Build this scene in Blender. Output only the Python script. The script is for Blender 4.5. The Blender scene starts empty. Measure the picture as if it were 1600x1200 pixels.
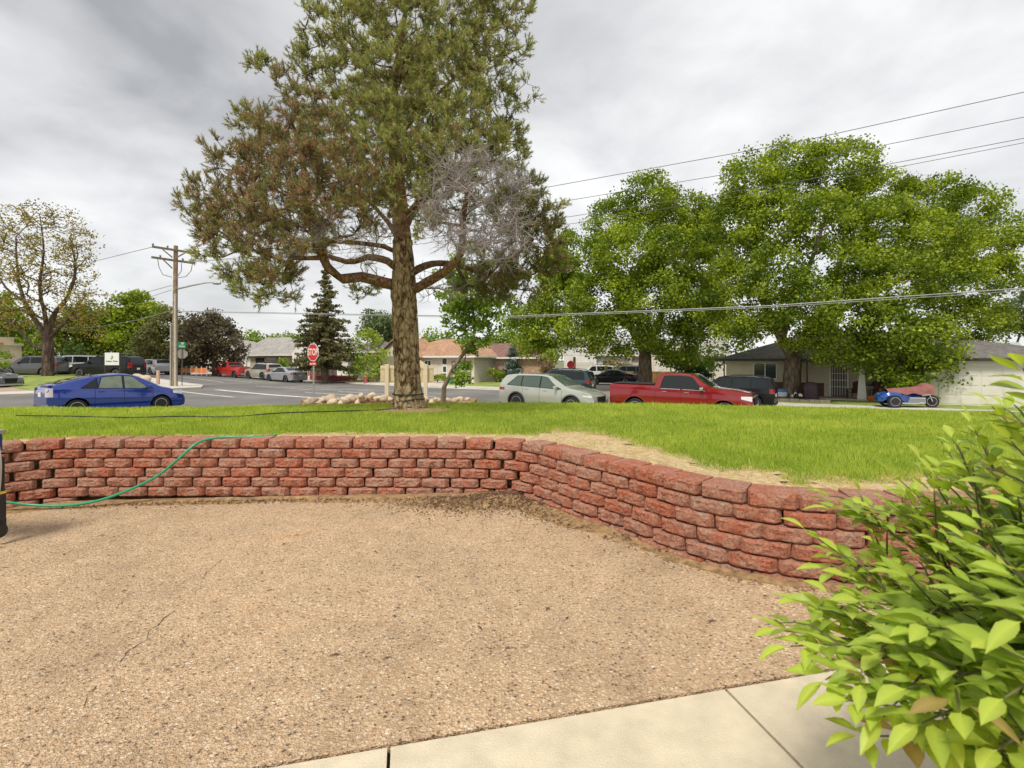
import bpy, bmesh, math, random
import numpy as np
from mathutils import Vector, Matrix, noise as mnoise

random.seed(7)
RNG = np.random.default_rng(7)
SC = bpy.context.scene
COL = SC.collection

# ------------------------------------------------------------------ camera, sky, sun, exposure
CAM_Z, HORIZON, FPX = 1.38, 562.0, 800.0
cam_d = bpy.data.cameras.new('camera')
cam_d.sensor_width = 36.0
cam_d.lens = 18.0
cam_d.shift_y = -(600.0 - HORIZON) / 1600.0
cam_d.clip_start = 0.05
cam_d.clip_end = 3000
cam = bpy.data.objects.new('camera', cam_d)
cam.location = (0, 0, CAM_Z)
cam.rotation_euler = (math.radians(90), 0, 0)
COL.objects.link(cam)
SC.camera = cam
cam_d.dof.use_dof = True
cam_d.dof.focus_distance = 7.0
cam_d.dof.aperture_fstop = 5.6

SUN_EL, SUN_AZ = math.radians(58), math.radians(205)
world = bpy.data.worlds.new('World')
SC.world = world
world.use_nodes = True
wn, wl = world.node_tree.nodes, world.node_tree.links
wn.clear()
w_out = wn.new('ShaderNodeOutputWorld')
sky = wn.new('ShaderNodeTexSky')
sky.sky_type = 'NISHITA'
sky.sun_disc = False
sky.sun_elevation = SUN_EL
sky.sun_rotation = SUN_AZ
bg_sky = wn.new('ShaderNodeBackground')
bg_sky.inputs['Strength'].default_value = 0.09
wl.new(sky.outputs[0], bg_sky.inputs['Color'])
tc = wn.new('ShaderNodeTexCoord')
sep = wn.new('ShaderNodeSeparateXYZ')
wl.new(tc.outputs['Generated'], sep.inputs[0])
def wmath(op, a, b=None, clamp=False):
    n = wn.new('ShaderNodeMath'); n.operation = op; n.use_clamp = clamp
    for i, v in enumerate((a, b)):
        if v is None: continue
        if isinstance(v, (int, float)): n.inputs[i].default_value = v
        else: wl.new(v, n.inputs[i])
    return n.outputs[0]
zz = wmath('ADD', wmath('MAXIMUM', sep.outputs[2], 0.0), 0.28)
cmb = wn.new('ShaderNodeCombineXYZ')
wl.new(wmath('DIVIDE', sep.outputs[0], zz), cmb.inputs[0])
wl.new(wmath('DIVIDE', sep.outputs[1], zz), cmb.inputs[1])
def wnoise(scale, detail, rough, off, dist=0.0):
    mp = wn.new('ShaderNodeMapping'); mp.inputs['Location'].default_value = off
    wl.new(cmb.outputs[0], mp.inputs[0])
    n = wn.new('ShaderNodeTexNoise')
    n.inputs['Scale'].default_value = scale; n.inputs['Detail'].default_value = detail
    n.inputs['Roughness'].default_value = rough; n.inputs['Distortion'].default_value = dist
    wl.new(mp.outputs[0], n.inputs['Vector'])
    return n.outputs[0]
n_big = wnoise(0.95, 4, 0.5, (9.2, 6.3, 0.4), 0.4)
n_det = wnoise(2.6, 8, 0.56, (1.3, 5.2, 0.0), 0.3)
cl = wmath('ADD', wmath('MULTIPLY', n_big, 0.68), wmath('MULTIPLY', n_det, 0.32))
ramp = wn.new('ShaderNodeValToRGB')
wl.new(cl, ramp.inputs[0])
el = ramp.color_ramp.elements
el[0].position = 0.35; el[0].color = (0.27, 0.273, 0.28, 1)
el[1].position = 0.62; el[1].color = (0.69, 0.69, 0.688, 1)
e2 = el.new(0.48); e2.color = (0.48, 0.48, 0.483, 1)
# overcast air is paler towards the horizon, where the layer is seen through more haze
hz = wmath('POWER', wmath('SUBTRACT', 1.0, wmath('MAXIMUM', sep.outputs[2], 0.0), True), 7.0)
mixc = wn.new('ShaderNodeMix'); mixc.data_type = 'RGBA'
wl.new(wmath('MULTIPLY', hz, 0.75), mixc.inputs['Factor'])
wl.new(ramp.outputs[0], mixc.inputs['A'])
mixc.inputs['B'].default_value = (0.67, 0.672, 0.67, 1)
bg_cl = wn.new('ShaderNodeBackground')
bg_cl.inputs['Strength'].default_value = 0.76
wl.new(mixc.outputs['Result'], bg_cl.inputs['Color'])
mixw = wn.new('ShaderNodeMixShader')
mixw.inputs[0].default_value = 0.93
wl.new(bg_sky.outputs[0], mixw.inputs[1]); wl.new(bg_cl.outputs[0], mixw.inputs[2])
wl.new(mixw.outputs[0], w_out.inputs[0])

sun_d = bpy.data.lights.new('sun', 'SUN')
sun_d.energy = 1.5
sun_d.angle = math.radians(14)
sun_d.color = (1.0, 0.95, 0.86)
sun = bpy.data.objects.new('sun', sun_d)
sun.rotation_euler = (math.radians(90) - SUN_EL, 0, math.pi - SUN_AZ + math.pi)
COL.objects.link(sun)
_sd = Vector((math.sin(SUN_AZ) * math.cos(SUN_EL), math.cos(SUN_AZ) * math.cos(SUN_EL), math.sin(SUN_EL)))
sun.rotation_euler = _sd.to_track_quat('Z', 'Y').to_euler()

SC.view_settings.view_transform = 'Standard'
SC.view_settings.look = 'None'
SC.view_settings.gamma = 1.0
SC.view_settings.exposure = 1.05
SC.cycles.max_bounces = 6
SC.cycles.transparent_max_bounces = 6
SC.cycles.use_denoising = True

# ------------------------------------------------------------------ helpers
def at(px, py, Y):
    """photograph pixel + distance along the view axis -> a place in the world"""
    return Vector(((px - 800.0) / FPX * Y, Y, CAM_Z - (py - HORIZON) / FPX * Y))

U = Vector((0.545, 0.839)); V = Vector((0.839, -0.545))   # street directions
HEAD_V = math.radians(-33.0); HEAD_U = math.radians(57.0)
def uv(u, v):
    return (U.x * u + V.x * v, U.y * u + V.y * v)

def tag(o, label=None, cat=None, group=None, kind=None):
    if label: o['label'] = label
    if cat: o['category'] = cat
    if group: o['group'] = group
    if kind: o['kind'] = kind
    return o

def empty(name, loc=(0, 0, 0), rz=0.0, label=None, cat=None, group=None):
    o = bpy.data.objects.new(name, None)
    o.empty_display_size = 0.2
    o.location = loc; o.rotation_euler = (0, 0, rz)
    COL.objects.link(o)
    return tag(o, label, cat, group)

def link(name, me, parent=None, loc=None, rot=None):
    o = bpy.data.objects.new(name, me)
    COL.objects.link(o)
    if parent is not None: o.parent = parent
    if loc is not None: o.location = loc
    if rot is not None: o.rotation_euler = rot
    return o

def np_mesh(name, verts, faces, mat=None, tint=None, smooth=False):
    verts = np.asarray(verts, dtype=np.float32).reshape(-1, 3)
    faces = np.asarray(faces, dtype=np.int32)
    k = faces.shape[1]; nf = faces.shape[0]
    me = bpy.data.meshes.new(name)
    me.vertices.add(len(verts)); me.vertices.foreach_set('co', verts.ravel())
    me.loops.add(nf * k); me.loops.foreach_set('vertex_index', faces.ravel())
    me.polygons.add(nf)
    me.polygons.foreach_set('loop_start', np.arange(0, nf * k, k, dtype=np.int32))
    if smooth: me.polygons.foreach_set('use_smooth', np.ones(nf, dtype=bool))
    me.update(calc_edges=True)
    if tint is not None:
        t = np.ones((len(verts), 4), dtype=np.float32); t[:, :3] = tint
        a = me.color_attributes.new('tint', 'FLOAT_COLOR', 'POINT')
        a.data.foreach_set('color', t.ravel())
    if mat: me.materials.append(mat)
    return me

class MB:
    """collects plain shapes; build() links them as ONE mesh object"""
    def __init__(s): s.v = []; s.f = []
    def add(s, verts, faces):
        b = len(s.v); s.v += [tuple(p) for p in verts]; s.f += [tuple(i + b for i in f) for f in faces]; return s
    def box(s, x0, x1, y0, y1, z0, z1):
        return s.add([(x0,y0,z0),(x1,y0,z0),(x1,y1,z0),(x0,y1,z0),(x0,y0,z1),(x1,y0,z1),(x1,y1,z1),(x0,y1,z1)],
                     [(0,3,2,1),(4,5,6,7),(0,1,5,4),(1,2,6,5),(2,3,7,6),(3,0,4,7)])
    def prism(s, poly, axis, a0, a1):
        n = len(poly)
        def pt(p, a):
            return (a, p[0], p[1]) if axis == 'x' else (p[0], a, p[1]) if axis == 'y' else (p[0], p[1], a)
        vs = [pt(p, a0) for p in poly] + [pt(p, a1) for p in poly]
        fs = [tuple(range(n))[::-1], tuple(range(n, 2 * n))] + [(i, (i+1) % n, n + (i+1) % n, n + i) for i in range(n)]
        return s.add(vs, fs)
    def tube(s, pts, rad, n=8, cap=True):
        pts = [Vector(p) for p in pts]
        rads = rad if isinstance(rad, (list, tuple)) else [rad] * len(pts)
        b = len(s.v); ref = None
        for i, p in enumerate(pts):
            d = (pts[min(i+1, len(pts)-1)] - pts[max(i-1, 0)])
            d = d.normalized() if d.length > 1e-9 else Vector((0, 0, 1))
            if ref is None: ref = d.orthogonal().normalized()
            ref = (ref - d * ref.dot(d)); ref = ref.normalized() if ref.length > 1e-6 else d.orthogonal().normalized()
            q = d.cross(ref)
            for k in range(n):
                a = 2 * math.pi * k / n
                s.v.append(tuple(p + (ref * math.cos(a) + q * math.sin(a)) * rads[i]))
        m = len(pts)
        for i in range(m - 1):
            for k in range(n):
                s.f.append((b+i*n+k, b+i*n+(k+1) % n, b+(i+1)*n+(k+1) % n, b+(i+1)*n+k))
        if cap:
            s.f.append(tuple(b + k for k in range(n))[::-1]); s.f.append(tuple(b + (m-1)*n + k for k in range(n)))
        return s
    def lathe(s, prof, n=16, c=(0, 0, 0), axis='z'):
        b = len(s.v)
        for r, z in prof:
            for k in range(n):
                a = 2 * math.pi * k / n
                x, y = r * math.cos(a), r * math.sin(a)
                p = (x, y, z) if axis == 'z' else (x, z, y) if axis == 'y' else (z, x, y)
                s.v.append((p[0]+c[0], p[1]+c[1], p[2]+c[2]))
        m = len(prof)
        for i in range(m - 1):
            for k in range(n):
                s.f.append((b+i*n+k, b+i*n+(k+1) % n, b+(i+1)*n+(k+1) % n, b+(i+1)*n+k))
        s.f.append(tuple(b + k for k in range(n))[::-1]); s.f.append(tuple(b + (m-1)*n + k for k in range(n)))
        return s
    def mesh(s, name, mat, smooth=None, bevel=0.0):
        me = bpy.data.meshes.new(name)
        me.from_pydata(s.v, [], s.f)
        bm = bmesh.new(); bm.from_mesh(me)
        bmesh.ops.recalc_face_normals(bm, faces=bm.faces)
        if bevel:
            bmesh.ops.bevel(bm, geom=[e for e in bm.edges if len(e.link_faces) == 2 and e.calc_face_angle(0) > 0.6], offset=bevel, segments=2, affect='EDGES', profile=0.6)
        bm.to_mesh(me); bm.free()
        if smooth:
            me.polygons.foreach_set('use_smooth', np.ones(len(me.polygons), dtype=bool))
            me.set_sharp_from_angle(angle=smooth)
        me.materials.append(mat)
        return me
    def build(s, name, mat, parent=None, smooth=None, bevel=0.0, loc=None, rot=None):
        return link(name, s.mesh(name, mat, smooth, bevel), parent, loc, rot)

def text_mesh(name, body, size, mat, parent, loc, rot, depth=0.004):
    cu = bpy.data.curves.new(name, 'FONT')
    cu.body = body; cu.size = size; cu.align_x = 'CENTER'; cu.align_y = 'CENTER'; cu.extrude = depth; cu.offset = size * 0.012
    o = bpy.data.objects.new(name, cu); COL.objects.link(o)
    dg = bpy.context.evaluated_depsgraph_get()
    me = bpy.data.meshes.new_from_object(o.evaluated_get(dg))
    bpy.data.objects.remove(o)
    me.materials.clear(); me.materials.append(mat)
    return link(name, me, parent, loc, rot)

# ------------------------------------------------------------------ materials
MATS = {}
def nodes_of(name):
    m = bpy.data.materials.new(name); m.use_nodes = True
    nt = m.node_tree; b = nt.nodes['Principled BSDF']
    return m, nt, b

def mat(name, col, rough=0.7, metal=0.0, var=0.12, scale=6.0, bump=0.0, bscale=40.0, coat=0.0, obj_rand=0.0, spec=0.5):
    """plain procedural surface: noise-varied colour, optional fine relief"""
    if name in MATS: return MATS[name]
    m, nt, b = nodes_of(name)
    N, L = nt.nodes, nt.links
    b.inputs['Roughness'].default_value = rough; b.inputs['Metallic'].default_value = metal
    b.inputs['Specular IOR Level'].default_value = spec
    if coat: b.inputs['Coat Weight'].default_value = coat; b.inputs['Coat Roughness'].default_value = 0.04
    co = N.new('ShaderNodeTexCoord')
    if var:
        nz = N.new('ShaderNodeTexNoise'); nz.inputs['Scale'].default_value = scale; nz.inputs['Detail'].default_value = 5
        L.new(co.outputs['Object'], nz.inputs['Vector'])
        mr = N.new('ShaderNodeMapRange'); mr.inputs['From Min'].default_value = 0.3; mr.inputs['From Max'].default_value = 0.7
        mr.inputs['To Min'].default_value = 1 - var; mr.inputs['To Max'].default_value = 1 + var
        L.new(nz.outputs[0], mr.inputs['Value'])
        vm = N.new('ShaderNodeVectorMath'); vm.operation = 'SCALE'; vm.inputs[0].default_value = col[:3]
        if obj_rand:
            oi = N.new('ShaderNodeObjectInfo'); mr2 = N.new('ShaderNodeMapRange')
            mr2.inputs['To Min'].default_value = 1 - obj_rand; mr2.inputs['To Max'].default_value = 1 + obj_rand
            L.new(oi.outputs['Random'], mr2.inputs['Value'])
            mm = N.new('ShaderNodeMath'); mm.operation = 'MULTIPLY'
            L.new(mr.outputs[0], mm.inputs[0]); L.new(mr2.outputs[0], mm.inputs[1]); L.new(mm.outputs[0], vm.inputs['Scale'])
        else:
            L.new(mr.outputs[0], vm.inputs['Scale'])
        L.new(vm.outputs[0], b.inputs['Base Color'])
    else:
        b.inputs['Base Color'].default_value = (*col[:3], 1)
    if bump:
        nb = N.new('ShaderNodeTexNoise'); nb.inputs['Scale'].default_value = bscale; nb.inputs['Detail'].default_value = 6
        L.new(co.outputs['Object'], nb.inputs['Vector'])
        bp = N.new('ShaderNodeBump'); bp.inputs['Strength'].default_value = bump; bp.inputs['Distance'].default_value = 0.02
        L.new(nb.outputs[0], bp.inputs['Height']); L.new(bp.outputs[0], b.inputs['Normal'])
    MATS[name] = m
    return m

def leaf_mat(name, trans=0.3, rough=0.55, gain=1.0):
    m, nt, b = nodes_of(name)
    N, L = nt.nodes, nt.links
    a = N.new('ShaderNodeAttribute'); a.attribute_name = 'tint'
    b.inputs['Roughness'].default_value = rough; b.inputs['Specular IOR Level'].default_value = 0.3
    L.new(a.outputs['Color'], b.inputs['Base Color'])
    tr = N.new('ShaderNodeBsdfTranslucent')
    hs = N.new('ShaderNodeHueSaturation'); hs.inputs['Saturation'].default_value = 1.1; hs.inputs['Value'].default_value = 1.3
    hs.inputs['Hue'].default_value = 0.49
    L.new(a.outputs['Color'], hs.inputs['Color']); L.new(hs.outputs[0], tr.inputs['Color'])
    mx = N.new('ShaderNodeMixShader'); mx.inputs[0].default_value = trans
    L.new(b.outputs[0], mx.inputs[1]); L.new(tr.outputs[0], mx.inputs[2])
    L.new(mx.outputs[0], N['Material Output'].inputs['Surface'])
    MATS[name] = m
    return m

def ramp_node(N, stops):
    r = N.new('ShaderNodeValToRGB'); e = r.color_ramp.elements
    while len(e) < len(stops): e.new(0.5)
    for i, (p, c) in enumerate(stops): e[i].position = p; e[i].color = (*c, 1)
    return r

def aggregate_mat():
    m, nt, b = nodes_of('exposed_aggregate'); N, L = nt.nodes, nt.links
    co = N.new('ShaderNodeTexCoord')
    v1 = N.new('ShaderNodeTexVoronoi'); v1.inputs['Scale'].default_value = 70; v1.inputs['Randomness'].default_value = 1
    v2 = N.new('ShaderNodeTexVoronoi'); v2.inputs['Scale'].default_value = 150
    for v in (v1, v2): L.new(co.outputs['Object'], v.inputs['Vector'])
    sp = N.new('ShaderNodeSeparateColor'); L.new(v1.outputs['Color'], sp.inputs[0])
    peb = ramp_node(N, [(0.0, (0.10, 0.07, 0.05)), (0.12, (0.34, 0.23, 0.15)), (0.30, (0.58, 0.43, 0.26)), (0.62, (0.69, 0.55, 0.36)), (0.88, (0.62, 0.39, 0.22)), (1.0, (0.82, 0.73, 0.57))])
    peb.color_ramp.interpolation = 'LINEAR'
    L.new(sp.outputs[0], peb.inputs[0])
    # sandy binder between the stones
    rb = ramp_node(N, [(0.30, (0, 0, 0)), (0.62, (1, 1, 1))])
    L.new(v1.outputs['Distance'], rb.inputs[0])
    mx = N.new('ShaderNodeMix'); mx.data_type = 'RGBA'
    L.new(rb.outputs[0], mx.inputs['Factor']); L.new(peb.outputs[0], mx.inputs['A']); mx.inputs['B'].default_value = (0.48, 0.345, 0.205, 1)
    # broad weathering and stains
    n1 = N.new('ShaderNodeTexNoise'); n1.inputs['Scale'].default_value = 0.9; n1.inputs['Detail'].default_value = 7; n1.inputs['Roughness'].default_value = 0.62
    n2 = N.new('ShaderNodeTexNoise'); n2.inputs['Scale'].default_value = 7; n2.inputs['Detail'].default_value = 6
    for n in (n1, n2): L.new(co.outputs['Object'], n.inputs['Vector'])
    r1 = ramp_node(N, [(0.28, (0.80, 0.76, 0.76)), (0.42, (1.10, 1.07, 1.09)), (0.57, (1.24, 1.20, 1.22)), (0.75, (1.26, 1.08, 0.98))])
    L.new(n1.outputs[0], r1.inputs[0])
    r2 = ramp_node(N, [(0.35, (0.92, 0.91, 0.90)), (0.6, (1.04, 1.04, 1.04))])
    L.new(n2.outputs[0], r2.inputs[0])
    m1 = N.new('ShaderNodeVectorMath'); m1.operation = 'MULTIPLY'; L.new(mx.outputs['Result'], m1.inputs[0]); L.new(r1.outputs[0], m1.inputs[1])
    m2 = N.new('ShaderNodeVectorMath'); m2.operation = 'MULTIPLY'; L.new(m1.outputs[0], m2.inputs[0]); L.new(r2.outputs[0], m2.inputs[1])
    L.new(m2.outputs[0], b.inputs['Base Color'])
    b.inputs['Roughness'].default_value = 0.85; b.inputs['Specular IOR Level'].default_value = 0.25
    sm = N.new('ShaderNodeMath'); sm.operation = 'ADD'
    L.new(v1.outputs['Distance'], sm.inputs[0]); L.new(v2.outputs['Distance'], sm.inputs[1])
    bp = N.new('ShaderNodeBump'); bp.invert = True; bp.inputs['Strength'].default_value = 0.9; bp.inputs['Distance'].default_value = 0.010
    L.new(sm.outputs[0], bp.inputs['Height']); L.new(bp.outputs[0], b.inputs['Normal'])
    return m

def block_mat():
    m, nt, b = nodes_of('red_split_block'); N, L = nt.nodes, nt.links
    co = N.new('ShaderNodeTexCoord'); oi = N.new('ShaderNodeObjectInfo')
    vm = N.new('ShaderNodeVectorMath'); vm.operation = 'ADD'
    L.new(co.outputs['Object'], vm.inputs[0])
    cb = N.new('ShaderNodeCombineXYZ'); mu = N.new('ShaderNodeMath'); mu.operation = 'MULTIPLY'; mu.inputs[1].default_value = 37
    L.new(oi.outputs['Random'], mu.inputs[0])
    for i in range(3): L.new(mu.outputs[0], cb.inputs[i])
    L.new(cb.outputs[0], vm.inputs[1])
    n1 = N.new('ShaderNodeTexNoise'); n1.inputs['Scale'].default_value = 9; n1.inputs['Detail'].default_value = 6; n1.inputs['Roughness'].default_value = 0.65
    n2 = N.new('ShaderNodeTexNoise'); n2.inputs['Scale'].default_value = 55; n2.inputs['Detail'].default_value = 8; n2.inputs['Roughness'].default_value = 0.7
    for n in (n1, n2): L.new(vm.outputs[0], n.inputs['Vector'])
    tone = ramp_node(N, [(0.0, (0.43, 0.145, 0.085)), (0.35, (0.46, 0.165, 0.10)), (0.7, (0.44, 0.185, 0.12)), (1.0, (0.43, 0.215, 0.15))])
    L.new(oi.outputs['Random'], tone.inputs[0])
    dust = ramp_node(N, [(0.44, (0, 0, 0)), (0.74, (0.85, 0.85, 0.85))])
    L.new(n1.outputs[0], dust.inputs[0])
    mx = N.new('ShaderNodeMix'); mx.data_type = 'RGBA'
    L.new(dust.outputs[0], mx.inputs['Factor']); L.new(tone.outputs[0], mx.inputs['A']); mx.inputs['B'].default_value = (0.48, 0.34, 0.25, 1)
    gr = ramp_node(N, [(0.34, (0.42, 0.38, 0.36)), (0.47, (0.95, 0.95, 0.95)), (0.68, (1.35, 1.30, 1.24))])
    L.new(n2.outputs[0], gr.inputs[0])
    m1 = N.new('ShaderNodeVectorMath'); m1.operation = 'MULTIPLY'; L.new(mx.outputs['Result'], m1.inputs[0]); L.new(gr.outputs[0], m1.inputs[1])
    L.new(m1.outputs[0], b.inputs['Base Color'])
    b.inputs['Roughness'].default_value = 0.92; b.inputs['Specular IOR Level'].default_value = 0.2
    bp = N.new('ShaderNodeBump'); bp.inputs['Strength'].default_value = 1.0; bp.inputs['Distance'].default_value = 0.02
    L.new(n2.outputs[0], bp.inputs['Height']); L.new(bp.outputs[0], b.inputs['Normal'])
    return m

def bark_mat(name, stops, scale=14.0, stretch=0.28, strength=1.0, dist=0.03):
    m, nt, b = nodes_of(name); N, L = nt.nodes, nt.links
    co = N.new('ShaderNodeTexCoord'); mp = N.new('ShaderNodeMapping'); mp.inputs['Scale'].default_value = (1, 1, stretch)
    L.new(co.outputs['Object'], mp.inputs[0])
    nz = N.new('ShaderNodeTexNoise'); nz.inputs['Scale'].default_value = scale * 0.6; nz.inputs['Detail'].default_value = 7; nz.inputs['Roughness'].default_value = 0.68
    vo = N.new('ShaderNodeTexVoronoi'); vo.feature = 'DISTANCE_TO_EDGE'; vo.inputs['Scale'].default_value = scale
    wv = N.new('ShaderNodeMix'); wv.data_type = 'RGBA'; wv.inputs['Factor'].default_value = 0.12
    L.new(mp.outputs[0], wv.inputs['A']); L.new(nz.outputs['Color'], wv.inputs['B'])
    L.new(mp.outputs[0], nz.inputs['Vector']); L.new(wv.outputs['Result'], vo.inputs['Vector'])
    ad = N.new('ShaderNodeMath'); ad.operation = 'MULTIPLY_ADD'; ad.inputs[1].default_value = 0.9
    L.new(vo.outputs['Distance'], ad.inputs[0]); L.new(nz.outputs[0], ad.inputs[2])
    r = ramp_node(N, stops); L.new(ad.outputs[0], r.inputs[0]); L.new(r.outputs[0], b.inputs['Base Color'])
    b.inputs['Roughness'].default_value = 0.95; b.inputs['Specular IOR Level'].default_value = 0.15
    bp = N.new('ShaderNodeBump'); bp.inputs['Strength'].default_value = strength; bp.inputs['Distance'].default_value = dist
    L.new(ad.outputs[0], bp.inputs['Height']); L.new(bp.outputs[0], b.inputs['Normal'])
    MATS[name] = m
    return m

def asphalt_mat(name='asphalt', base=(0.20, 0.19, 0.175)):
    m, nt, b = nodes_of(name); N, L = nt.nodes, nt.links
    co = N.new('ShaderNodeTexCoord')
    n1 = N.new('ShaderNodeTexNoise'); n1.inputs['Scale'].default_value = 0.35; n1.inputs['Detail'].default_value = 6
    n2 = N.new('ShaderNodeTexNoise'); n2.inputs['Scale'].default_value = 60; n2.inputs['Detail'].default_value = 3
    for n in (n1, n2): L.new(co.outputs['Object'], n.inputs['Vector'])
    r1 = ramp_node(N, [(0.3, tuple(c * 0.75 for c in base)), (0.55, base), (0.75, tuple(c * 1.25 for c in base))])
    L.new(n1.outputs[0], r1.inputs[0])
    r2 = ramp_node(N, [(0.3, (0.85, 0.85, 0.85)), (0.7, (1.12, 1.12, 1.12))]); L.new(n2.outputs[0], r2.inputs[0])
    mm = N.new('ShaderNodeVectorMath'); mm.operation = 'MULTIPLY'; L.new(r1.outputs[0], mm.inputs[0]); L.new(r2.outputs[0], mm.inputs[1])
    L.new(mm.outputs[0], b.inputs['Base Color']); b.inputs['Roughness'].default_value = 0.9; b.inputs['Specular IOR Level'].default_value = 0.25
    return m

def siding_mat(name, col, step=0.14):
    """painted lap siding, boards a few centimetres on the picture: relief only"""
    m, nt, b = nodes_of(name); N, L = nt.nodes, nt.links
    co = N.new('ShaderNodeTexCoord'); s = N.new('ShaderNodeSeparateXYZ'); L.new(co.outputs['Object'], s.inputs[0])
    dv = N.new('ShaderNodeMath'); dv.operation = 'DIVIDE'; dv.inputs[1].default_value = step; L.new(s.outputs[2], dv.inputs[0])
    fr = N.new('ShaderNodeMath'); fr.operation = 'FRACT'; L.new(dv.outputs[0], fr.inputs[0])
    bp = N.new('ShaderNodeBump'); bp.invert = True; bp.inputs['Strength'].default_value = 1.0; bp.inputs['Distance'].default_value = 0.03
    L.new(fr.outputs[0], bp.inputs['Height']); L.new(bp.outputs[0], b.inputs['Normal'])
    nz = N.new('ShaderNodeTexNoise'); nz.inputs['Scale'].default_value = 1.5; nz.inputs['Detail'].default_value = 5; L.new(co.outputs['Object'], nz.inputs['Vector'])
    r = ramp_node(N, [(0.3, tuple(c * 0.88 for c in col)), (0.7, tuple(c * 1.06 for c in col))]); L.new(nz.outputs[0], r.inputs[0])
    L.new(r.outputs[0], b.inputs['Base Color']); b.inputs['Roughness'].default_value = 0.7
    MATS[name] = m
    return m

def brick_mat(name, c1, c2, mortar, scale=1.0):
    m, nt, b = nodes_of(name); N, L = nt.nodes, nt.links
    co = N.new('ShaderNodeTexCoord'); s = N.new('ShaderNodeSeparateXYZ'); L.new(co.outputs['Object'], s.inputs[0])
    ad = N.new('ShaderNodeMath'); ad.operation = 'ADD'; L.new(s.outputs[0], ad.inputs[0]); L.new(s.outputs[1], ad.inputs[1])
    cb = N.new('ShaderNodeCombineXYZ'); L.new(ad.outputs[0], cb.inputs[0]); L.new(s.outputs[2], cb.inputs[1])
    br = N.new('ShaderNodeTexBrick'); br.inputs['Scale'].default_value = scale
    br.inputs['Brick Width'].default_value = 0.21; br.inputs['Row Height'].default_value = 0.075; br.inputs['Mortar Size'].default_value = 0.006
    br.inputs['Color1'].default_value = (*c1, 1); br.inputs['Color2'].default_value = (*c2, 1); br.inputs['Mortar'].default_value = (*mortar, 1)
    L.new(cb.outputs[0], br.inputs['Vector']); L.new(br.outputs[0], b.inputs['Base Color']); b.inputs['Roughness'].default_value = 0.9
    MATS[name] = m
    return m

def roof_mat(name, col):
    m, nt, b = nodes_of(name); N, L = nt.nodes, nt.links
    co = N.new('ShaderNodeTexCoord')
    vo = N.new('ShaderNodeTexVoronoi'); vo.inputs['Scale'].default_value = 5.0; L.new(co.outputs['Object'], vo.inputs['Vector'])
    nz = N.new('ShaderNodeTexNoise'); nz.inputs['Scale'].default_value = 1.2; nz.inputs['Detail'].default_value = 6; L.new(co.outputs['Object'], nz.inputs['Vector'])
    sp = N.new('ShaderNodeSeparateColor'); L.new(vo.outputs['Color'], sp.inputs[0])
    r = ramp_node(N, [(0.0, tuple(c * 0.78 for c in col)), (1.0, tuple(c * 1.2 for c in col))]); L.new(sp.outputs[0], r.inputs[0])
    r2 = ramp_node(N, [(0.3, (0.8, 0.8, 0.8)), (0.7, (1.12, 1.12, 1.12))]); L.new(nz.outputs[0], r2.inputs[0])
    mm = N.new('ShaderNodeVectorMath'); mm.operation = 'MULTIPLY'; L.new(r.outputs[0], mm.inputs[0]); L.new(r2.outputs[0], mm.inputs[1])
    L.new(mm.outputs[0], b.inputs['Base Color']); b.inputs['Roughness'].default_value = 0.95
    MATS[name] = m
    return m

M_AGG = aggregate_mat(); M_BLOCK = block_mat(); M_ASPH = asphalt_mat()
M_CONC = mat('concrete', (0.70, 0.60, 0.43), 0.9, var=0.11, scale=9, bump=0.5, bscale=220)
M_KERB = mat('kerb_concrete', (0.56, 0.52, 0.46), 0.9, var=0.14, scale=1.5)
M_DRIVE = mat('driveway_concrete', (0.54, 0.46, 0.37), 0.9, var=0.16, scale=0.6)
M_PAVER = mat('red_paving', (0.42, 0.29, 0.23), 0.9, var=0.2, scale=1.2)
M_DIRT = mat('dirt', (0.30, 0.185, 0.085), 0.95, var=0.45, scale=18, bump=0.7, bscale=50)
M_SOIL = mat('lawn_soil', (0.30, 0.32, 0.07), 0.95, var=0.4, scale=8)
M_TURF = mat('far_turf', (0.24, 0.30, 0.06), 0.95, var=0.4, scale=1.6, bump=0.8, bscale=14)
M_GROUND = mat('ground_cover', (0.17, 0.18, 0.08), 0.95, var=0.4, scale=0.12)
M_MARK = mat('road_paint', (0.62, 0.61, 0.57), 0.8, var=0.3, scale=3)
M_BLACK = mat('black_rubber', (0.018, 0.018, 0.02), 0.6, var=0.2)
M_DARK = mat('dark_void', (0.012, 0.012, 0.013), 0.9, var=0)
M_GLASS = mat('dark_glass', (0.014, 0.02, 0.02), 0.03, var=0, spec=0.4)
M_GLASS2 = mat('tinted_glass', (0.075, 0.105, 0.085), 0.04, var=0, spec=0.6)
M_CHROME = mat('chrome', (0.75, 0.75, 0.75), 0.15, 1.0, var=0)
M_ALLOY = mat('alloy', (0.55, 0.55, 0.56), 0.3, 0.9, var=0)
M_WHITE = mat('white_paint', (0.78, 0.77, 0.73), 0.55, var=0.06, scale=3)
M_GREYMETAL = mat('galvanised', (0.42, 0.42, 0.41), 0.5, 0.6, var=0.15)
M_WOODPOLE = mat('pole_wood', (0.30, 0.20, 0.12), 0.9, var=0.35, scale=5)
M_LAMP = mat('clear_lamp', (0.75, 0.76, 0.75), 0.08, var=0, spec=0.9)
M_TAIL = mat('tail_red', (0.35, 0.02, 0.02), 0.12, var=0)
M_LEAF = leaf_mat('foliage', 0.34)
M_NEEDLE = leaf_mat('needles', 0.32, 0.6)
M_GRASS = leaf_mat('grass_blades', 0.5, 0.6)
M_BUSHLEAF = leaf_mat('shrub_leaf', 0.38, 0.38)
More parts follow.
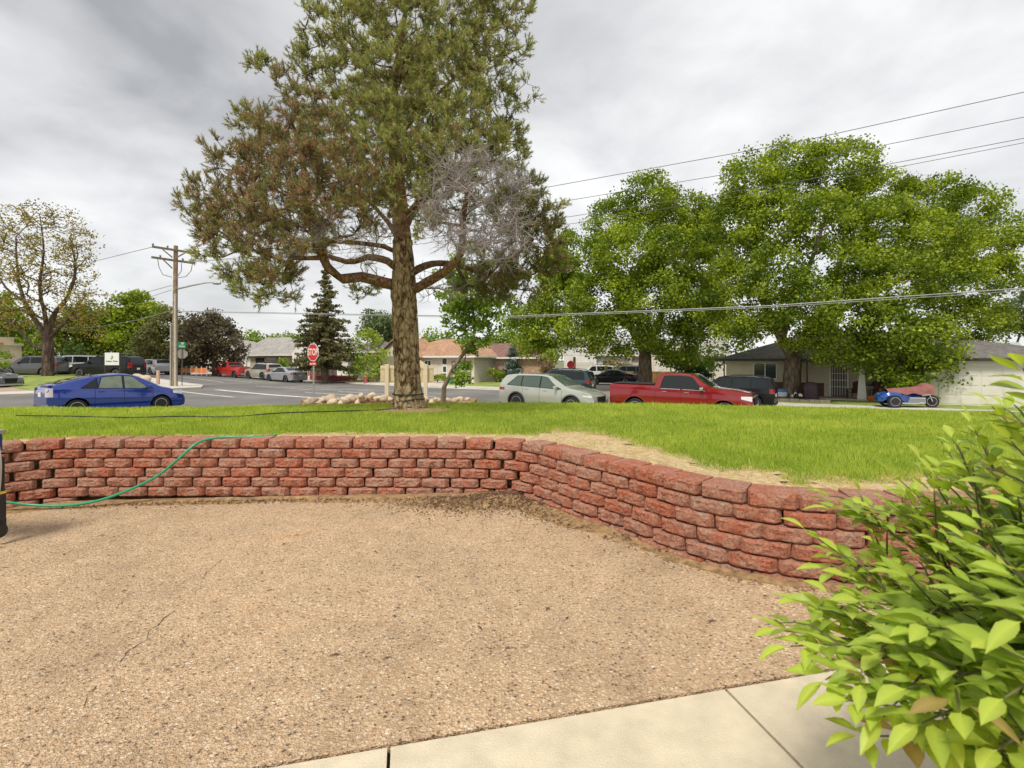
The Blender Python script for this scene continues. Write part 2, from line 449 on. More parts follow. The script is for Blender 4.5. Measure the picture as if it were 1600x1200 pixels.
M_BARK_PINE = bark_mat('pine_bark', [(0.36, (0.03, 0.018, 0.012)), (0.50, (0.15, 0.09, 0.05)), (0.60, (0.38, 0.27, 0.14)), (0.80, (0.56, 0.45, 0.27))], 14.0, 0.5, 1.0, 0.08)
M_BARK_RED = bark_mat('pine_limb_bark', [(0.34, (0.04, 0.025, 0.018)), (0.52, (0.19, 0.10, 0.055)), (0.85, (0.38, 0.25, 0.15))], 18.0, 0.6, 1.0, .04)
M_BARK = bark_mat('grey_bark', [(0.3, (0.05, 0.037, 0.028)), (0.55, (0.17, 0.125, 0.09)), (0.85, (0.30, 0.24, 0.18))], 5.0, 0.3, 1.0, 0.06)
M_BARK_DARK = bark_mat('dark_bark', [(0.3, (0.03, 0.022, 0.02)), (0.55, (0.095, 0.062, 0.05)), (0.85, (0.19, 0.14, 0.11))], 5.0, 0.3, 1.0, 0.06)
M_DEADTWIG = mat('dead_twig', (0.36, 0.31, 0.30), 0.9, var=0.25, scale=4)

# ------------------------------------------------------------------ terrain
_ctrl = [at(120,650,19), at(255,645,21.5), at(489,640,21.8), at(480,625,29), at(365,612,37), at(850,641,24), at(1060,658,21.7),
         at(1140,640,29.4), at(1190,619,37), at(1465,631,31), at(1530,635,29), at(1590,657,22), at(420,593,55), at(365,590,58),
         at(470,597,52), at(272,602,37), at(20,607,34), at(20,594,42), at(75,585,46), at(170,589,45), at(240,585,52), at(680,598,52),
         at(570,599,50), at(900,605,42), at(930,601,50), at(1000,612,40), at(760,604,46)]
_ctrl = [tuple(c) for c in _ctrl] + [(0,12,-.7),(-10,13,-.5),(10,13,-.95),(0,0,-.7),(20,12,-1.6),(0,110,-.7),(-90,110,.2),(90,90,-1.2),(90,20,-1.6),(-60,20,-.2),(-60,60,.15),
         (0,300,-.6),(-300,100,0),(300,100,-1),(0,-300,-.7),(-300,-200,-.5),(300,-200,-1)]
_C = np.array(_ctrl, dtype=float)
def terrain(x, y):
    x = np.asarray(x, float); y = np.asarray(y, float)
    d2 = (x[..., None] - _C[:, 0]) ** 2 + (y[..., None] - _C[:, 1]) ** 2
    w = np.exp(-d2 / (2 * 5.5 ** 2)) + 2e-3 / (1 + d2 / 30.0) ** 1.5
    return (w * _C[:, 2]).sum(-1) / w.sum(-1)
def tz(x, y): return float(terrain(np.array([x]), np.array([y]))[0])

def sstep(a, b, t):
    s = np.clip((t - a) / (b - a), 0, 1); return s * s * (3 - 2 * s)

WALL_TOP = 0.56
def lawn_z(x, y):
    x = np.asarray(x, float); y = np.asarray(y, float)
    p = WALL_TOP - 0.035 - 0.004 * (y - 5) - 0.024 * np.maximum(0, x - 2.5) + 0.012 * np.sin(x * 1.3 + 0.5) * np.sin(y * 0.9)
    p = p - 0.10 * sstep(1.0, 8.0, -x) * sstep(5.5, 9.0, y)
    w = sstep(9.7, 16.5, y)
    return p * (1 - w) + (terrain(x, y) + 0.10) * w
def patio_z(x, y):
    return 0.022 * (np.clip(np.asarray(x, float), -6, 2.5) + 1.2)

def sheet(name, poly, zf, off, m, step=1.5, skirt=0.0, parent=None):
    bm = bmesh.new()
    vs = [bm.verts.new((p[0], p[1], 0)) for p in poly]
    f = bm.faces.new(vs)
    bmesh.ops.triangulate(bm, faces=[f])
    xs = [p[0] for p in poly]; ys = [p[1] for p in poly]
    for ax, lo, hi in ((0, min(xs), max(xs)), (1, min(ys), max(ys))):
        k = math.ceil(lo / step)
        while k * step < hi:
            co = [0, 0, 0]; no = [0, 0, 0]; co[ax] = k * step; no[ax] = 1
            bmesh.ops.bisect_plane(bm, geom=bm.verts[:] + bm.edges[:] + bm.faces[:], plane_co=co, plane_no=no)
            k += 1
    bmesh.ops.remove_doubles(bm, verts=bm.verts, dist=1e-4)
    bmesh.ops.recalc_face_normals(bm, faces=bm.faces)
    if sum(fc.normal.z for fc in bm.faces) < 0: bmesh.ops.reverse_faces(bm, faces=bm.faces)
    co = np.array([v.co[:] for v in bm.verts]); z = zf(co[:, 0], co[:, 1]) + off
    for v, zz_ in zip(bm.verts, z): v.co.z = zz_
    if skirt:
        be = [e for e in bm.edges if len(e.link_faces) == 1]
        r = bmesh.ops.extrude_edge_only(bm, edges=be)
        for v in [g for g in r['geom'] if isinstance(g, bmesh.types.BMVert)]: v.co.z -= skirt
    me = bpy.data.meshes.new(name); bm.to_mesh(me); bm.free()
    me.materials.append(m)
    return link(name, me, parent)

def rect_uv(u0, u1, v0, v1): return [uv(u0, v0), uv(u1, v0), uv(u1, v1), uv(u0, v1)]

# ground to the horizon (polar grid)
def make_ground():
    rs = list(np.linspace(0, 70, 45)) + [80, 95, 115, 140, 180, 250, 400, 700, 1200]
    n = 96; vs = []; fs = []
    for r in rs:
        for k in range(n):
            a = 2 * math.pi * k / n; vs.append((r * math.cos(a), 25 + r * math.sin(a)))
    vs = np.array(vs); z = terrain(vs[:, 0], vs[:, 1]) - 0.12
    for i in range(len(rs) - 1):
        for k in range(n):
            fs.append((i*n+k, i*n+(k+1) % n, (i+1)*n+(k+1) % n, (i+1)*n+k))
    fs = [f[::-1] for f in fs]
    o = link('ground', np_mesh('ground', np.c_[vs, z], np.array(fs)[:, ::-1], M_GROUND))
    tag(o, kind='structure')
make_ground()

# streets
STR_B = (20.2, 33.0); STR_A = (-38.0, -21.5)
o = sheet('road', rect_uv(STR_B[0], STR_B[1], -150, 70), terrain, 0.0, M_ASPH, 1.5); tag(o, kind='structure')
o = sheet('road', rect_uv(-25, STR_B[0] - 0.002, *STR_A), terrain, 0.0, M_ASPH, 1.5); tag(o, kind='structure')
o = sheet('road', [uv(20.198, -41.45), uv(20.198, -38.002), uv(15, -38.002), uv(18.6, -38.62)], terrain, 0.0, M_ASPH, 1.5); tag(o, kind='structure')
o = sheet('side_road', rect_uv(STR_B[1] + 0.002, 90, -22, -13), terrain, 0.0, asphalt_mat('pale_asphalt', (0.34, 0.30, 0.25)), 1.5); tag(o, kind='structure')

def marking(u0, u1, v0, v1, lab=None):
    o = sheet('road_marking', rect_uv(u0, u1, v0, v1), terrain, 0.012, M_MARK, 1.5); tag(o, kind='structure')
marking(18.6, 19.05, -37.0, -23.0)
marking(16.2, 16.45, -37.0, -30.0)
for k in range(4): marking(23.4 + k * 1.1, 23.55 + k * 1.1, -40 + k * 2.2, -33 + k * 2.2)
marking(21.6, 21.8, -31, -22); marking(23.6, 23.8, -30, -21)
for k in range(7): marking(26.5, 26.65, -75 + k * 12, -70 + k * 12)
marking(24.0, 24.2, -58, -46); marking(28.3, 28.45, -52, -44)

# far kerb, pavement and drain of the cross street
def kerbed(name, poly, m, h=0.11, step=1.5, kind='structure'):
    o = sheet(name, poly, terrain, h, m, step, skirt=0.25); tag(o, kind=kind); return o
for v0_, v1_ in ((-150, -22.2), (-12.8, 70)):
    o = sheet('gutter', rect_uv(32.35, 32.998, v0_, v1_), terrain, 0.014, M_KERB, 1.5); tag(o, kind='structure')
kerbed('pavement', rect_uv(33.0, 34.9, -150, -22.2), M_KERB)
kerbed('pavement', rect_uv(33.0, 34.9, -12.8, 70), M_KERB)
kerbed('front_yard', rect_uv(34.902, 52, -80, -44), M_DRIVE, 0.10)
kerbed('front_yard', rect_uv(34.902, 40, -44, -40.5), M_DIRT, 0.12)
kerbed('driveway', rect_uv(34.902, 41, -40.5, -30.5), M_DRIVE, 0.10)
kerbed('front_lawn', rect_uv(34.902, 50, -30.5, -22.3), M_TURF, 0.11)
kerbed('front_lawn', rect_uv(34.902, 60, -12.7, 11.6), M_TURF, 0.11)
kerbed('driveway', rect_uv(33.002, 52, 11.6, 30), M_DRIVE, 0.115)
# near corner of the cross street on the far side of the avenue (pole stands here)
kerbed('pavement', [uv(20.2, -41.5), uv(20.2, -150), uv(17.8, -150), uv(17.8, -43), uv(14, -40.2), uv(-25, -40.2), uv(-25, -38), uv(15, -38), uv(18.6, -38.6)], M_KERB, 0.12)
kerbed('verge', [uv(17.8, -43.02), uv(17.8, -64), uv(10, -64), uv(10, -40.22), uv(14, -40.22)], M_TURF, 0.13)
kerbed('parking_lot', rect_uv(-25, 9.99, -60, -40.22), M_PAVER, 0.10)
kerbed('parking_lot', [uv(17.78, -64.02), uv(17.78, -120), uv(-25, -120), uv(-25, -60.02), uv(9.9, -60.02), uv(9.9, -64.02)], asphalt_mat('lot_asphalt', (0.30, 0.27, 0.24)), 0.09)

# ------------------------------------------------------------------ patio
pat_poly = [(-6.4, -1.2), (4.5, -1.2), (4.5, 3.35), (2.0, 3.35), (1.35, 3.7), (0.5, 5.1), (0.1, 5.5), (-4.5, 5.6), (-5.4, 5.2), (-6.4, 4.0)]
J0 = (-0.045, 1.90); J1 = (1.243, 2.17)     # the joint between patio and walkway
jd = Vector((J1[0] - J0[0], J1[1] - J0[1])).normalized(); jn = Vector((-jd.y, jd.x))
def jline(t, s=0.0): p = Vector(J0) + jd * t + jn * s; return (p.x, p.y)
o = sheet('patio', [jline(-7.5), jline(4.3), (4.5, 3.4), (2.0, 3.4), (1.35, 3.75), (0.5, 5.1), (0.1, 5.5), (-4.5, 5.6), (-5.6, 5.2), (-7.0, 4.0)], patio_z, 0.0, M_AGG, 0.8, skirt=0.1)
tag(o, kind='structure')
walk = empty('walkway'); tag(walk, kind='structure')
cuts = [-6.0, -4.6, -3.2, -1.8, -0.4, 0.93, 2.35, 3.8]
for a, b_ in zip(cuts[:-1], cuts[1:]):
    o = sheet('paving_slab', [jline(a + .006, -.012), jline(b_ - .006, -.012), jline(b_ - .006, -1.3), jline(a + .006, -1.3)], patio_z, -0.004, M_CONC, 0.8, skirt=0.1, parent=walk)
o = sheet('joint_bed', [jline(-6, .05), jline(3.9, .05), jline(3.9, -1.35), jline(-6, -1.35)], patio_z, -0.035, M_DARK, 0.8, parent=walk)
# dark weedy seam filling: crumbs of soil in the joint
def crumbs(name, pts, smin, smax, m, parent=None, zf=patio_z, lift=0.0):
    vs = []; fs = []
    base = np.array([(1,0,0),(-.5,.87,0),(-.5,-.87,0),(0,0,1.0),(0,0,-.5)])
    tri = [(0,1,3),(1,2,3),(2,0,3),(1,0,4),(2,1,4),(0,2,4)]
    for (x, y) in pts:
        s = random.uniform(smin, smax); a = random.uniform(0, 6.28); c, sn = math.cos(a), math.sin(a)
        q = base * s * np.array([random.uniform(.7, 1.6), random.uniform(.6, 1.1), random.uniform(.4, .9)])
        z = float(zf(x, y)) + lift
        b0 = len(vs)
        for p in q: vs.append((x + p[0]*c - p[1]*sn, y + p[0]*sn + p[1]*c, z + p[2]))
        fs += [(i+b0, j+b0, k+b0) for i, j, k in tri]
    o = link(name, np_mesh(name, np.array(vs), np.array(fs), m), parent)
    return o
o = crumbs('seam_dirt', [jline(random.uniform(-3, 3), random.gauss(-.006, .006)) for _ in range(900)], .002, .006, M_DIRT, lift=-.006); tag(o, kind='stuff', label='dark soil crumbs in the walkway joint')

# crack across the patio
def ribbon(name, pts, w, zf, lift, m, jitter=0.0):
    vs = []; fs = []; P = []
    for a, b_ in zip(pts[:-1], pts[1:]):
        n = max(2, int(math.dist(a, b_) / 0.03))
        for i in range(n): P.append((a[0] + (b_[0]-a[0]) * i / n, a[1] + (b_[1]-a[1]) * i / n))
    P.append(pts[-1])
    P = [(x + random.gauss(0, jitter), y + random.gauss(0, jitter)) for x, y in P]
    for i, (x, y) in enumerate(P):
        a = P[max(0, i-1)]; b_ = P[min(len(P)-1, i+1)]
        d = Vector((b_[0]-a[0], b_[1]-a[1])).normalized(); ww = w * random.uniform(0.15, 1.0)
        for s in (-1, 1):
            X, Y = x - d.y * ww * s, y + d.x * ww * s
            vs.append((X, Y, float(zf(X, Y)) + lift))
        if i: fs.append((2*i-2, 2*i-1, 2*i+1, 2*i))
    return link(name, np_mesh(name, np.array(vs), np.array(fs), m))
def gp(px, py):
    Y = FPX * (CAM_Z - 0.02) / (py - HORIZON); return ((px - 800) / FPX * Y, Y)
for seg_ in ([gp(372,838), gp(362,850)], [gp(352,864), gp(320,886), gp(316,896)], [gp(310,912), gp(296,926)]):
    o = ribbon('patio_crack', seg_, .0022, patio_z, .002, M_DARK, .006); tag(o, kind='structure')
o = ribbon('patio_crack', [gp(272,946), gp(246,966), gp(232,978), gp(226,990), gp(206,1003), gp(190,1022)], .0036, patio_z, .002, M_DARK, .006); tag(o, kind='structure')
o = ribbon('patio_crack', [gp(150,1060), gp(130,1090)], .0018, patio_z, .002, M_DARK, .006); tag(o, kind='structure')

# ------------------------------------------------------------------ retaining wall
WPATH = [(-5.8,1.6),(-5.75,2.6),(-5.7,3.4),(-5.55,4.1),(-5.28,4.65),(-4.97,5.03),(-4.80,5.18),(-4.56,5.27),(-4.0,5.29),(-2.65,5.29),(-.8,5.26),(-.13,5.21),(.06,5.15),(.21,5.02),(.365,4.79),
         (.515,4.54),(.655,4.32),(.81,4.12),(.94,3.92),(1.06,3.70),(1.2,3.49),(1.38,3.30),(1.58,3.15),(1.84,3.06),(2.3,3.0),(3.0,2.98),(4.4,2.98)]
def resample(path, n=600):
    P = np.array(path); d = np.r_[0, np.cumsum(np.linalg.norm(np.diff(P, axis=0), axis=1))]
    # smooth with a Catmull-like refinement then dense sampling
    t = np.linspace(0, d[-1], n)
    Q = np.c_[np.interp(t, d, P[:, 0]), np.interp(t, d, P[:, 1])]
    k = np.ones(13) / 13
    for _ in range(2):
        R = np.c_[np.convolve(np.pad(Q[:, 0], 6, 'edge'), k, 'valid'), np.convolve(np.pad(Q[:, 1], 6, 'edge'), k, 'valid')]
        R[0] = Q[0]; R[-1] = Q[-1]; Q = R
    return Q
WP = resample(WPATH)
def offset_path(Q, d):
    T = np.gradient(Q, axis=0); T /= np.linalg.norm(T, axis=1)[:, None]
    Nn = np.c_[T[:, 1], -T[:, 0]]      # towards the patio
    return Q + Nn * d

def block_mesh(seed, w, h, dep, cap=False):
    """split-face block: rough bowed front, chamfered front corners, flat sides and top. front = -y, origin at bottom centre of front"""
    r = random.Random(seed); off = Vector((r.uniform(0, 50), r.uniform(0, 50), r.uniform(0, 50)))
    nx, nz = 15, 6
    vs = []; fs = []
    cx = w * (0.13 if not cap else 0.07)
    for j in range(nz + 1):
        for i in range(nx + 1):
            x = -w / 2 + w * i / nx; z = h * j / nz
            e = max(0, (abs(x) - (w / 2 - cx)) / cx)
            ez = max(0, (abs(z - h / 2) - (h / 2 - .016)) / .016)
            y = 0.040 * e ** 1.1 + 0.007 * ez
            p = off + Vector((x * 14, z * 16, 0))
            q = off + Vector((x * 42, z * 42, 5))
            rough = mnoise.noise(p) * 0.011 + mnoise.noise(q) * 0.010 + mnoise.cell(q * 1.5) * .004
            zz_ = z; xx_ = x
            if 0 < i < nx and 0 < j < nz: y -= rough + .004
            else: y -= rough * .35
            if j == nz and 0 < i < nx: zz_ += mnoise.noise(p * 1.7) * .002
            if j == 0: zz_ += .003 + abs(mnoise.noise(p * 1.3)) * .007
            if i in (0, nx): xx_ -= math.copysign(abs(mnoise.noise(q * .7)) * .006, x)
            vs.append((xx_, y, zz_))
    idx = lambda i, j: j * (nx + 1) + i
    for j in range(nz):
        for i in range(nx): fs.append((idx(i, j), idx(i+1, j), idx(i+1, j+1), idx(i, j+1)))
    b0 = len(vs); bw = w * 0.40
    vs += [(-bw, dep, 0), (bw, dep, 0), (bw, dep, h), (-bw, dep, h)]
    fs.append(tuple([idx(i, nz) for i in range(nx + 1)] + [b0+2, b0+3]))
    fs.append(tuple([idx(i, 0) for i in range(nx, -1, -1)] + [b0, b0+1]))
    fs.append(tuple([idx(0, j) for j in range(nz, -1, -1)] + [b0, b0+3]))
    fs.append(tuple([idx(nx, j) for j in range(nz + 1)] + [b0+2, b0+1]))
    fs.append((b0+1, b0, b0+3, b0+2))
    me = bpy.data.meshes.new('block'); me.from_pydata(vs, [], fs); me.materials.append(M_BLOCK)
    me.polygons.foreach_set('use_smooth', np.ones(len(me.polygons), dtype=bool)); me.set_sharp_from_angle(angle=0.30)
    return me

wall = empty('retaining_wall', (0, 5.2, 0), label='low curving retaining wall of red split-face blocks around the patio', cat='retaining wall')
BW = 0.292; CAPH, ROWH = 0.10, 0.095
variants = [block_mesh(s, BW * .985, ROWH - .0035, .19) for s in range(14)]
capvars = [block_mesh(100 + s, BW * .99, CAPH - .003, .24, True) for s in range(8)]
for row in range(7):
    Q = offset_path(WP, 0.017 * row)
    d = np.r_[0, np.cumsum(np.linalg.norm(np.diff(Q, axis=0), axis=1))]
    z0 = WALL_TOP - CAPH - ROWH * row
    s = 0.10 + (0.146 if row % 2 else 0.0) + random.uniform(-.03, .03)
    while s < d[-1] - .1:
        x = np.interp(s, d, Q[:, 0]); y = np.interp(s, d, Q[:, 1])
        xa, ya = np.interp(s - .12, d, Q[:, 0]), np.interp(s - .12, d, Q[:, 1])
        xb, yb = np.interp(s + .12, d, Q[:, 0]), np.interp(s + .12, d, Q[:, 1])
        ang = math.atan2(yb - ya, xb - xa)
        if row == 6 and (x > -4.4 or y < 4): s += BW; continue        # wholly below the paving there
        o = link('cap_block' if row == 0 else 'block', random.choice(capvars if row == 0 else variants), wall)
        jz = random.gauss(0, .0012)
        o.location = (x + random.gauss(0, .003), y + random.gauss(0, .004) - 5.2, z0 + jz)
        o.rotation_euler = (random.gauss(0, .008), random.gauss(0, .006), ang + random.gauss(0, .022))
        sc_ = random.uniform(.985, 1.012)
        o.scale = (sc_, 1, 1)
        s += BW * random.uniform(0.995, 1.02)
# dark earth core behind the blocks so joints stay deep
Qb = offset_path(WP, -0.10)
vs = []; fs = []
for i, (x, y) in enumerate(Qb[::4]):
    vs += [(x, y - 5.2, -.3), (x, y - 5.2, WALL_TOP - .09)]
    if i: fs.append((2*i-2, 2*i, 2*i+1, 2*i-1))
link('backfill', np_mesh('backfill', np.array(vs), np.array(fs), M_DIRT), wall)

# ------------------------------------------------------------------ lawn
Lb = offset_path(WP, -0.17)[::6]
lawn_poly = [tuple(p) for p in Lb[8:]] + [(4.6, 2.8), (13, 2.6), (24, 4.0), uv(19.4, 6), uv(19.4, -12), uv(18.5, -18.5), uv(16.5, -20.6), uv(8, -21.0), uv(-3, -21.0), (-14.5, 2.5), tuple(Lb[8] + np.array([-.6, -.3]))]
o = sheet('lawn', lawn_poly, lawn_z, 0.0, M_SOIL, 0.6); tag(o, kind='structure')
LP = np.array(lawn_poly)
def inside(poly, x, y):
    res = np.zeros(len(x), bool); n = len(poly); j = n - 1
    for i in range(n):
        xi, yi = poly[i]; xj, yj = poly[j]
        c = ((yi > y) != (yj > y)) & (x < (xj - xi) * (y - yi) / (yj - yi + 1e-12) + xi)
        res ^= c; j = i
    return res
Wd = offset_path(WP, -0.17)[::5]
PINE = at(638, 641, 9.0)
def vnoise(x, y, f, seed=0.0):
    return np.array([mnoise.noise(Vector((a * f + seed, b * f - seed, seed))) for a, b in zip(x, y)])
def dryness(x, y):
    d = np.full(len(x), 9.0)
    for p in Wd: d = np.minimum(d, np.hypot(x - p[0], y - p[1]))
    # the strip along the coping is dead straw; it widens at the inner corner
    wide = 0.27 + 0.85 * np.exp(-(((x - 0.85) / 0.62) ** 2)) + 0.16 * np.exp(-(((x - 2.6) / 0.8) ** 2)) + .14 * np.exp(-(((x + 1.0) / 1.3) ** 2)) + .06 * np.exp(-(((x + 2.9) / .9) ** 2))
    nz = vnoise(x, y, 2.2, 3.0) * 0.26 + vnoise(x, y, 7.0, 9.0) * .16
    dry = 1 - sstep(0.6, 1.5, (d + nz) / wide)
    dt = np.hypot((x - PINE.x - .05) / 1.5, y - PINE.y + .25) + nz * .5
    return np.maximum(dry, 0.95 * (1 - sstep(.22, .42, dt)))
def dry_thatch():
    gx = np.arange(-6.2, 5.2, .07); gy = np.arange(2.7, 6.6, .07); GX, GY = np.meshgrid(gx, gy)
    D = dryness(GX.ravel(), GY.ravel()).reshape(GX.shape); In = inside(lawn_poly, GX.ravel(), GY.ravel()).reshape(GX.shape)
    ok = (D > .55) & In
    Z = lawn_z(GX, GY) + .008; idx = np.arange(GX.size).reshape(GX.shape)
    q = ok[:-1, :-1] & ok[1:, :-1] & ok[:-1, 1:] & ok[1:, 1:]
    i, j = np.where(q); f = np.stack([idx[i, j], idx[i, j+1], idx[i+1, j+1], idx[i+1, j]], 1)
    used, inv = np.unique(f, return_inverse=True)
    v = np.c_[GX.ravel(), GY.ravel(), Z.ravel()][used]; v[:, :2] += RNG.normal(0, .014, (len(v), 2)); v[:, 2] += RNG.normal(0, .004, len(v))
    o = link('dry_thatch', np_mesh('dry_thatch', v, inv.reshape(f.shape), mat('dry_thatch', (.54, .40, .21), .95, var=.32, scale=22, bump=.8, bscale=70))); tag(o, kind='stuff', label='dead straw-coloured grass strip behind the coping')
dry_thatch()
def make_grass():
    n = 900000
    # sample by view area: nearer lawn shows larger
    Y = np.exp(RNG.uniform(np.log(2.75), np.log(13.0), n)); X = RNG.uniform(-1.25, 1.25, n) * Y + RNG.normal(0, .3, n)
    keep = inside(lawn_poly, X, Y); X, Y = X[keep], Y[keep]
    pr = np.clip(1.0 * (Y / 6.0) ** 0.6, 0, 1); k = RNG.random(len(X)) < pr; X, Y = X[k], Y[k]
    n = len(X)
    # coarse lattice for the slow noise, then lookup
    gx = np.arange(-18, 18.01, .12); gy = np.arange(2.4, 13.6, .12)
    GX, GY = np.meshgrid(gx, gy); D = dryness(GX.ravel(), GY.ravel()).reshape(GX.shape)
    P1 = vnoise(GX.ravel(), GY.ravel(), .8, 21.).reshape(GX.shape); P2 = vnoise(GX.ravel(), GY.ravel(), 3.1, 33.).reshape(GX.shape)
    ii = np.clip(((Y - 2.4) / .12).astype(int), 0, len(gy)-1); jj = np.clip(((X + 18) / .12).astype(int), 0, len(gx)-1)
    dry, p1, p2 = D[ii, jj], P1[ii, jj], P2[ii, jj]
    dead = RNG.random(n) < np.clip(dry * 1.05 + .07 + .25 * np.clip(p2, 0, 1) + .24 * np.clip(-p1, 0, 1), 0, .97)
    keep = ~(dead & (RNG.random(n) < .05)); X, Y, dry, p1, p2, dead = [a[keep] for a in (X, Y, dry, p1, p2, dead)]; n = len(X)
    Z = lawn_z(X, Y) - .004
    h = np.clip(RNG.normal(.040, .013, n) * (1 + .35 * p1 + .7 * np.maximum(p2, -.3)), .02, .12); h = np.where(dead, h * .5, h) * (1 - .35 * dry)
    a = RNG.uniform(0, 2*np.pi, n); lean = np.abs(RNG.normal(.35, .3, n)); lean = np.where(dead, lean + .9, lean)
    la = RNG.uniform(0, 2*np.pi, n)
    w = np.clip(.0022 + Y * .00042, .003, .0065)
    bx, by = np.cos(a) * w, np.sin(a) * w
    tx, ty = np.cos(la) * h * lean, np.sin(la) * h * lean
    v = np.empty((n, 3, 3), np.float32)
    v[:, 0] = np.c_[X - bx, Y - by, Z]; v[:, 1] = np.c_[X + bx, Y + by, Z]; v[:, 2] = np.c_[X + tx, Y + ty, Z + h]
    g1 = np.array([.26, .39, .04]); g2 = np.array([.55, .63, .12]); g3 = np.array([.15, .26, .025])
    t = np.clip(RNG.normal(.5, .25, n) + .55 * p1 + .5 * p2, 0, 1)[:, None]
    col = g1 * (1 - t) + g2 * t
    dk = (RNG.random(n) < .12)[:, None]; col = np.where(dk, g3, col)
    s = RNG.random(n)[:, None]; straw = np.array([.55, .40, .18]) * (1 - s) + np.array([.80, .66, .40]) * s
    col = np.where(dead[:, None], straw, col)
    c3 = np.repeat(col[:, None, :], 3, axis=1).reshape(-1, 3)
    o = link('grass', np_mesh('grass', v.reshape(-1, 3), np.arange(n * 3).reshape(-1, 3), M_GRASS, c3))
    tag(o, 'short bright green lawn grass above the red block wall', 'grass', kind='stuff')
make_grass()
# thin litter of straw and soil on the bare strip
pts = []
while len(pts) < 2600:
    i = random.randrange(len(WP)); p = offset_path(WP[max(0, i-2):i+3], -random.uniform(.2, .75))[min(2, i)]
    if p[1] > 2.9: pts.append((p[0] + random.gauss(0, .05), p[1] + random.gauss(0, .05)))
o = crumbs('dry_litter', pts, .004, .011, mat('straw_litter', (.60, .45, .25), .95, var=.35, scale=30), zf=lawn_z); tag(o, kind='stuff', label='dry straw and soil litter behind the coping')
# soil and pine litter washed into the inner corner and along the wall foot
pts = []
for _ in range(2600):
    t = abs(random.gauss(0, 1)); x = random.gauss(-.35, .42); y = 5.0 - abs(random.gauss(0, .20)) - max(0, x) * .9
    pts.append((x, y))
for _ in range(2600):
    i = random.randrange(150, 520); p = offset_path(WP[i-2:i+3], .12 + abs(random.gauss(0, .05)))[2]; pts.append((p[0], p[1]))
o = crumbs('wall_foot_dirt', pts, .005, .018, M_DIRT, zf=patio_z); tag(o, kind='stuff', label='brown soil and pine litter along the wall foot')
pts = [(random.gauss(-.15, .42), 5.02 - abs(random.gauss(0, .24))) for _ in range(1500)] + [(random.uniform(-4.6, .2), 5.1 - abs(random.gauss(0, .07))) for _ in range(900)]
pts = [(x, y - max(0, x) * 1.25) for x, y in pts]
o = crumbs('needle_litter', pts, .004, .014, mat('dark_litter', (.13, .075, .04), .95, var=.3, scale=20), zf=lambda x, y: patio_z(x, y) + .05 * math.exp(-((x + .05) / .4) ** 2) * max(0, min(1, 1 - (5.0 - max(0, x) * 1.25 - y) / .28)), lift=.014); tag(o, kind='stuff', label='dark pine litter drifted into the wall corner')
def dirt_drift():
    Q0 = WP[10:560:3]; vs = []; fs = []
    prof = [(.04, .035), (.09, .03), (.14, .012), (.22, -.006)]
    for i in range(len(Q0)):
        for k, (dd, hh) in enumerate(prof):
            T = Q0[min(i+1, len(Q0)-1)] - Q0[max(i-1, 0)]; T = T / np.linalg.norm(T); Nn = np.array([T[1], -T[0]])
            boost = 1 + 1.0 * math.exp(-((Q0[i][0] + .05) / .4) ** 2); boost = boost if Q0[i][0] < .9 else .45
            p = Q0[i] + Nn * (.075 + dd * (1 + (boost - 1) * .9) * (1 + .7 * mnoise.noise(Vector((i * .11, k * .3, 0)))))
            vs.append((p[0], p[1], float(patio_z(p[0], p[1])) + hh * boost * .8 * (1 if hh > 0 else .5) * (1 + .5 * mnoise.noise(Vector((i * .3, k * 2, 7))))))
        if i:
            for k in range(3):
                b0 = (i-1)*4+k; fs.append((b0, b0+1, b0+5, b0+4))
    o = link('dirt_drift', np_mesh('dirt_drift', np.array(vs), np.array(fs), M_DIRT, smooth=True)); tag(o, kind='stuff', label='soil drifted against the foot of the wall')
dirt_drift()

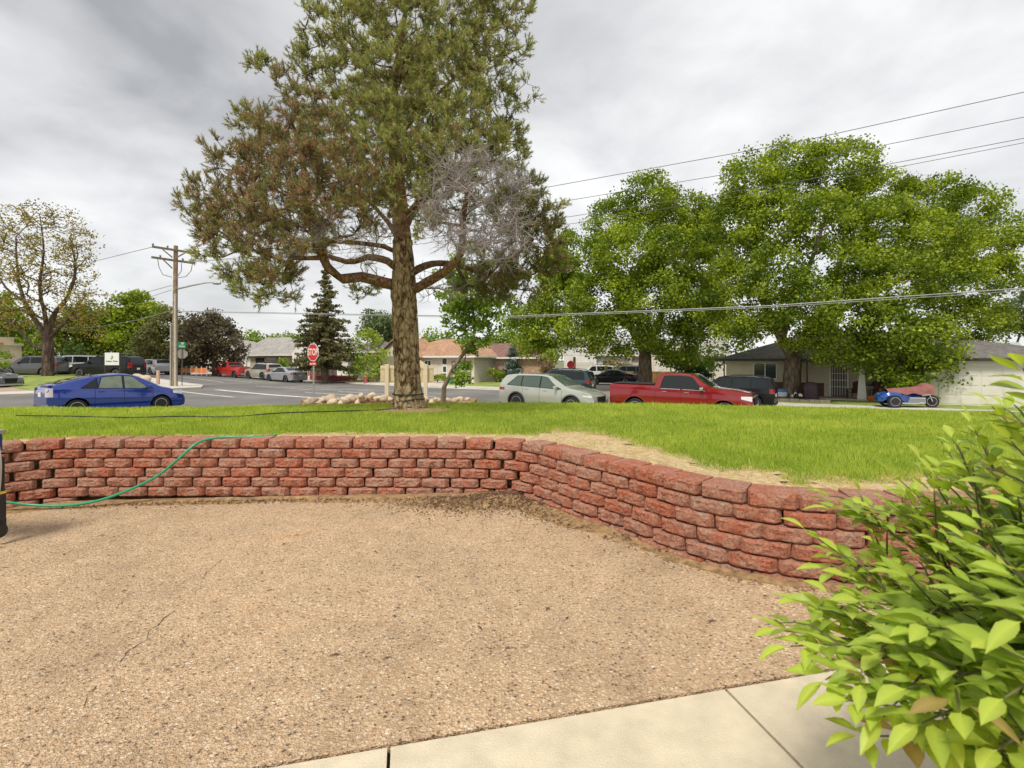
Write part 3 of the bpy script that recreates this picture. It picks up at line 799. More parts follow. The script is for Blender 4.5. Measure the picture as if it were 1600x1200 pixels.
# ------------------------------------------------------------------ trees
wall['kind'] = 'thing'
def grow(paths, targets, seg=0.35, bias=0.25, up=0.0, jit=0.06, tip=0.006, power=2.3):
    """skeleton: given main limbs (polylines joined at their first point) plus targets, each target is reached from the nearest limb"""
    pos = []; par = []; plen = []; rmin = []
    def add(p, parent, r=0.0):
        pos.append(np.array(p, float)); par.append(parent); rmin.append(r)
        plen.append(0 if parent < 0 else plen[parent] + np.linalg.norm(pos[-1] - pos[parent])); return len(pos) - 1
    for path, r0, r1 in paths:
        P = [np.array(p, float) for p in path]
        if not pos: cur = add(P[0], -1, r0)
        else:
            A = np.array(pos); cur = int(np.argmin(np.linalg.norm(A - P[0], axis=1)))
        tot = sum(np.linalg.norm(b - a) for a, b in zip(P[:-1], P[1:])); run = 0
        for i in range(1, len(P)):
            n = max(1, int(np.linalg.norm(P[i] - P[i-1]) / seg))
            for k in range(1, n + 1):
                # Catmull-Rom for a natural bend
                t = k / n; p0 = P[max(0, i-2)]; p1 = P[i-1]; p2 = P[i]; p3 = P[min(len(P)-1, i+1)]
                q = 0.5 * ((2*p1) + (-p0+p2)*t + (2*p0-5*p1+4*p2-p3)*t*t + (-p0+3*p1-3*p2+p3)*t**3)
                q = q + RNG.normal(0, jit * .25, 3) * min(1, seg)
                f = (run + t * np.linalg.norm(P[i] - P[i-1])) / max(tot, 1e-6)
                cur = add(q, cur, r0 + (r1 - r0) * f)
            run += np.linalg.norm(P[i] - P[i-1])
    targets = sorted([np.array(t, float) for t in targets], key=lambda t: min(np.linalg.norm(t - p) for p in pos))
    ends = []
    cap = 60000; A = np.zeros((cap, 3)); Lp = np.zeros(cap); n0 = len(pos); A[:n0] = np.array(pos); Lp[:n0] = np.array(plen)
    for t in targets:
        n0 = len(pos); d = np.linalg.norm(A[:n0] - t, axis=1); c = d + bias * Lp[:n0] + .35 * np.maximum(0, A[:n0, 2] - t[2])
        b = int(np.argmin(c)); p = A[b].copy(); dist = np.linalg.norm(t - p); n = max(1, int(dist / seg)); cur = b
        perp = RNG.normal(0, 1, 3) * dist * jit * 1.6
        for k in range(1, n + 1):
            f = k / n; q = p + (t - p) * f + perp * math.sin(math.pi * f) + RNG.normal(0, jit * seg * .5, 3) * (f < 1); q[2] += up * dist * math.sin(math.pi * f)
            cur = add(q, cur); A[len(pos)-1] = q; Lp[len(pos)-1] = plen[-1]
        ends.append(cur)
    n = len(pos); r = np.zeros(n); kids = np.zeros(n)
    acc = np.zeros(n)
    for i in range(n - 1, -1, -1):
        r[i] = max(tip, acc[i] ** (1 / power)) if acc[i] > 0 else tip
        if rmin[i] > 0: r[i] = rmin[i]
        if par[i] >= 0: acc[par[i]] += r[i] ** power
    for i in range(n):
        if par[i] >= 0: r[i] = min(r[i], r[par[i]] * (0.97 if rmin[i] == 0 else 1.0))
    return np.array(pos), np.array(par), r, ends

def limb_mesh(name, pos, par, r, m, sides=7, rmin=0.0, rmax=9.0):
    ch = np.where((par >= 0) & (r >= rmin) & (r < rmax))[0]
    pa = par[ch]
    d = pos[ch] - pos[pa]; d /= np.linalg.norm(d, axis=1)[:, None] + 1e-9
    gp_ = par[pa]; d0 = np.where((gp_ >= 0)[:, None], pos[pa] - pos[np.maximum(gp_, 0)], d); d0 /= np.linalg.norm(d0, axis=1)[:, None] + 1e-9
    main = (r[ch] > .6 * r[pa])[:, None]
    da = np.where(main, d0, d)
    def frame(t):
        ref = np.tile(np.array([.31, .87, .12]), (len(t), 1)); a = np.cross(t, ref); a /= np.linalg.norm(a, axis=1)[:, None] + 1e-9
        return a, np.cross(t, a)
    k = np.arange(sides) * 2 * np.pi / sides
    out = []
    for cen, t, rad in ((pos[pa], da, np.minimum(r[pa], r[ch] * 1.35)), (pos[ch], d, r[ch])):
        a, b = frame(t)
        out.append(cen[:, None, :] + (a[:, None, :] * np.cos(k)[None, :, None] + b[:, None, :] * np.sin(k)[None, :, None]) * rad[:, None, None])
    v = np.concatenate(out, axis=1).reshape(-1, 3); n = len(ch)
    f = []
    base = (np.arange(n) * 2 * sides)[:, None]
    i = np.arange(sides); j = (i + 1) % sides
    q = np.stack([i, j, j + sides, i + sides], axis=1)
    f = (base[:, :, None] + q[None]).reshape(-1, 4)
    return np_mesh(name, v, f, m, smooth=True)

def leaf_quads(c, size, tint, upb=0.6, aspect=0.36, fold=0.10):
    n = len(c)
    nr = RNG.normal(0, 1, (n, 3)); nr /= np.linalg.norm(nr, axis=1)[:, None]; nr[:, 2] += upb; nr /= np.linalg.norm(nr, axis=1)[:, None]
    t = np.cross(nr, RNG.normal(0, 1, (n, 3))); t /= np.linalg.norm(t, axis=1)[:, None] + 1e-9
    b = np.cross(nr, t); s = np.asarray(size)[:, None]
    v = np.stack([c - t * s * .5, c + b * s * aspect + nr * s * fold, c + t * s * .5, c - b * s * aspect + nr * s * fold], axis=1)
    return v.reshape(-1, 3), np.arange(n * 4).reshape(-1, 4), np.repeat(tint, 4, axis=0)

def clump_leaves(centres, per, spread, size, pal, tvar=0.3, upb=0.6, flat=0.7):
    """centres (N,3): per leaves round each, colours between two palette ends with a tone for each clump"""
    N = len(centres); c = np.repeat(centres, per, axis=0) + np.clip(RNG.normal(0, 1, (N * per, 3)), -1.8, 1.8) * spread * np.array([1, 1, flat])
    pal = np.array(pal); tone = np.repeat(np.clip(RNG.normal(.5, tvar, N), 0, 1), per); t = np.clip(tone + RNG.normal(0, .16, N * per), 0, 1)[:, None]
    col = pal[0] * (1 - t) + pal[1] * t
    if len(pal) > 2:
        k = (RNG.random(N * per) < .06)[:, None]; col = np.where(k, pal[2], col)
    s = size * RNG.uniform(.7, 1.25, N * per)
    return leaf_quads(c, s, col, upb)

def lobe_points(lobes, Y, per_area, shell=0.62):
    """lobes in photograph pixels (x, y, radius, depth offset): clump centres through their volume"""
    out = []
    for L in lobes:
        px, py, rp = L[:3]; dy = L[3] if len(L) > 3 else 0.0
        c = np.array(at(px, py, Y + dy)); R = rp * (Y + dy) / FPX
        n = max(5, int(per_area * R * R))
        d = RNG.normal(0, 1, (n, 3)); d /= np.linalg.norm(d, axis=1)[:, None]
        rr = R * RNG.uniform(shell ** 3, 1, n) ** (1/3)
        p = c + d * rr[:, None] * np.array([1, 1, .85]); out.append(p)
    return np.concatenate(out)

GREEN = [(.085, .15, .014), (.37, .46, .04), (.46, .53, .07)]
def broadleaf(name, label, base, trunk_r, lobes, Y, pal=GREEN, per_area=9, per=30, spread=.34, size=.24, group=None, limbs=None, bark=None, ntarget=120, dyr=2.5, cat='tree', tvar=.3):
    base = Vector(base)
    lobes = [(l if len(l) > 3 else (*l, RNG.uniform(-dyr, dyr))) for l in lobes]
    cl = lobe_points(lobes, Y, per_area)
    root = empty(name, base, 0, label, cat, group)
    B = np.array(base)
    top = cl[np.argsort(-cl[:, 2])[:max(3, len(cl)//10)]].mean(0); mid = cl.mean(0)
    if limbs is None:
        fork = B + (mid - B) * .38; fork[0] = B[0] + (mid[0]-B[0]) * .15; fork[1] = B[1]
        limbs = [([B - np.array([0, 0, .3]), B + (fork - B) * .5, fork], trunk_r * 1.15, trunk_r * .85), ([fork, (fork + top) / 2 + RNG.normal(0, .2, 3), top * .85 + fork * .15], trunk_r * .7, trunk_r * .15)]
    tg = cl[RNG.choice(len(cl), min(ntarget, len(cl)), replace=False)]
    pos, par, r, ends = grow(limbs, tg, seg=max(.3, .012 * Y), bias=.3, up=.05, jit=.08, tip=max(.008, (.00045 if ntarget > 1000 else .00028) * Y))
    link('trunk', limb_mesh('trunk', pos - B, par, r, bark or M_BARK, 8), root)
    v, f, c = clump_leaves(cl - B, per, spread, size, pal, tvar=tvar)
    link('crown', np_mesh('crown', v, f, M_LEAF, c), root)
    return root

def g(px, Y, off=0.0):
    """a spot on the ground below pixel column px at distance Y"""
    X = (px - 800) / FPX * Y; return Vector((X, Y, tz(X, Y) + off))

# --- the pine on the lawn
def make_pine():
    Y0 = 9.0; B = Vector(PINE); B.z = float(lawn_z(B.x, B.y)) - .02
    root = empty('pine_tree', B, 0, 'big pine on the lawn with browning needles and a bare dead branch', 'tree')
    A = lambda px, py, d=0.0: np.array(at(px, py, Y0 + d))
    fork = A(630, 452)
    limbs = [([A(639, 645), A(637, 610), A(636, 570), A(633, 520), A(632, 480), fork], .235, .205),
             ([fork, A(631, 410), A(629, 370), A(624, 320), A(618, 250), A(610, 180, .2), A(622, 90, .2), A(640, -20, .2)], .19, .02),
             ([A(628, 446), A(598, 441, -.15), A(565, 433, -.35), A(535, 436, -.5), A(512, 418, -.6), A(498, 385, -.7), A(484, 345, -.8), A(478, 300, -.9), A(472, 240, -.9), A(455, 190, -.8)], .105, .025),
             ([A(642, 456), A(668, 440, -.15), A(695, 425, -.3), A(714, 408, -.45), A(722, 378, -.8), A(724, 340, -1.3), A(730, 300, -1.6)], .095, .03),
             ([A(626, 425), A(605, 408, .3), A(575, 402, .6), A(540, 408, .9), A(470, 380, 1.3), A(400, 330, 1.5)], .075, .02),
             ([A(638, 430), A(665, 415, .4), A(700, 412, .8), A(750, 425, 1.2), A(800, 440, 1.4), A(850, 400, 1.6)], .075, .02),
             ([A(630, 400), A(600, 385, -.1), A(560, 380, -.3), A(500, 372, -.5), A(430, 330, -.7)], .05, .015),
             ([A(626, 350), A(660, 310, .2), A(720, 270, .4), A(780, 240, .4)], .06, .015),
             ([A(622, 310), A(580, 260, .2), A(530, 200, .2), A(500, 150, .2)], .055, .015),
             ([A(616, 220), A(660, 170, .2), A(720, 110, .2), A(740, 70, .2)], .05, .012),
             ([A(628, 380), A(600, 340, 1.0), A(560, 300, 1.8), A(520, 270, 2.2)], .06, .015),
             ([A(628, 370), A(650, 330, 1.0), A(690, 290, 1.9), A(760, 260, 2.2)], .06, .015)]
    G, Mx, Br, Rt = 0, 1, 2, 3      # green, mixed, brown, dark right
    L = [(655,-60,80,G,.2),(600,-20,80,G,-.2),(720,-15,80,G,.2),(555,50,62,G,0),(640,40,85,G,-.6),(720,45,75,G,-.3),(770,60,40,G,.3),(505,90,40,G,.3),(540,120,60,G,-.3),(620,115,75,G,-.9),(705,115,75,G,-.8),(765,115,50,G,.1),
         (560,180,60,G,-.8),(640,190,70,G,-1.0),(715,190,70,G,-.9),(780,170,40,G,.2),(800,215,32,G,.3),(770,230,45,G,-.5),(700,240,60,G,-1.2),(760,265,45,G,-.3),(810,265,26,G,.4),(660,250,55,G,-1.3),(600,235,55,G,-1.2),
         (500,40,45,G,.2),(480,105,34,G,.2),(800,70,36,G,.2),(790,10,55,G,.3),(530,-10,60,G,.4),(820,150,26,G,.3),(835,330,34,Rt,-.2),(412,108,20,G,-.3),(398,97,12,G,-.3),(440,135,34,Mx,-.3),(470,165,45,Mx,-.6),(378,180,32,G,-.2),(405,200,42,Mx,-.5),(455,215,55,Br,-.9),(510,215,50,Mx,-.9),(350,245,42,Mx,-.2),(405,265,52,Br,-.8),(470,265,55,Br,-1.2),(530,260,50,Mx,-1.2),
         (325,300,38,Mx,-.1),(370,310,50,Br,-.6),(435,315,55,Mx,-1.1),(500,310,55,Br,-1.4),(560,300,50,Mx,-1.4),(310,345,34,Mx,0),(345,365,46,Mx,-.4),(405,365,52,Br,-.9),(470,365,52,Mx,-1.2),(300,320,25,Mx,.2),(320,390,30,G,.1),
         (370,415,45,G,-.3),(425,415,48,Mx,-.8),(410,452,38,G,-.4),(450,455,26,G,-.6),(385,440,36,G,-.2),(540,345,45,Mx,-1.2),(590,330,40,Mx,-1.4),(650,345,34,G,-1.5),(630,300,45,G,-1.4),(600,280,50,Mx,-1.3),(690,280,40,G,-.4),
         (560,455,22,G,.6),(580,440,16,G,.8),
         (835,290,26,Rt,.6),(815,305,38,Rt,.2),(845,345,38,Rt,.3),(868,320,18,G,.4),(872,370,22,Rt,.5),(850,395,38,Rt,.2),(815,370,42,Rt,.4),(800,420,44,Rt,.2),(842,432,36,Rt,.3),(770,450,34,Rt,.5),(810,460,30,Rt,.2),(740,445,28,Rt,.8),(865,420,20,Rt,.5),(800,330,40,G,.9),
         # the far side of the crown
         (600,120,90,G,1.6),(700,130,90,G,1.7),(520,200,70,G,1.6),(780,230,55,G,1.4),(650,230,90,G,2.0),(440,260,70,Mx,1.7),(540,280,70,G,2.0),(700,310,70,G,1.9),(380,340,60,Mx,1.6),(470,360,60,G,1.9),(790,330,55,G,1.6),(420,420,40,G,1.5),(780,420,50,Rt,1.6),(840,370,40,Rt,1.3)]
    tufts = []; kinds = []; tgts = []; tl = []
    for (px, py, rp, kd, d) in L:
        c = A(px, py, d); R = rp * (Y0 + d) / FPX
        nt = max(4, int((26 if kd in (0, 3) else 32) * R * R / .3))
        dirs = RNG.normal(0, 1, (nt, 3)); dirs /= np.linalg.norm(dirs, axis=1)[:, None]
        tp = c + dirs * (R * RNG.uniform(.2, 1, nt) ** .45)[:, None] * np.array([1, 1, .85]) * .8
        for p in tp: tgts.append(p); tl.append((c, R, kd))
    # dead bare bough
    dc = A(745, 322, -1.75); dead_t = []
    for _ in range(210):
        q = RNG.normal(0, 1, 3); q /= np.linalg.norm(q); q = dc + q * np.array([.82, .5, .85]) * RNG.uniform(.35, 1) ** .5; dead_t.append(q)
    for _ in range(45):
        q = RNG.normal(0, 1, 3); q /= np.linalg.norm(q); q = A(780, 385, -.7) + q * np.array([.5, .4, .35]) * RNG.uniform(.35, 1) ** .5; dead_t.append(q)
    bare = [A(RNG.uniform(430, 620), RNG.uniform(330, 415), RNG.uniform(-1.5, .3)) for _ in range(90)] + [A(RNG.uniform(660, 800), RNG.uniform(420, 470), RNG.uniform(0, 1.4)) for _ in range(50)]
    nb = np.array(B)
    pos, par, r, ends = grow(limbs, tgts, seg=.16, bias=.22, up=-.04, jit=.10, tip=.0055, power=2.2)
    pos2, par2, r2, ends2 = grow([(limbs[3][0], .095, .03), (limbs[2][0], .1, .03), (limbs[4][0], .07, .02), (limbs[5][0], .07, .02)], dead_t + bare, seg=.13, bias=.2, up=-.03, jit=.12, tip=.0045, power=2.2)
    # trunk proper: smooth, barky, with a flared foot
    tm = [(np.array(p), rr) for p, rr in zip(limbs[0][0], (.30, .235, .225, .215, .21, .225))] + [(A(631, 415), .185), (A(629, 375), .165)]
    P = np.array([p for p, _ in tm]); Rr = np.array([x for _, x in tm]); dd = np.r_[0, np.cumsum(np.linalg.norm(np.diff(P, axis=0), axis=1))]
    S = 48; K = 96; ss = np.linspace(0, dd[-1], K); vv = []
    for s_ in ss:
        c = np.array([np.interp(s_, dd, P[:, i]) for i in range(3)]); rad = np.interp(s_, dd, Rr) + .05 * math.exp(-s_ / .12)
        for k in range(S):
            a = 2 * math.pi * k / S
            nn = Vector((math.cos(a) * 2.2, math.sin(a) * 2.2, s_ * 1.6)); n2 = Vector((math.cos(a) * 6, math.sin(a) * 6, s_ * 5.5))
            rk = rad * (1 + .07 * mnoise.noise(nn)) + .016 * (abs(mnoise.noise(n2)) * 2 - .5) + .012 * mnoise.noise(n2 * 2.7)
            vv.append((c[0] + rk * math.cos(a) - nb[0], c[1] + rk * math.sin(a) - nb[1], c[2] - nb[2]))
    ff = [(i*S+k, i*S+(k+1) % S, (i+1)*S+(k+1) % S, (i+1)*S+k) for i in range(K-1) for k in range(S)]
    link('trunk', np_mesh('trunk', np.array(vv), np.array(ff), M_BARK_PINE, smooth=True), root)
    nmain = sum(1 for _ in range(1))
    link('limbs', limb_mesh('limbs', pos - nb, par, np.where(np.arange(len(r)) < 14, r * .8, r), M_BARK_RED, 8, rmin=.012), root)
    o = link('twigs', limb_mesh('twigs', pos - nb, par, r, mat('pine_twig', (.15, .095, .07), .9, var=.25), 4, rmax=.012), root); tag(o, kind='stuff')
    o = link('dead_branch', limb_mesh('dead_branch', pos2 - nb, par2, np.minimum(r2, .035), M_DEADTWIG, 4, rmax=.028), root); tag(o, 'bare grey dead branchwork', kind='stuff')
    # fine dead twiglets
    segs = []
    for e in ends2[:]:
        p = pos2[e]
        for _ in range(7):
            q = RNG.normal(0, 1, 3); q[2] += .5; q /= np.linalg.norm(q); l = RNG.uniform(.10, .28)
            m1 = p + q * l * .55 + RNG.normal(0, .02, 3); e1 = m1 + (q + RNG.normal(0, .4, 3)) * l * .5; e2 = m1 + (q + RNG.normal(0, .6, 3)) * l * .4
            segs += [(p, m1, .0042, .0032), (m1, e1, .0032, .0016), (m1, e2, .003, .0014)]
    def cones(segs, m, name, tint=None):
        a = np.array([s[0] for s in segs]); b = np.array([s[1] for s in segs]); ra = np.array([s[2] for s in segs]); rb = np.array([s[3] for s in segs])
        t = b - a; t /= np.linalg.norm(t, axis=1)[:, None] + 1e-9; x = np.cross(t, [.3, .8, .2]); x /= np.linalg.norm(x, axis=1)[:, None] + 1e-9; y = np.cross(t, x)
        k = np.arange(3) * 2 * np.pi / 3
        ring = (x[:, None] * np.cos(k)[None, :, None] + y[:, None] * np.sin(k)[None, :, None])
        v = np.concatenate([a[:, None] + ring * ra[:, None, None], b[:, None] + ring * rb[:, None, None]], axis=1).reshape(-1, 3)
        q = np.array([[0,1,4,3],[1,2,5,4],[2,0,3,5]]); f = (np.arange(len(a)) * 6)[:, None, None] + q[None]
        return link(name, np_mesh(name, v - nb, f.reshape(-1, 4), m), root)
    o = cones(segs, M_DEADTWIG, 'dead_twigs'); tag(o, kind='stuff')
    # needle tufts on short shoots
    tp = []; td = []; tk = []; sg = []
    for (p, (c, R, kd)) in zip(tgts, tl):
        out = p - c; on = out / (np.linalg.norm(out) + 1e-6)
        nsh = 12 if kd in (G, Rt) else 10
        for _ in range(nsh):
            q = on * .7 + np.array([0, 0, .55]) + RNG.normal(0, .55, 3); q /= np.linalg.norm(q)
            l = RNG.uniform(.05, .20); s0 = p + RNG.normal(0, .02, 3); s1 = s0 + q * l
            q2 = q + np.array([0, 0, .35]); q2 /= np.linalg.norm(q2)
            tp.append(s1); td.append(q2); tk.append(kd); sg.append((s0, s1, .0045, .003))
    o = cones(sg, MATS['pine_twig'], 'shoots'); tag(o, kind='stuff')
    tp = np.array(tp); td = np.array(td); tk = np.array(tk); n = len(tp); per = 24
    pal = {G: ((.18, .23, .05), (.58, .58, .20)), Mx: ((.20, .22, .06), (.46, .42, .16)), Br: ((.26, .18, .08), (.42, .29, .13)), Rt: ((.13, .16, .035), (.30, .30, .085))}
    col = np.zeros((n, 3))
    for k_, (a, b) in pal.items():
        i = tk == k_; t = RNG.random(i.sum())[:, None]; col[i] = np.array(a) * (1 - t) + np.array(b) * t
    brown = ((tk == Mx) & (RNG.random(n) < .26)) | ((tk == Br) & (RNG.random(n) < .50)) | ((tk == G) & (RNG.random(n) < .05)) | ((tk == Rt) & (RNG.random(n) < .10))
    t = RNG.random(brown.sum())[:, None]; col[brown] = np.array((.36, .22, .11)) * (1 - t) + np.array((.50, .34, .19)) * t
    green = (tk == Br) & (~brown); col[green] = np.array((.22, .24, .08)) * RNG.uniform(.6, 1.5, (green.sum(), 1))
    cen = np.repeat(tp - td * .05, per, axis=0); dr = np.repeat(td, per, axis=0)
    nd = dr * .75 + RNG.normal(0, .55, (n * per, 3)); nd /= np.linalg.norm(nd, axis=1)[:, None]
    base = cen + dr * RNG.uniform(-.03, .06, n * per)[:, None]; ln = RNG.uniform(.04, .07, n * per)[:, None]
    sd = np.cross(nd, RNG.normal(0, 1, (n * per, 3))); sd /= np.linalg.norm(sd, axis=1)[:, None] + 1e-9
    w = .0042
    v = np.stack([base - sd * w, base + sd * w, base + nd * ln], axis=1).reshape(-1, 3) - nb
    cc = np.repeat(np.repeat(col, per, axis=0) * RNG.uniform(.8, 1.2, (n * per, 1)), 3, axis=0)
    o = link('needles', np_mesh('needles', v, np.arange(len(v)).reshape(-1, 3), M_NEEDLE, cc), root); tag(o, kind='stuff')
    # black drip line wound round the foot
    for zc, tilt, lo in ((.27, .0, 0.0), (.13, .10, .7), (.04, .05, 2.0)):
        pts = []
        for k in range(33):
            a = 2 * math.pi * k / 32; s_ = zc + tilt * math.cos(a + lo) * .6
            rr = .262 + .035 * math.exp(-max(s_, 0) / .10) + .004
            cx = np.interp(s_, dd, P[:, 0]) - nb[0]; cy = np.interp(s_, dd, P[:, 1]) - nb[1]
            pts.append((cx + rr * math.cos(a), cy + rr * math.sin(a), s_ + .035))
        MB().tube(pts, .011, 6).build('wound_tubing', M_BLACK, root, smooth=.8)
    print('pine tufts', n, 'targets', len(tgts), 'nodes', len(pos), len(pos2))
make_pine()
# soil ring at the pine's foot
def mound():
    vs = [(0, 0, .05)]; fs = []
    R_ = 4; n = 28
    for i in range(1, R_ + 1):
        for k in range(n):
            a = 2 * math.pi * k / n; r_ = .62 * i / R_ * (1 + .2 * mnoise.noise(Vector((math.cos(a) * 1.5, math.sin(a) * 1.5, 3))))
            x, y = PINE.x + .05 + r_ * math.cos(a) * 1.25, PINE.y - .12 + r_ * math.sin(a) * .8
            vs.append((x, y, float(lawn_z(x, y)) + .05 * (1 - i / R_) + .008))
    vs[0] = (PINE.x, PINE.y, float(lawn_z(PINE.x, PINE.y)) + .06)
    for k in range(n): fs.append((0, 1 + k, 1 + (k+1) % n, 1 + (k+1) % n))
    me = bpy.data.meshes.new('soil_ring')
    fs = [(0, 1 + k, 1 + (k+1) % n) for k in range(n)] + [(1+i*n+k, 1+(i+1)*n+k, 1+(i+1)*n+(k+1) % n, 1+i*n+(k+1) % n) for i in range(R_-1) for k in range(n)]
    me.from_pydata(vs, [], fs); me.materials.append(mat('needle_duff', (.33, .22, .12), .95, var=.4, scale=25, bump=.8, bscale=60))
    o = link('soil_ring', me); tag(o, kind='structure')
mound()

# --- broadleaf trees
ML2 = [(1180,290,58,-1),(1240,262,48,1),(1310,268,58,0),(1365,300,50,1),(1150,345,52,0),(1215,345,60,-3),(1300,350,65,-4),(1380,362,60,-3),(1450,312,48,1),(1515,325,42,1),(1440,385,60,-2),(1510,390,58,0),(1565,362,36,2),
       (1560,430,38,0),(1490,445,52,-2),(1400,440,60,-5),(1330,420,50,-5),(1160,425,45,-1),(1215,430,55,-4),(1265,480,48,-5),(1185,495,45,-2),(1325,490,52,-5),(1390,510,52,-5),(1450,530,46,-5),(1500,505,42,-2),(1425,572,38,-5),(1478,568,34,-5),
       (1300,540,32,-3),(1235,515,34,-3),(1150,525,32,0),(1530,545,28,-2),(1110,480,30,2),(1350,555,30,-4),(1560,500,24,1),(1520,580,20,-4),(1395,590,18,-5)]
b2 = g(1238, 34.5); F2 = np.array(at(1240, 560, 34.5)); A2 = lambda px, py, d: np.array(at(px, py, 34.5 + d))
broadleaf('maple_tree', 'huge bright green maple overhanging the porch of the tan house', b2, .5, ML2, 34.5, per_area=12, per=90, spread=.34, size=.19, tvar=.36, ntarget=330,
          limbs=[([np.array(b2) - [0,0,.4], A2(1237, 600, 0), F2], .62, .5), ([F2, A2(1222, 530, -.5), A2(1195, 470, -1), A2(1180, 380, -1), A2(1190, 300, -1)], .36, .08), ([F2, A2(1262, 520, 0), A2(1300, 450, 0), A2(1320, 370, 0), A2(1320, 290, 0)], .38, .08),
                 ([A2(1262, 520, 0), A2(1320, 480, -1.5), A2(1400, 440, -2), A2(1480, 410, -1), A2(1540, 390, 0)], .26, .06), ([A2(1222, 530, -.5), A2(1240, 470, -2.5), A2(1270, 400, -3.5), A2(1290, 340, -3)], .24, .06)])
ML1 = [(1112,385,34,1),(1122,435,36,0),(1108,340,24,1),(1120,490,30,0),(1010,312,46,0),(960,350,46,0),(1060,335,46,1),(905,405,50,0),(980,402,58,-3),(1045,400,56,-3),(1085,372,38,1),(875,465,48,1),(940,470,58,-3),(1020,470,58,-4),(1080,455,44,-1),(850,515,40,1),(912,518,42,-3),(975,522,44,-3),(1050,530,40,-1),(870,420,36,2),(820,500,30,2),(826,535,24,1),(1085,510,34,1),(1060,560,24,3),(868,552,14,-1)]
b1 = g(1008, 42); F1 = np.array(at(1008, 555, 42)); A1 = lambda px, py, d: np.array(at(px, py, 42 + d))
broadleaf('maple_tree', 'bright green maple on the verge behind the red pickup', b1, .5, ML1, 42, per_area=11, per=90, spread=.37, size=.21, tvar=.36, ntarget=240,
          limbs=[([np.array(b1) - [0,0,.4], A1(1008, 585, 0), F1], .6, .5), ([F1, A1(985, 510, 0), A1(960, 450, 0), A1(950, 380, 0)], .36, .07), ([F1, A1(1030, 500, 0), A1(1055, 430, 0), A1(1040, 340, 0)], .38, .07), ([A1(985, 510, 0), A1(920, 490, 0), A1(860, 460, 0)], .22, .05)])
pear = Vector(at(692, 628, 17)); pear.z = float(lawn_z(pear.x, pear.y))
Ap = lambda px, py, d=0: np.array(at(px, py, 17 + d))
broadleaf('pear_tree', 'slim leaning young tree beside the pine, with a leafy tuft low on its stem', pear, .1, [(735,405,28,0),(705,440,26,.3),(770,430,30,.2),(740,455,36,-.4),(715,490,30,0),(765,490,32,-.2),(742,522,32,0),(712,465,28,-.4),(785,470,20,.2),(722,596,9,0),(720,586,8,-.1),(728,570,5,0),(735,545,8,0)], 17,
          per_area=60, per=34, spread=.11, size=.125, pal=[(.12,.22,.03),(.34,.46,.08),(.42,.52,.1)], ntarget=90, limbs=[([np.array(pear) - [0,0,.3], Ap(694, 605), Ap(706, 580), Ap(718, 560), Ap(738, 535), Ap(741, 500), Ap(735, 450), Ap(738, 405)], .10, .02), ([Ap(706, 580), Ap(722, 572), Ap(728, 555)], .07, .02)])
# sparse street tree at the far left
bl = g(75, 44, .1); Al = lambda px, py, d=0: np.array(at(px, py, 44 + d))
LL = [(20,340,26),(60,335,26),(100,345,24),(130,375,20),(30,380,30),(75,385,30),(115,400,26),(10,420,26),(50,430,30),(90,440,28),(130,430,20),(145,460,16),(20,470,22),(115,470,22),(-25,370,30),(-30,430,30),(140,490,22),(60,480,20),(20,500,24),(110,505,18),(-20,490,22),(150,520,14)]
LL = [(*l, RNG.uniform(-3, 3)) for l in LL]
root = broadleaf('locust_tree', 'half-bare locust with a dark trunk on the verge beyond the blue car', bl, .42, LL, 44, per_area=24, per=9, spread=.30, size=.19, pal=[(.22,.20,.03),(.42,.36,.08),(.42,.27,.08)], ntarget=1300, bark=M_BARK_DARK,
          limbs=[([np.array(bl) - [0,0,.3], Al(75, 560), Al(75, 530)], .46, .40), ([Al(75, 530), Al(55, 500), Al(38, 470), Al(28, 430), Al(25, 370)], .24, .04), ([Al(75, 530), Al(70, 490), Al(62, 450), Al(68, 390), Al(62, 335)], .2, .03), ([Al(75, 530), Al(85, 490), Al(105, 465), Al(118, 420), Al(108, 370)], .24, .04), ([Al(75, 530), Al(100, 505), Al(115, 488), Al(135, 460)], .17, .04), ([Al(75, 545), Al(52, 540), Al(30, 515), Al(0, 495)], .15, .04), ([Al(38, 470), Al(10, 450), Al(-20, 400)], .12, .03)])

def shrub_tree(name, label, px, Y, lobes, pal=GREEN, per_area=9, per=40, spread=.42, size=.32, tr=.2, group='trees along the far side of the streets', cat='tree', ntarget=50, bark=None):
    return broadleaf(name, label, g(px, Y), tr, lobes, Y, pal=pal, per_area=per_area, per=per, spread=spread, size=size, group=group, ntarget=ntarget, dyr=1.5, cat=cat, bark=bark)
BRIGHT = [(.12,.21,.02),(.29,.39,.05),(.34,.43,.07)]
PURPLE = [(.07,.058,.035),(.20,.165,.09),(.16,.17,.06)]
OLIVE = [(.09,.11,.03),(.22,.22,.07),(.28,.20,.08)]
PALE = [(.11,.16,.06),(.22,.27,.12),(.26,.28,.15)]
shrub_tree('plum_tree', 'round dark purple-leaved tree behind the far stop sign', 337, 58, [(300,540,28),(335,525,32),(362,545,22),(310,510,20),(330,500,16),(350,515,20),(290,560,22),(325,560,24),(358,562,16)], PURPLE, bark=M_BARK_DARK, tr=.35, spread=.4, size=.32)
shrub_tree('juniper_tree', 'broad olive-brown evergreen behind the utility pole', 262, 60, [(240,535,26),(265,515,28),(290,520,20),(230,555,18),(255,555,24),(280,545,22),(262,492,12),(235,512,14)], OLIVE, tr=.3, spread=.4, size=.32)
shrub_tree('cottonwood_tree', 'tall green tree behind the parked black truck', 205, 72, [(195,480,22),(215,475,20),(180,500,24),(210,505,26),(240,490,18),(195,530,26),(225,530,22),(170,530,20),(205,555,22)], GREEN, size=.42, spread=.5, tr=.4)
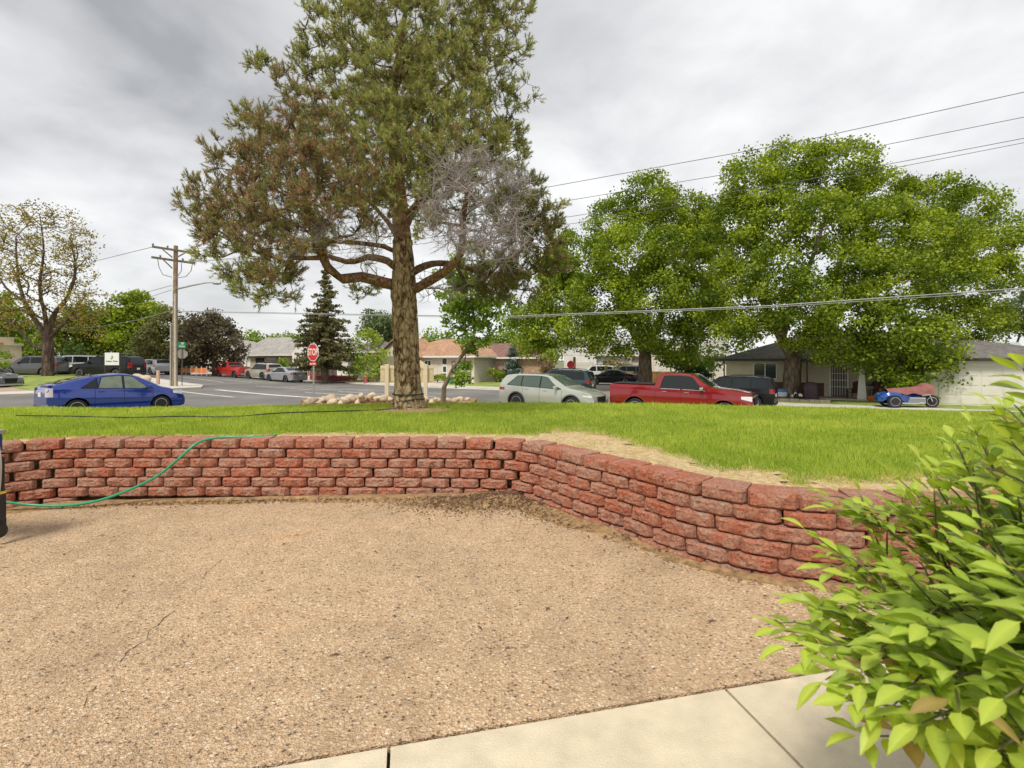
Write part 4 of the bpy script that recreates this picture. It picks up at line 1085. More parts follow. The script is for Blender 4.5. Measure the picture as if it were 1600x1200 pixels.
shrub_tree('ash_tree', 'green and yellow tree behind the half-bare locust', 130, 70, [(110,500,24),(140,490,22),(150,520,22),(110,530,24),(85,520,22),(130,550,22),(95,552,18),(155,550,18)], [(.10,.16,.02),(.24,.28,.04),(.34,.27,.05)], size=.40, spread=.5, tr=.35)
shrub_tree('elm_tree', 'leafy green tree at the edge behind the beige building', 15, 70, [(10,500,24),(35,520,22),(-15,510,26),(20,545,22),(45,545,18),(0,470,16)], BRIGHT, size=.40, spread=.5, tr=.35)
for k, (px, lab) in enumerate(((107, 'slim upright arborvitae, nearer the locust trunk'), (122, 'slim upright arborvitae, nearer the white signboard'))):
    shrub_tree('arborvitae', lab, px, 58, [(px,570,7),(px,560,7),(px,550,6),(px,541,4)], [(.04,.10,.02),(.10,.18,.04)], per_area=22, per=20, spread=.22, size=.22, tr=.1, cat='shrub', group='arborvitae beyond the parking lot')
shrub_tree('silver_shrub', 'grey-green bushy shrub beyond the white signboard', 196, 56, [(190,562,9),(200,558,9),(207,566,7)], PALE, per_area=16, per=20, spread=.25, size=.25, cat='shrub')
shrub_tree('lilac_shrub', 'bright green rounded tree beside the hydrant', 575, 50, [(575,535,20),(560,555,22),(590,555,18),(570,575,22),(592,578,15),(552,580,14),(575,520,10)], [(.17,.26,.03),(.42,.52,.08),(.46,.54,.1)], tr=.15, per_area=10, per=28, spread=.34, size=.26)
shrub_tree('boulevard_tree', 'pale thin-leaved tree rising behind the tan house', 590, 85, [(585,500,16),(605,505,16),(575,515,14),(600,525,18),(618,515,12)], PALE, size=.45, spread=.55, tr=.3)
for px, lobes, lab, Yt in ((395, [(385,530,16),(405,535,16),(378,545,12),(400,550,14)], 'distant light green tree above the grey roof, next to the plum', 95), (440, [(430,535,15),(455,535,16),(440,548,16),(470,545,12)], 'distant light green tree above the arched window', 100),
                           (475, [(470,535,14),(485,530,12),(480,548,14)], 'distant tree just beside the spruce top', 98), (670, [(662,535,16),(680,530,16),(672,550,16),(650,545,12)], 'green tree behind the tan roof, against the pine trunk', 80), (712, [(705,535,16),(722,540,14),(712,552,16),(695,548,12)], 'green tree behind the tan roof, against the slim leaning tree', 82),
                           (795, [(785,530,16),(805,520,18),(795,545,18),(815,540,16),(778,548,12)], 'yellow-green tree behind the blue spruce', 78), (835, [(830,520,16),(848,535,18),(835,552,18)], 'green tree between the blue spruce and the near maple', 76), (760, [(755,545,12),(768,540,12),(762,555,12)], 'small green tree above the brick house roof', 80)):
    shrub_tree('distant_tree', lab, px, Yt, lobes, BRIGHT if px not in (475,) else PALE, size=.5, spread=.6, per_area=5, per=24, tr=.3)
shrub_tree('distant_tree', 'pale olive tree at the edge beyond the shed roof', 1580, 58, [(1570,490,22),(1595,480,24),(1590,510,22),(1620,500,30),(1560,512,14),(1620,460,24)], PALE, size=.36, spread=.45, per_area=6)
shrub_tree('yard_tree', 'light green small tree between the red pickup and the tan house', 1095, 47, [(1075,560,18),(1100,555,20),(1120,565,16),(1090,578,16),(1060,572,14)], BRIGHT, size=.30, spread=.36, per_area=8, tr=.12)
shrub_tree('hedge_shrub', 'dark clipped hedge behind the black wagon', 1090, 44, [(1075,584,9),(1092,583,10),(1108,584,9)], [(.02,.06,.015),(.06,.12,.03)], size=.2, spread=.25, per_area=18, tr=.08, cat='shrub')
shrub_tree('dry_shrub', 'brown twiggy shrub beside the blue spruce', 845, 53, [(838,577,14),(855,572,14),(848,585,12),(866,582,10)], [(.15,.11,.06),(.28,.20,.11)], size=.26, spread=.3, per_area=10, tr=.08, cat='shrub')
shrub_tree('yard_tree', 'small orange-tinged tree by the white garages', 960, 58, [(955,575,14),(975,570,12),(968,585,10)], [(.16,.14,.03),(.32,.24,.06)], size=.28, spread=.3, per_area=9, tr=.1)
shrub_tree('verge_shrub', 'green conical shrub against the beige building', -5, 40, [(2,560,12),(-8,552,12),(-5,570,13)], BRIGHT, size=.2, spread=.22, per_area=16, tr=.08, cat='shrub')
shrub_tree('entry_shrub', 'low green shrub beside the tan house door', 683, 51, [(680,590,6),(690,591,5)], GREEN, size=.2, spread=.2, per_area=24, tr=.05, cat='shrub')
shrub_tree('yard_shrub', 'small green shrub in front of the grey-roofed house', 445, 56, [(445,566,9),(450,574,7)], BRIGHT, size=.22, spread=.22, per_area=20, tr=.06, cat='shrub')
shrub_tree('corner_shrub', 'dark green shrub beside the brick house corner', 775, 52, [(772,580,9),(780,588,8)], GREEN, size=.22, spread=.24, per_area=16, tr=.06, cat='shrub')

for px, Yt, lobes, lab in ((1680, 52, [(1660,520,40),(1700,500,50),(1690,555,40),(1735,545,40)], 'broad green tree past the garage end'), (1850, 60, [(1820,520,45),(1860,490,50),(1900,530,45),(1850,560,40)], 'tall green tree well past the garage end')):
    shrub_tree('distant_tree', lab, px, Yt, lobes, BRIGHT, size=.36, spread=.45, per_area=6)

def conifer(name, label, px, Y, ytop, ybase, rpx, pal, group='trees along the far side of the streets', skirt=.12, size=.3, dens=1.0, bark=None):
    b = g(px, Y); H = (HORIZON + (CAM_Z - b.z) / Y * FPX - ytop) * Y / FPX; R = rpx * Y / FPX
    root = empty(name, b, 0, label, 'tree', group)
    MB().tube([(0, 0, -.3), (0, 0, H * .5), (0, 0, H * .98)], [R * .085 + .08, R * .06 + .04, .02], 8).build('trunk', bark or M_BARK, root, smooth=.8)
    cs = []; ds = []
    nw = int(15 * dens) + 6
    for i in range(nw):
        f = i / (nw - 1); z = H * (skirt + (1 - skirt) * f); rr = R * (1 - f) ** .8 + .12
        for k in range(max(3, int(11 * (1 - f) + 3))):
            a = RNG.uniform(0, 6.28); L_ = rr * RNG.uniform(.45, 1.15); nn = max(3, int(L_ / .22))
            for j in range(nn):
                t = (j + .6) / nn; cs.append((math.cos(a) * L_ * t, math.sin(a) * L_ * t, z - L_ * .28 * t + L_ * .16 * t * t + RNG.normal(0, .04)))
    cs = np.array(cs)
    v, f, c = clump_leaves(cs, 11, .15, size, pal, upb=.9, flat=.6)
    link('crown', np_mesh('crown', v, f, M_LEAF, c), root)
conifer('spruce_tree', 'tall brown-tinged spruce behind the stop sign', 508, 50, 425, 590, 56, [(.09,.11,.045),(.28,.25,.11),(.36,.24,.11)], skirt=.16, dens=1.0)
conifer('blue_spruce', 'blue-grey spruce beside the brick house', 803, 53, 538, 592, 26, [(.10,.15,.12),(.27,.34,.29)], skirt=.03, size=.24, dens=.5)

# ------------------------------------------------------------------ vehicles
def interp(pl, x): return float(np.interp(x, [p[0] for p in pl], [p[1] for p in pl]))
def paint(name, col, metal=0.35, rough=0.28):
    return mat('paint_' + name, col, rough, metal, var=0.03, scale=2, coat=1.0)

_wheel_cache = {}
def wheel_parts(r, w, spokes, rim_mat):
    key = (round(r, 3), round(w, 3), spokes, rim_mat.name)
    if key in _wheel_cache: return _wheel_cache[key]
    ri = r * .68
    ty = MB(); ty.lathe([(ri, -w/2 + .01), (r * .93, -w/2), (r, -w * .36), (r, w * .36), (r * .93, w/2), (ri, w/2 - .01)], 28, axis='y')
    tm = ty.mesh('tyre', M_BLACK, smooth=.7)
    rm = MB()
    rm.lathe([(ri, -w/2), (ri, w * .46), (ri * .93, w * .47), (ri * .90, w * .30), (ri * .9, -w/2)], 28, axis='y')
    rm.lathe([(.001, w * .40), (ri * .20, w * .40), (ri * .20, w * .15)], 14, axis='y')
    for k in range(spokes):
        a = 2 * math.pi * k / spokes
        p0 = Vector((math.cos(a) * ri * .12, 0, math.sin(a) * ri * .12)); p1 = Vector((math.cos(a) * ri * .94, 0, math.sin(a) * ri * .94)); t = Vector((-math.sin(a), 0, math.cos(a)))
        w0, w1 = ri * .10, ri * .14
        q = []
        for p, ww in ((p0, w0), (p1, w1)):
            for yy in (w * .22, w * .40):
                for s in (-1, 1): q.append(p + t * ww * s + Vector((0, yy, 0)))
        rm.add(q, [(0,1,3,2),(4,6,7,5),(0,4,5,1),(2,3,7,6),(0,2,6,4),(1,5,7,3)])
    rmm = rm.mesh('rim', rim_mat, smooth=.6)
    bk = MB(); bk.lathe([(.001, w * .02), (ri * .92, w * .02), (ri * .92, -w * .1), (.001, -w * .1)], 24, axis='y')
    bm_ = bk.mesh('brake_disc', M_DARK)
    _wheel_cache[key] = (tm, rmm, bm_); return _wheel_cache[key]

def make_vehicle(name, label, S, color, centre, heading, group=None, cat='car', detail=True, glass=None, glass2=None, z=None):
    """S: side profile of the kind of car. local x runs from the tail (-L/2) to the nose"""
    L, W, H = S['L'], S['W'], S['H']; r = S['r']; xr, xf = S['wx']; clear = S['clear']; T = S['top']; B = S['belt']; rr = S.get('roofw', .76)
    ra = r + S.get('gap', .07)
    glass = glass or M_GLASS; gl2 = glass2 or glass
    def w0(x):
        e = abs(x - L/2) / (L/2); nose = .16 if x > L/2 else .10
        return W/2 * (1 - nose * e ** 5)
    def top(x): return interp(T, x)
    def belt(x): return min(interp(B, x), top(x) - .035)
    def hw(x, z_):
        b = belt(x); w = w0(x)
        if z_ <= b:
            f = (z_ - clear) / max(.05, b - clear); return w * (.955 + .045 * math.sin(math.pi * min(1, max(0, f * .8 + .12))))
        f = (z_ - b) / max(.05, H - b); base = w * (.955 + .045 * math.sin(math.pi * .92)); return base - (base - w * rr) * min(1, f)
    def low(x):
        z_ = clear + .10 * max(0, (abs(x - L/2) / (L/2) - .86) / .14)
        for xw in (xr, xf):
            d = abs(x - xw)
            if d < ra: z_ = max(z_, r * .98 + math.sqrt(ra * ra - d * d))
        return z_
    xs = sorted(set([0.0, .02, .06] + [L - .06, L - .02, L] + list(np.linspace(.1, L - .1, 46 if detail else 26)) + [p[0] for p in T]
                    + [xw + ra * math.cos(a) * .999 for xw in (xr, xf) for a in np.linspace(0, math.pi, 13 if detail else 7)]))
    xs = [x for i, x in enumerate(xs) if i == 0 or x - xs[i-1] > .004]
    nl, nu = 6, 5
    rows = []
    for x in xs:
        t, b, l = top(x), belt(x), low(x); l = min(l, b - .03); sec = []
        for k in range(nl + 1):
            z_ = l + (b - l) * k / nl; sec.append((hw(x, z_), z_))
        for k in range(1, nu + 1):
            z_ = b + (t - .03 - b) * k / nu; sec.append((hw(x, z_), z_))
        yt = hw(x, t); sec += [(yt * .94, t - .008), (yt * .7, t + .004), (yt * .35, t + .012), (0, t + .014)]
        rows.append(sec)
    m = len(rows[0]); vs = []; fs = []
    for x, sec in zip(xs, rows):
        for (y, z_) in sec: vs.append((x - L/2, -y, z_))
        for (y, z_) in sec[:-1][::-1]: vs.append((x - L/2, y, z_))
    n = 2 * m - 1
    for i in range(len(xs) - 1):
        for k in range(n - 1): fs.append((i*n+k, (i+1)*n+k, (i+1)*n+k+1, i*n+k+1))
    fs.append(tuple(range(n))); fs.append(tuple((len(xs)-1)*n + k for k in range(n))[::-1])
    root = empty(name, (0, 0, 0), 0, label, cat, group)
    bd = MB(); bd.add(vs, fs); bd.build('body', color, root, smooth=.55)
    ub = MB(); ub.box(.12 - L/2, L/2 - .12, -W/2 + .16, W/2 - .16, clear - .02, clear + .38); ub.build('underbody', M_DARK, root)
    for xw in (xr, xf): pass
    # wheels
    tw = S.get('tw', .22)
    tm, rm, bk = wheel_parts(r, tw, S.get('spokes', 10), S.get('rim', M_ALLOY))
    for xw in (xr, xf):
        for s in (-1, 1):
            wh = empty('wheel', (xw - L/2, s * (W/2 - tw/2 - .025), r)); wh.parent = root
            wh.rotation_euler = (0, random.uniform(0, 6), 0 if s > 0 else math.pi)
            link('tyre', tm, wh); link('rim', rm, wh); link('brake_disc', bk, wh)
    def side_patch(nm, m_, lo, hi, x0, x1, off=.006, nc=12, nr=4, both=True):
        for s in ((-1, 1) if both else (-1,)):
            vs = []; fs = []
            for i in range(nc + 1):
                x = x0 + (x1 - x0) * i / nc; a, b = lo(x), hi(x)
                for j in range(nr + 1):
                    z_ = a + (b - a) * j / nr; vs.append((x - L/2, s * (hw(x, z_) + off), z_))
            for i in range(nc):
                for j in range(nr):
                    q = (i*(nr+1)+j, (i+1)*(nr+1)+j, (i+1)*(nr+1)+j+1, i*(nr+1)+j+1); fs.append(q if s < 0 else q[::-1])
            o = link(nm, np_mesh(nm, np.array(vs), np.array(fs), m_, smooth=True), root)
    for wi in S['windows']:
        x0, x1, tl, tr = wi[:4]       # bottom span and top span slants
        g_ = gl2 if len(wi) > 4 else glass
        lo = lambda x: belt(x) + .035
        def hi(x, x0=x0, x1=x1, tl=tl, tr=tr):
            h_ = top(x) - S.get('rail', .10)
            fl = 1 if tl <= 0 else min(1, (x - x0) / tl); fr = 1 if tr <= 0 else min(1, (x1 - x) / tr)
            a = belt(x) + .035; return a + max(.0, (h_ - a)) * max(0, min(fl, fr)) + .004
        side_patch('window', g_, lo, hi, x0, x1)
        if detail:
            e_ = .035; side_patch('window_surround', M_DARK, lambda x: belt(x) + .012, lambda x, hi=hi, x0=x0, x1=x1: hi(min(x1, max(x0, x0 + (x - x0 + e_) * (x1 - x0) / (x1 - x0 + 2 * e_)))) + .022, x0 - e_, x1 + e_, off=.0035)
        if detail and S.get('chrome_line'):
            side_patch('window_trim', M_CHROME, lambda x: belt(x) + .016, lambda x: belt(x) + .034, x0, x1, off=.009, nr=1)
    def top_patch(nm, m_, x0, x1, k0, k1, off=.007, nc=8, nr=8):
        vs = []; fs = []
        for i in range(nc + 1):
            x = x0 + (x1 - x0) * i / nc; f = i / nc; k = k0 + (k1 - k0) * f; t = top(x); dz = (top(min(L, x + .02)) - top(max(0, x - .02))) / .04
            nn = Vector((-dz, 0, 1)).normalized() * off; yt = hw(x, t)
            for j in range(nr + 1):
                q = -1 + 2 * j / nr; y = yt * k * q; e = abs(y) / yt
                zz_ = t + (.014 - .01 * min(1, e / .7) ** 2 if e < .7 else .004 - .012 * (e - .7) / .24)
                vs.append((x - L/2 + nn.x, y, zz_ + nn.z))
        for i in range(nc):
            for j in range(nr): fs.append((i*(nr+1)+j, i*(nr+1)+j+1, (i+1)*(nr+1)+j+1, (i+1)*(nr+1)+j)[::-1])
        link(nm, np_mesh(nm, np.array(vs), np.array(fs), m_, smooth=True), root)
    a, b = S['windshield']; top_patch('windshield', glass, a, b, .88, .92)
    if S.get('rear_glass'): a, b = S['rear_glass']; top_patch('rear_window', glass, a, b, .86, .86)
    if S.get('bed'):
        a, b = S['bed']; top_patch('bed_cover', M_BLACK, a, b, .93, .93, .03, 4, 4)
    # seams, handles, mirrors
    if detail:
        for x in S['seams']:
            side_patch('door_seam', M_DARK, lambda q: max(low(q), clear + .06), lambda q: belt(q), x - .006, x + .006, off=.003, nc=1, nr=6)
        for x in S['handles']:
            for s in (-1, 1):
                z_ = belt(x) - .10; y = hw(x, z_)
                MB().box(x - .10 - L/2, x + .10 - L/2, s*y - .012, s*y + .02 if s > 0 else s*y + .012, z_ - .018, z_ + .018).build('door_handle', M_CHROME if S.get('chrome_handles') else color, root, bevel=.006) if s > 0 else \
                    MB().box(x - .10 - L/2, x + .10 - L/2, s*y - .02, s*y + .012, z_ - .018, z_ + .018).build('door_handle', M_CHROME if S.get('chrome_handles') else color, root, bevel=.006)
        if S.get('arch'):
            for xw in (xr, xf):
                for s in (-1, 1):
                    vs = []; fs = []; K = 16
                    for i in range(K + 1):
                        an = math.pi * i / K; 
                        for q in (ra - .005, ra + .055):
                            x = xw + q * math.cos(an); z_ = max(clear, r * .98 + q * math.sin(an)); vs.append((x - L/2, s * (hw(x, min(z_, belt(x))) + .012), z_))
                        if i: j = 2 * i; fs.append((j-2, j-1, j+1, j) if s > 0 else (j, j+1, j-1, j-2))
                    link('wheel_arch_trim', np_mesh('wheel_arch_trim', np.array(vs), np.array(fs), S['arch'], smooth=True), root)
            if S.get('sill'):
                side_patch('sill_trim', S['arch'], lambda q: clear + .0, lambda q: clear + .10, xr + ra, xf - ra, off=.014, nr=1)
    mx = S['mirror']
    for s in (-1, 1):
        y = hw(mx, belt(mx)) ; z_ = belt(mx) + .10
        bx0, bx1 = mx - L/2 - .05, mx - L/2 + .09
        y0, y1 = (y - .01, y + .21) if s > 0 else (-y - .21, -y + .01)
        MB().box(bx0, bx1, y0, y1, z_ - .075, z_ + .075).build('mirror', S.get('mirror_mat') or color, root, smooth=.5, bevel=.03)
    # lamps
    hl = S['headlight']; tl = S['taillight']
    for s in (-1, 1):
        x0, x1, z0, z1 = hl; vs = []; fs = []; K = 6
        for i in range(K + 1):
            x = x0 + (x1 - x0) * i / K; f = i / K
            for z_ in (z0 + (z1 - z0) * .45 * (1 - f), z1): vs.append((x - L/2, s * (hw(x, z_) + .010), z_ if True else 0))
            if i: j = 2*i; fs.append((j-2, j, j+1, j-1) if s < 0 else (j-1, j+1, j, j-2))
        j = len(vs); xe = x1 - L/2 + .004; ye = hw(x1, z1)
        vs += [(xe, s * (ye + .010), z0), (xe, s * (ye + .010), z1), (xe + .012, s * ye * .60, z0), (xe + .012, s * ye * .60, z1)]
        fs.append((j, j+2, j+3, j+1) if s < 0 else (j+1, j+3, j+2, j))
        link('headlight', np_mesh('headlight', np.array(vs), np.array(fs), M_LAMP), root)
        x0, x1, z0, z1 = tl
        vs = []; fs = []
        for x in (x0, (x0 + x1) / 2, x1):
            for z_ in (z0, z1): vs.append((x - L/2, s * (hw(x, z_) + .012), z_))
        fs = [(0,2,3,1),(2,4,5,3)] if s < 0 else [(1,3,2,0),(3,5,4,2)]
        ye = hw(x0, z0); k = S.get('tail_in', .72); vs += [(x0 - L/2 - .012, s * ye * k, z0), (x0 - L/2 - .012, s * ye * k, z1)]
        fs.append((0,1,7,6) if s < 0 else (6,7,1,0))
        link('taillight', np_mesh('taillight', np.array(vs), np.array(fs), S.get('tail_mat') or M_TAIL), root)
    # bumpers, grille, plate
    gz0, gz1, gk = S['grille']; yg = hw(L, gz0) * gk
    MB().prism([(-yg, gz1), (yg, gz1), (yg * .8, gz0), (-yg * .8, gz0)], 'x', L/2 - .02, L/2 + .018).build('grille', M_DARK, root, bevel=.008)
    if S.get('grille_chrome'):
        MB().box(L/2 - .01, L/2 + .026, -yg, yg, gz1 - .03, gz1 + .02).build('grille_bar', M_CHROME, root, bevel=.006)
    yb = hw(0.05, clear + .3)
    MB().box(-L/2 - .03, -L/2 + .10, -yb * .93, yb * .93, clear + .03, clear + .20).build('rear_bumper', S.get('bumper_mat') or M_BLACK, root, bevel=.03)
    MB().box(L/2 - .12, L/2 + .012, -hw(L, .3) * .9, hw(L, .3) * .9, clear + .01, clear + .12).build('front_bumper', S.get('bumper_mat') or M_BLACK, root, bevel=.02)
    if detail:
        pz = S.get('plate', .72); MB().box(-L/2 - .022, -L/2 - .004, -.155, .155, pz - .07, pz + .09).build('licence_plate', M_WHITE, root)
    if S.get('rails'):
        for s in (-1, 1):
            x0, x1 = S['rails']; pts = []
            for i in range(7):
                x = x0 + (x1 - x0) * i / 6; pts.append((x - L/2, s * hw(x, top(x)) * .93, top(x) + (.05 if 0 < i < 6 else .0)))
            MB().tube(pts, .018, 6).build('roof_rail', M_BLACK, root, smooth=.8)
    if S.get('antenna'):
        x = S['antenna']; MB().prism([(x - L/2 - .10, top(x)), (x - L/2 + .06, top(x)), (x - L/2 - .08, top(x) + .07)], 'y', -.02, .02).build('antenna_fin', color, root)
    if S.get('spoiler'):
        x, z_ = S['spoiler']; y = hw(x, z_) * .92
        MB().prism([(x - L/2 - .10, z_ - .01), (x - L/2 + .16, z_ + .015), (x - L/2 + .16, z_ + .03), (x - L/2 - .10, z_ + .025)], 'y', -y, y).build('spoiler', color, root, bevel=.008)
    # stand it on the ground, following the slope
    ch, sh = math.cos(heading), math.sin(heading); cx, cy = centre
    def gz(lx, ly): return tz(cx + lx * ch - ly * sh, cy + lx * sh + ly * ch)
    zr, zf = gz(xr - L/2, 0), gz(xf - L/2, 0); pitch = -math.atan2(zf - zr, xf - xr)
    root.location = (cx, cy, ((zr + zf) / 2 if z is None else z) + .005); root.rotation_euler = (0, pitch if z is None else 0, heading)
    return root

PRIUS = dict(L=4.46, W=1.745, H=1.54, r=.315, wx=(.84, 3.54), clear=.20, roofw=.74, rail=.085,
    top=[(0,.93),(.06,1.04),(.20,1.155),(.35,1.20),(.8,1.33),(1.2,1.43),(1.7,1.51),(2.15,1.54),(2.45,1.525),(2.75,1.445),(3.1,1.27),(3.45,1.07),(3.6,1.01),(3.9,.94),(4.2,.83),(4.38,.70),(4.46,.56)],
    belt=[(0,.99),(1,1.0),(2,.965),(3,.93),(3.5,.90),(4.46,.6)], windows=[(.98,1.42,.42,0),(1.47,2.22,.12,0,2),(2.30,3.22,0,.62,2),], windshield=(2.52, 3.42), rear_glass=(.30, 1.55),
    seams=(1.36, 2.27, 3.24), handles=(1.55, 2.50), mirror=3.02, headlight=(3.98, 4.36, .66, .83), taillight=(.0, .17, .74, 1.05), tail_in=.80, tail_mat=mat('tail_clear_red', (.60, .52, .52), .12, var=0), grille=(.33, .48, .5), plate=.80,
    spoiler=(.16, 1.13), antenna=1.5, spokes=7, bumper_mat=None, arch=None)
CX9 = dict(L=5.06, W=1.95, H=1.73, r=.385, wx=(1.05, 3.98), clear=.23, roofw=.74, rail=.10, gap=.075,
    top=[(0,1.02),(.05,1.25),(.16,1.45),(.34,1.63),(.6,1.675),(1.2,1.715),(2.0,1.73),(2.5,1.715),(2.8,1.66),(3.2,1.46),(3.7,1.19),(3.85,1.14),(4.3,1.07),(4.7,.97),(4.92,.84),(5.03,.66),(5.06,.5)],
    belt=[(0,1.16),(1,1.13),(2,1.10),(3,1.07),(3.7,1.04),(4.6,.9),(5.06,.6)], windows=[(.52,1.28,.45,0),(1.34,2.30,0,0),(2.37,3.42,0,.72)], windshield=(2.62, 3.62), rear_glass=(.08, .40),
    seams=(1.40, 2.33, 3.50), handles=(1.62, 2.62), mirror=3.20, headlight=(4.52, 4.94, .76, .86), taillight=(.02, .34, .92, 1.04), grille=(.42, .80, .56), grille_chrome=False, plate=.80, arch=mat('grey_cladding', (.11, .11, .11), .6), sill=True, antenna=.7, spokes=10)
RAM = dict(L=5.92, W=2.06, H=1.95, r=.41, wx=(1.18, 4.85), clear=.36, roofw=.76, rail=.12, gap=.10,
    top=[(0,1.41),(.04,1.44),(1.2,1.43),(2.02,1.43),(2.06,1.46),(2.14,1.74),(2.26,1.90),(2.6,1.945),(3.1,1.95),(3.5,1.92),(3.68,1.86),(4.0,1.62),(4.32,1.41),(4.5,1.37),(5.2,1.31),(5.7,1.22),(5.86,1.10),(5.90,.9),(5.92,.7)],
    belt=[(0,1.28),(2.0,1.27),(3.5,1.25),(4.4,1.22),(5.5,1.12),(5.92,.8)], windows=[(2.30,3.12,.10,0),(3.20,4.12,0,.52)], windshield=(3.62, 4.30), rear_glass=(2.075, 2.20), bed=(.10, 1.98),
    seams=(2.07, 3.16, 4.20), handles=(2.46, 3.38), chrome_handles=True, chrome_line=True, mirror=3.98, mirror_mat=M_CHROME, headlight=(5.48, 5.87, .88, 1.08), taillight=(.0, .10, .98, 1.30), tail_in=.9, grille=(.70, 1.08, .70), grille_chrome=True, plate=.72,
    bumper_mat=M_CHROME, arch=paint('ram_arch', (.30, .03, .03)), spokes=6)
SUV = dict(L=4.82, W=1.92, H=1.80, r=.39, wx=(.98, 3.77), clear=.25, roofw=.80, rail=.11, gap=.09,
    top=[(0,1.08),(.04,1.30),(.20,1.68),(.36,1.76),(1.2,1.80),(2.4,1.80),(2.8,1.74),(3.2,1.44),(3.5,1.22),(3.7,1.17),(4.3,1.12),(4.66,1.0),(4.78,.8),(4.82,.6)],
    belt=[(0,1.18),(3.5,1.10),(4.4,.98),(4.82,.7)], windows=[(.34,1.10,.10,0),(1.18,2.06,0,0),(2.14,3.12,0,.48)], windshield=(2.80, 3.46), rear_glass=(.06, .20), seams=(1.14, 2.1, 3.2), handles=(1.4, 2.4), mirror=2.96, headlight=(4.4, 4.72, .82, .98), taillight=(.0, .22, .92, 1.16), grille=(.62, .94, .6), plate=.8, rails=(.5, 2.6), spokes=6, bumper_mat=M_BLACK, arch=None)
SUBURBAN = dict(SUV, L=5.70, W=2.04, H=1.90, wx=(1.25, 4.55), clear=.28, top=[(0,1.15),(.05,1.4),(.2,1.8),(.4,1.87),(2,1.9),(3.1,1.88),(3.5,1.78),(3.9,1.45),(4.15,1.27),(4.4,1.22),(5.2,1.16),(5.55,1.04),(5.66,.85),(5.7,.6)],
    belt=[(0,1.24),(4.2,1.18),(5.2,1.05),(5.7,.7)], windows=[(.35,1.35,.1,0),(1.43,2.5,0,0),(2.58,3.75,0,.5)], windshield=(3.42, 4.12), rear_glass=(.06, .22), seams=(1.4, 2.54, 3.85), handles=(1.75, 2.85), mirror=3.6, headlight=(5.25, 5.6, .85, 1.05), taillight=(0, .2, .9, 1.35), rails=(.6, 3.2), grille=(.62, 1.02, .66))
SEDAN = dict(L=4.85, W=1.85, H=1.46, r=.33, wx=(1.05, 3.85), clear=.19, roofw=.72, rail=.09,
    top=[(0,.88),(.05,1.0),(.5,1.08),(.9,1.14),(1.3,1.32),(1.7,1.43),(2.3,1.46),(2.7,1.43),(3.2,1.2),(3.6,.99),(4.2,.92),(4.65,.80),(4.8,.66),(4.85,.5)],
    belt=[(0,.94),(1,.99),(3,.93),(3.6,.9),(4.85,.6)], windows=[(1.15,2.05,.5,0),(2.13,3.28,0,.6)], windshield=(2.72, 3.54), rear_glass=(.92, 1.62), seams=(1.3, 2.1, 3.35), handles=(1.5, 2.45), mirror=3.08, headlight=(4.3, 4.75, .64, .80), taillight=(.0, .30, .78, .94), tail_in=.6, grille=(.36, .68, .5), plate=.66, spokes=8, bumper_mat=mat('silver_bumper', (.42, .42, .43), .4, .3), arch=None)
PICKUP = dict(RAM, L=5.30, W=1.85, H=1.72, r=.36, wx=(1.05, 4.25), clear=.32, top=[(0,1.18),(.04,1.22),(2.5,1.2),(2.54,1.25),(2.62,1.52),(2.72,1.66),(3.0,1.71),(3.3,1.72),(3.55,1.64),(3.8,1.42),(4.05,1.16),(4.9,1.08),(5.18,.98),(5.27,.8),(5.3,.6)],
    belt=[(0,1.08),(4.05,1.06),(5.0,.92),(5.3,.7)], windows=[(2.78,3.86,.06,.4)], windshield=(3.46, 4.02), rear_glass=(2.56, 2.68), bed=(.10, 2.46), seams=(2.53, 3.95), handles=(2.9,), mirror=3.72, mirror_mat=None, chrome_line=False, headlight=(4.95, 5.24, .74, .9), taillight=(0, .1, .8, 1.08), grille=(.62, .9, .66), arch=None)

P_BLUE = paint('blue', (.008, .038, .30), .2, .10); P_SILVERG = paint('pale_silver', (.52, .54, .47), .45, .3); P_RED = paint('red', (.27, .006, .010), .2, .15); P_BLACK = mat('paint_black', (.010, .010, .011), .25, .0, var=.03, coat=.25, spec=.3)
P_GREY = paint('grey', (.10, .10, .105), .4, .3); P_SILVER = paint('silver', (.45, .46, .48), .5, .3); P_TAN = paint('champagne', (.52, .46, .35), .45, .32); P_WHITE = paint('white', (.70, .70, .68), .05, .3); P_DGREEN = paint('dark_teal', (.015, .04, .045), .2, .25); P_MAROON = paint('maroon', (.12, .015, .02), .2, .3); P_RED2 = paint('fire_red', (.50, .025, .02), .1, .3)

make_vehicle('parked_car', 'shiny blue hatchback parked along the avenue kerb', PRIUS, P_BLUE, (-15.72, 20.25), HEAD_U - .03, glass=M_GLASS, glass2=mat('painted_see_through', (.17, .20, .15), .04, var=.25, scale=3, spec=.6)).location.z += .05  # opaque side panes; brightness seen through the glass is put into their colour
make_vehicle('parked_car', 'pale silver crossover parked just behind the red pickup', CX9, P_SILVERG, (1.95, 24.7), HEAD_V, glass=M_GLASS2, group='vehicles parked along the cross street')
make_vehicle('pickup_truck', 'glossy red crew-cab pickup with a black bed cover', RAM, P_RED, (7.45, 22.5), HEAD_V + .03, cat='pickup truck', glass=M_GLASS, group='vehicles parked along the cross street')
def far_at(px, Y): return ((px - 800) / FPX * Y, Y)
make_vehicle('parked_car', 'black wagon with roof rails parked behind the red pickup nose', SUV, P_BLACK, far_at(1138, 29.0), HEAD_V + math.pi, group='vehicles parked along the cross street')
make_vehicle('pickup_truck', 'small bright red pickup across the intersection', PICKUP, P_RED2, far_at(366, 57.0), HEAD_V + math.pi, cat='pickup truck', group='vehicles across the intersection')
